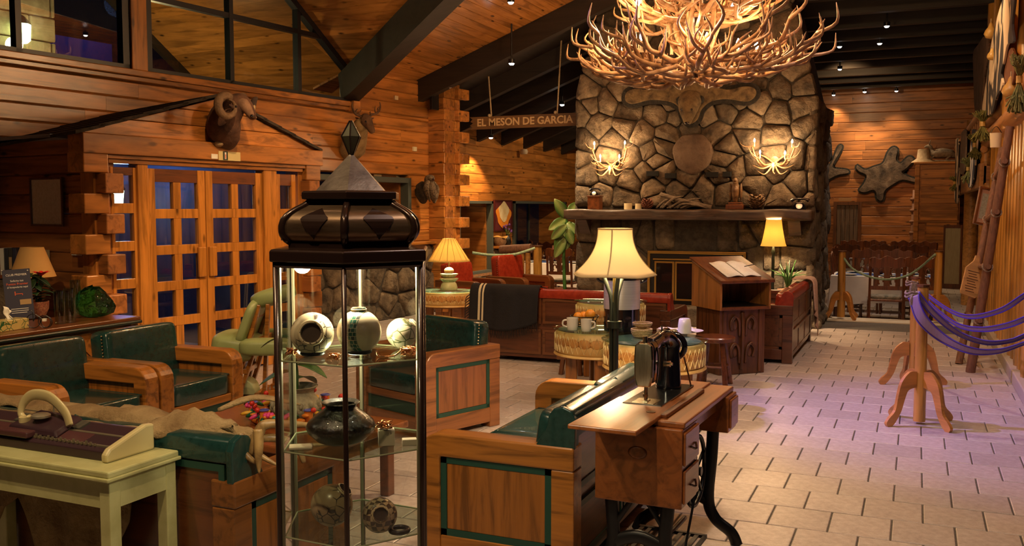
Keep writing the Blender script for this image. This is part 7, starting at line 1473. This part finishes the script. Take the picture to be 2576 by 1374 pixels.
# window-ledge basket and flower vase
p = PX(1258, 620, -7.6); bq = T('ledge_basket', 'brown basket on the stone ledge below the painting', 'basket', (-7.6, p.y, .89)); MB().lathe([(.09, 0), (.13, .08), (.12, .17), (.10, .17), (.11, .08), (0, .03)], 20).o('basket_body', mottle('brown_basket', (.12, .05, .02), (.24, .12, .05), 40, .8, .5), bq, smooth=50); MB().sheet(lambda u, v: Vector((-.13+.26*u, -.09+.18*v, .18+.03*sin(u*5)*sin(v*4))), 8, 6, .01).o('cloth_cover', plain('ochre_cloth', (.45, .25, .06), .9), bq, smooth=True)
p = PX(1277, 618, -7.6); vq = T('flower_vase', 'dark vase of purple flowers on the stone ledge', 'vase', (-7.6, p.y, .89)); MB().lathe([(.05, 0), (.08, .06), (.06, .14), (.03, .2), (.04, .22), (0, .2)], 16).o('vase_body', BLACK, vq, smooth=50); FLW = plain('purple_flower', (.10, .03, .20), .7)
for k in range(8): a = k*.8; MB().tube([(0, 0, .18), (.07*cos(a), .07*sin(a), .26+.02*k)], .004, 5).o('flower_stem', LEAFG, vq); m = MB(); m.ball((.08*cos(a), .08*sin(a), .28+.02*k), .026, 8, 6); m.o('bloom', FLW, vq, smooth=True)
# ---- back wall things
YBK = 24.96; MBW = Matrix(((1, 0, 0, 0), (0, 0, -1, YBK), (0, 1, 0, 0), (0, 0, 0, 1))); bw = lambda x, y, Y=YBK: PY(x, y, Y)
PLT = mottle('grey_pelt', (.022, .015, .012), (.15, .10, .07), 4, .95, 1., rnd=False, c3=(.30, .22, .16))
t = T('wolf_pelt', 'grey pelt with black edging spread on the far wall', 'pelt')
PQ = [(2156, 416), (2176, 428), (2197, 421), (2222, 411), (2234, 384), (2247, 371), (2258, 378), (2254, 402), (2266, 412), (2284, 396), (2295, 397), (2297, 406), (2280, 424), (2268, 434), (2286, 445), (2302, 451), (2300, 458), (2270, 453), (2244, 466), (2226, 480), (2221, 502), (2213, 505), (2206, 498), (2204, 484), (2195, 478), (2176, 484), (2162, 479), (2174, 462), (2180, 442), (2162, 432), (2155, 424)]
pelt(t, [(bw(x, y).x, bw(x, y).z) for x, y in PQ], MBW, PLT, (PBLK, .045), .05)
t = T('wolf_pelt', 'second pelt mostly hidden behind the chimney', 'pelt'); pelt(t, [(bw(x, y).x, bw(x, y).z) for x, y in ((2040, 430), (2085, 420), (2108, 372), (2117, 367), (2116, 378), (2095, 415), (2100, 424), (2130, 428), (2134, 436), (2110, 440), (2092, 448), (2050, 470))], MBW, PLT, (PBLK, .045), .05)
# weathered door, closet, screen, pole
wdr = S(T('door_3', 'grey weathered plank door in the far wall', 'door')); a, b2 = bw(2106, 516), bw(2155, 690); GREYW = wood('weathered_grey', (.14, .085, .055), .8, .5, 1.2, 0, .2, 0, axis=2)
for k in range(5): x0 = a.x+(b2.x-a.x)*k/5; MB().box(x0+.005, x0+(b2.x-a.x)/5-.005, YBK-.06, YBK, -.2, a.z).o('plank', GREYW, wdr, bev=.006)
for x0, x1, z0, z1 in ((a.x-.08, a.x, -.2, a.z+.08), (b2.x, b2.x+.08, -.2, a.z+.08), (a.x, b2.x, a.z, a.z+.08)): MB().box(x0, x1, YBK-.08, YBK, z0, z1).o('door_frame', CARVE, wdr)
a, b2 = bw(2110, 498), bw(2142, 506); tag(MB().box(a.x, b2.x, YBK-.03, YBK, b2.z, a.z).o('wall_plaque', plain('plaque_tan', (.30, .15, .06), .6), None), 'small wooden plaque above the weathered door', 'sign')
YC = 24.2; a, b2 = PY(2303, 408, YC), PY(2418, 408, YC); cw = T('pine_closet', 'tall pine closet with panelled doors in the far corner', 'closet', (a.x, YC, LZ)); Wc = b2.x-a.x; Hc = a.z-LZ
MB().box(.02, Wc, .02, .78, 0, Hc-.02).o('carcass', PINED, cw); MB().box(-.03, Wc, -.03, .78, Hc-.05, Hc).o('top', PINE, cw, bev=.01); MB().box(0, .10, -.01, .03, 0, Hc-.05).o('stile', PINE, cw, bev=.006)
z = 0; k = 0; pz = PY(2350, 560, YC).z-LZ
for z0, z1 in ((.02, pz), (pz+.05, Hc-.08)):
    d = MB().box(.12 if z1 > pz else .25, Wc-.03, -.015, .02, z0, z1).o('door', PINED, cw, bev=.006); zz = z0
    while zz < z1-.05: MB().box((.14 if z1 > pz else .28), Wc-.05, -.024, -.012, zz+.01, min(zz+.2, z1)-.005).o('board', PINE, d, bev=.004); zz += .2
MB().box(.1, Wc, -.02, .02, pz, pz+.05).o('rail', PINE, cw)
ct_ = a.z
p = PY(2323, 398, YC+.3); t = T('clay_hat', 'pale straw hat shaped pot on top of the closet', 'pot', (p.x, YC+.3, ct_)); MB().lathe([(.27, 0), (.26, .02), (.15, .10), (.13, .30), (.12, .32), (0, .32)], 24).o('pot_body', mottle('straw_pot', (.32, .22, .13), (.44, .32, .2), 20, .9, .3), t, smooth=50)
GR2 = mottle('figurine_grey', (.12, .09, .065), (.28, .21, .15), 12, .8, .3); p = PY(2368, 398, YC+.35); t = T('deer_figurine', 'grey reclining deer figurine on top of the closet', 'figurine', (p.x, YC+.35, ct_))
head_tube(t, [(.30, 0, .12), (.20, 0, .20), (.0, 0, .22), (-.16, 0, .21), (-.22, 0, .30), (-.26, 0, .38), (-.33, 0, .38), (-.38, 0, .36)], [(.03, .03), (.11, .10), (.12, .12), (.10, .10), (.05, .05), (.05, .05), (.04, .04), (.015, .015)], GR2, 'body', 12)
for x in (-.15, .2): MB().tube(arc([(x, -.06, .15), (x-.1, -.1, .05), (x+.05, -.1, .03)]), .025, 8).o('leg', GR2, t, smooth=True)
for sy in (-1, 1): MB().tube(arc([(-.27, sy*.03, .42), (-.26, sy*.06, .48), (-.24, sy*.07, .54)]), lerp([.015, .012, .004], 13), 6).o('horn', GR2, t, smooth=True)
MB().box(-.32, .32, -.14, .14, 0, .05).o('plinth', GR2, t, bev=.02)
YS = 23.4; a, b2 = PY(2374, 566, YS), PY(2417, 712, YS); sc2 = T('folding_screen', 'cream fabric screen in a dark wood frame by the closet', 'screen', (a.x, YS, LZ)); ws_, hs_ = b2.x-a.x, a.z-LZ
MB().box(.04, ws_-.04, .01, .02, .10, hs_-.06).o('fabric', mottle('screen_fabric', (.30, .24, .14), (.40, .33, .21), 5, .9, .1, stretch=(30, 30, 1)), sc2)
for x0, x1, z0, z1 in ((0, .04, 0, hs_), (ws_-.04, ws_, 0, hs_), (.04, ws_-.04, hs_-.07, hs_), (.04, ws_-.04, 0, .11)): MB().box(x0, x1, 0, .03, z0, z1).o('frame', DCH, sc2, bev=.004)
t = T('carved_pole', 'dark knotted pole standing against the far wall', 'pole', bw(2293, 620)); zt = bw(2303, 478).z-t.location.z; zb_ = LZ-t.location.z
MB().tube([(0, -.06, zb_), (.02, -.06, (zb_+zt)/2), (.03, -.05, zt)], [.05, .06, .04], 8).o('shaft', LOG, t, smooth=True)
for k in range(6): m = MB(); m.ball((.015, -.06, zb_+(zt-zb_)*(.3+.12*k)), (.09, .07, .05), 8, 6); m.o('knot', LOG, t, smooth=True)
# small security unit on the dining wall
p = PX(1318, 382, -7.6); tag(MB().lathe([(.07, -.05), (.09, 0), (.07, .05), (0, .06)], 14).o('emergency_lamp', plain('lamp_cream', (.55, .42, .28), .5), None, smooth=50, loc=p), 'round cream emergency lamp under the rafters', 'lamp')
gp = V(1982, 735, 12.2); t = T('spiky_plant', 'spiky green potted plant beside the small fireplace lamp', 'plant', (gp.x, gp.y, 0)); hp_ = V(1982, 728, 12.2).z
MB().lathe([(.10, 0), (.13, hp_*.5), (.14, hp_), (.12, hp_), (0, hp_-.02)], 18).o('pot', bpy.data.materials['terracotta'], t, smooth=50)
for k in range(22): a = k*2.4; MB().tube(arc([(0, 0, hp_-.02), (.06*cos(a), .06*sin(a), hp_+.16), ((.12+.06*(k % 3))*cos(a), (.12+.06*(k % 3))*sin(a), hp_+.20+.06*(k % 4))]), lerp([.010, .009, .002], 13), 5).o('blade', LEAFG, t)
# ================================================================ OUTSIDE THE DOORS AND WINDOWS
NAVY = mottle('porch_wall', (.03, .035, .07), (.05, .06, .11), 3, .7, .1)
ow = S(T('wall_porch', 'dark porch wall seen through the entrance doors', 'wall')); lbox(MB(), 3.0, 9.2, -10.3, -10.2, 0, 2.6).o('porch_wall', NAVY, ow); lbox(MB(), 3.0, 9.2, -10.2, -7.6, -.05, -.01).o('porch_floor', STONED, ow); lbox(MB(), 4.8, 7.9, -10.2, -7.4, 2.24, 2.27).o('porch_ceiling', plain('porch_ceiling', (.3, .32, .38), .6), ow); lbox(MB(), 7.66, 7.72, -10.2, -7.35, 0, 2.25).o('porch_side', NAVY, ow)
op = lambda x, y, o=0.: PN(x, y, NL, -10.18+o)
a, b2 = op(541, 478), op(610, 570); c = (a+b2)/2; t = T('porch_poster', 'framed blue lit poster on the porch wall behind the right door', 'poster', c, atan2(DL.y, DL.x)); w2 = (b2-a).dot(DL)/2; h2 = abs(a.z-b2.z)/2
MB().box(-w2, w2, -.01, .01, -h2, h2).o('poster_sheet', plain('poster_blue', (.22, .30, .55), .5), t); MB().box(-w2*.5, w2*.1, -.014, -.01, -h2*.0, h2*.7).o('poster_figure', plain('poster_navy', (.02, .05, .35), .5), t)
for bx in ((-w2-.06, -w2, -h2-.06, h2+.06), (w2, w2+.06, -h2-.06, h2+.06), (-w2, w2, h2, h2+.06), (-w2, w2, -h2-.06, -h2)): MB().box(bx[0], bx[1], -.03, .01, bx[2], bx[3]).o('frame', plain('poster_frame', (.10, .10, .12), .5) if 'poster_frame' not in bpy.data.materials else bpy.data.materials['poster_frame'], t)
c = op(625, 605, .35); t = T('water_cooler', 'water cooler with a blue bottle on the porch', 'water cooler', (c.x, c.y, 0)); z0 = op(625, 640, .35).z
MB().box(-.15, .15, -.15, .15, 0, z0).o('cabinet', plain('cooler_white', (.4, .42, .5), .4), t, bev=.01); MB().lathe([(.05, z0), (.13, z0+.06), (.135, z0+.30), (.12, z0+.34), (0, z0+.35)], 24).o('bottle', plain('bottle_blue', (.03, .09, .55), .15, coat=.5), t, smooth=50)
c = WL(-8.7, 5.3); light('POINT', WL(-9.5, 7.1, 2.0), 13, (.22, .38, 1), .08); light('POINT', WL(-9.6, 5.2, 1.2), 2, (.18, .3, 1), .08)
c = PN(291, 496, NL, -9.9); t = T('porch_lantern', 'glowing porch lantern seen through the left sidelight', 'lantern', c); MB().lathe([(.03, -.16), (.08, -.12), (.10, .08), (.06, .14), (.02, .20), (0, .2)], 6).o('lantern_glass', glow('lantern_glow', (.85, 1, .55), 9), t); MB().lathe([(.11, .08), (.12, .10), (.03, .2), (0, .22)], 6).o('lantern_cap', BLACK, t)
# porch pillar and lantern behind the left clerestory window
pp_ = lambda x, y: PN(x, y, NL, -12.0); a, b2 = pp_(-60, 50), pp_(104, 137); t = T('stone_pillar', 'lit pale stone pillar outside the left clerestory window', 'pillar', ((a.x+b2.x)/2, (a.y+b2.y)/2, 0), atan2(DL.y, DL.x)); PSt = mottle('pale_stone', (.26, .19, .10), (.42, .32, .19), 6, .9, .5); w2 = (b2-a).dot(DL)/2
z = 0; k = 0
while z < a.z+.35:
    hh = .32; x = -w2-(.2 if k % 2 else 0)
    while x < w2: e = min(x+.5, w2); MB().box(max(x, -w2)+.01, e-.01, -.35, .0, z+.008, z+hh-.008).o('block', PSt, t, bev=.02); x = e
    z += hh; k += 1
c = pp_(-2, 90)+NL*.5; t = T('pillar_lantern', 'green glowing lantern at the left edge, outside the clerestory window', 'lantern', c); MB().lathe([(.06, -.14), (.10, -.10), (.11, .10), (.05, .17), (0, .19)], 6).o('lantern_glass', glow('lantern_green', (.8, 1, .45), 6), t); MB().lathe([(.12, .10), (.04, .2), (0, .22)], 6).o('lantern_cap', BLACK, t); light('POINT', c+NL*.3+Vector((0, 0, .1)), 7, (1, .85, .45), .1)
c = WL(-10.6, 8.3, 2.5); t = T('porch_lamp', 'porch ceiling floodlight under the gable soffit', 'lamp', c); MB().lathe([(.05, 0), (.09, .06), (.08, .1), (0, .1)], 14).o('shell', BLACK, t); light('POINT', c+Vector((0, 0, .35)), 48, (1, .74, .30), .1)
nb = PN(205, 128, NL, -22); t = T('outbuilding', 'blue lit outbuilding wall far outside the left clerestory window', 'building', (nb.x, nb.y, 0), atan2(DL.y, DL.x)); MB().box(-.9, .9, 0, .5, 0, nb.z+.3).o('wall', plain('outbuilding_blue', (.05, .10, .45), .8), t); light('POINT', nb+NL*1.5+Vector((0, 0, 1)), 14, (.3, .5, 1), .3)  # blue light on the wall is also put into its colour
# ================================================================ CEILING FIXTURES AND LIGHT
DISC = glow('downlight_glow', (1, .93, .82), 60); DISCD = glow('downlight_dim', (1, .93, .85), 10)
def roofhit(x, y, dz):      # where the ray meets the ceiling, dz below it
    r = ray(x, y); lo, hi = 2., 40.
    for _ in range(50):
        k = (lo+hi)/2; p = CP+r*k
        if p.z > zroof(p.x)-dz: hi = k
        else: lo = k
    return CP+r*lo
def downlight(label, p, power, tgt=None, color=WARM2, angle=95, dim=False, blend=.6):
    t = T('downlight', label, 'ceiling light', p, 0, 'round ceiling downlights'); zt = max(.06, zroof(p[0])-p[2])
    MB().lathe([(.035, .0), (.045, -.012), (.048, .0), (.048, .05), (.012, .055), (.012, zt)], 18).o('housing', BLACK, t, smooth=40); MB().lathe([(0, -.036), (.026, -.03), (.038, -.014), (.038, 0)], 16).o('lens', DISCD if dim else DISC, t)
    light('SPOT', (p[0], p[1], p[2]-.06), power, color, .05, tgt or (p[0], p[1]-.01, 0), angle, blend); return t
downlight('bright ceiling light left of the chandelier, above the hanging sign', roofhit(1287, 158, .55), 260, None)
downlight('bright ceiling light just above the right end of the hanging sign', roofhit(1414, 262, .55), 220)
downlight('bright ceiling light on the right above the far wall', roofhit(2175, 230, .5), 170, None)
downlight('dim ceiling light left of a pair, right of the chandelier', roofhit(2112, 116, .5), 60, dim=True); downlight('dim ceiling light right of a pair, right of the chandelier', roofhit(2213, 108, .5), 60, dim=True)
downlight('small ceiling light low beside the chimney on the right', roofhit(2097, 238, .5), 60, dim=True); downlight('small ceiling light low on the far right', roofhit(2255, 228, .5), 60, dim=True)
w_ = PX(1235, 345, -7.30); downlight('wall washing light under the rafters beside the pillar', w_, 150, (-7.55, w_.y, 0), WARM, 100, True, .3)
downlight('ceiling light hanging at the top edge, left of the chandelier', roofhit(1285, 4, .12), 60, (-4.8, 11.4, 0), dim=True)
# room lights in the ceiling; added ones brighten the entrance, dining room and console
for k, (x, y, pw, tg, ang) in enumerate(((-1.2, .6, 200, (-2.0, 3.2, .6), 110), (-3.4, .9, 200, (-4.6, 4.8, .8), 110), (.2, 3.4, 120, (.0, 5.6, 0), 110), (-2.9, 6.6, 130, (-3.3, 7.6, 0), 110), (-3.0, 4.6, 430, (-7.2, 8.6, 2.0), 100), (.1, 11.2, 110, (.75, 12.2, 1.2), 100), (.0, 8.2, 130, (-.3, 9.5, 0), 100), (-3.2, 18.0, 260, (-7.0, 18.5, 1.2), 120), (-1.5, 20.0, 130, (-1.0, 24.6, 2.0), 110), (-.5, 15.6, 150, (-.6, 16.4, 0), 90), (-4.75, 2.3, 190, (-6.5, 5.3, 1.1), 85))):
    downlight(['ceiling light behind the camera over the display case', 'ceiling light behind the camera over the left sofa', 'ceiling light above the tiled aisle', 'ceiling light above the drum tables', 'ceiling light aimed at the entrance wall', 'ceiling light above the rustic ladder', 'ceiling light above the strap posts', 'ceiling light above the left dining tables', 'ceiling light above the far dining tables', 'ceiling light above the nearest dining table', 'ceiling light aimed at the console'][k], (x, y, (4.9 if x > -4 else 4.36) if y < 12 else 4.45), pw, tg, [WARM2, WARM2, (1, .80, .66), WARM2, WARM, WARM2, (1, .80, .70), WARM2, WARM, (1, .78, .6), WARM][k], ang, True, .8)
t = downlight('violet tinted ceiling spot above the lounge', (-4.5, 6.9, 4.45), 1000, (.9, 7.9, 0), (.46, .31, 1), 44, True, 1.)  # invented spot, added to throw violet light on the aisle
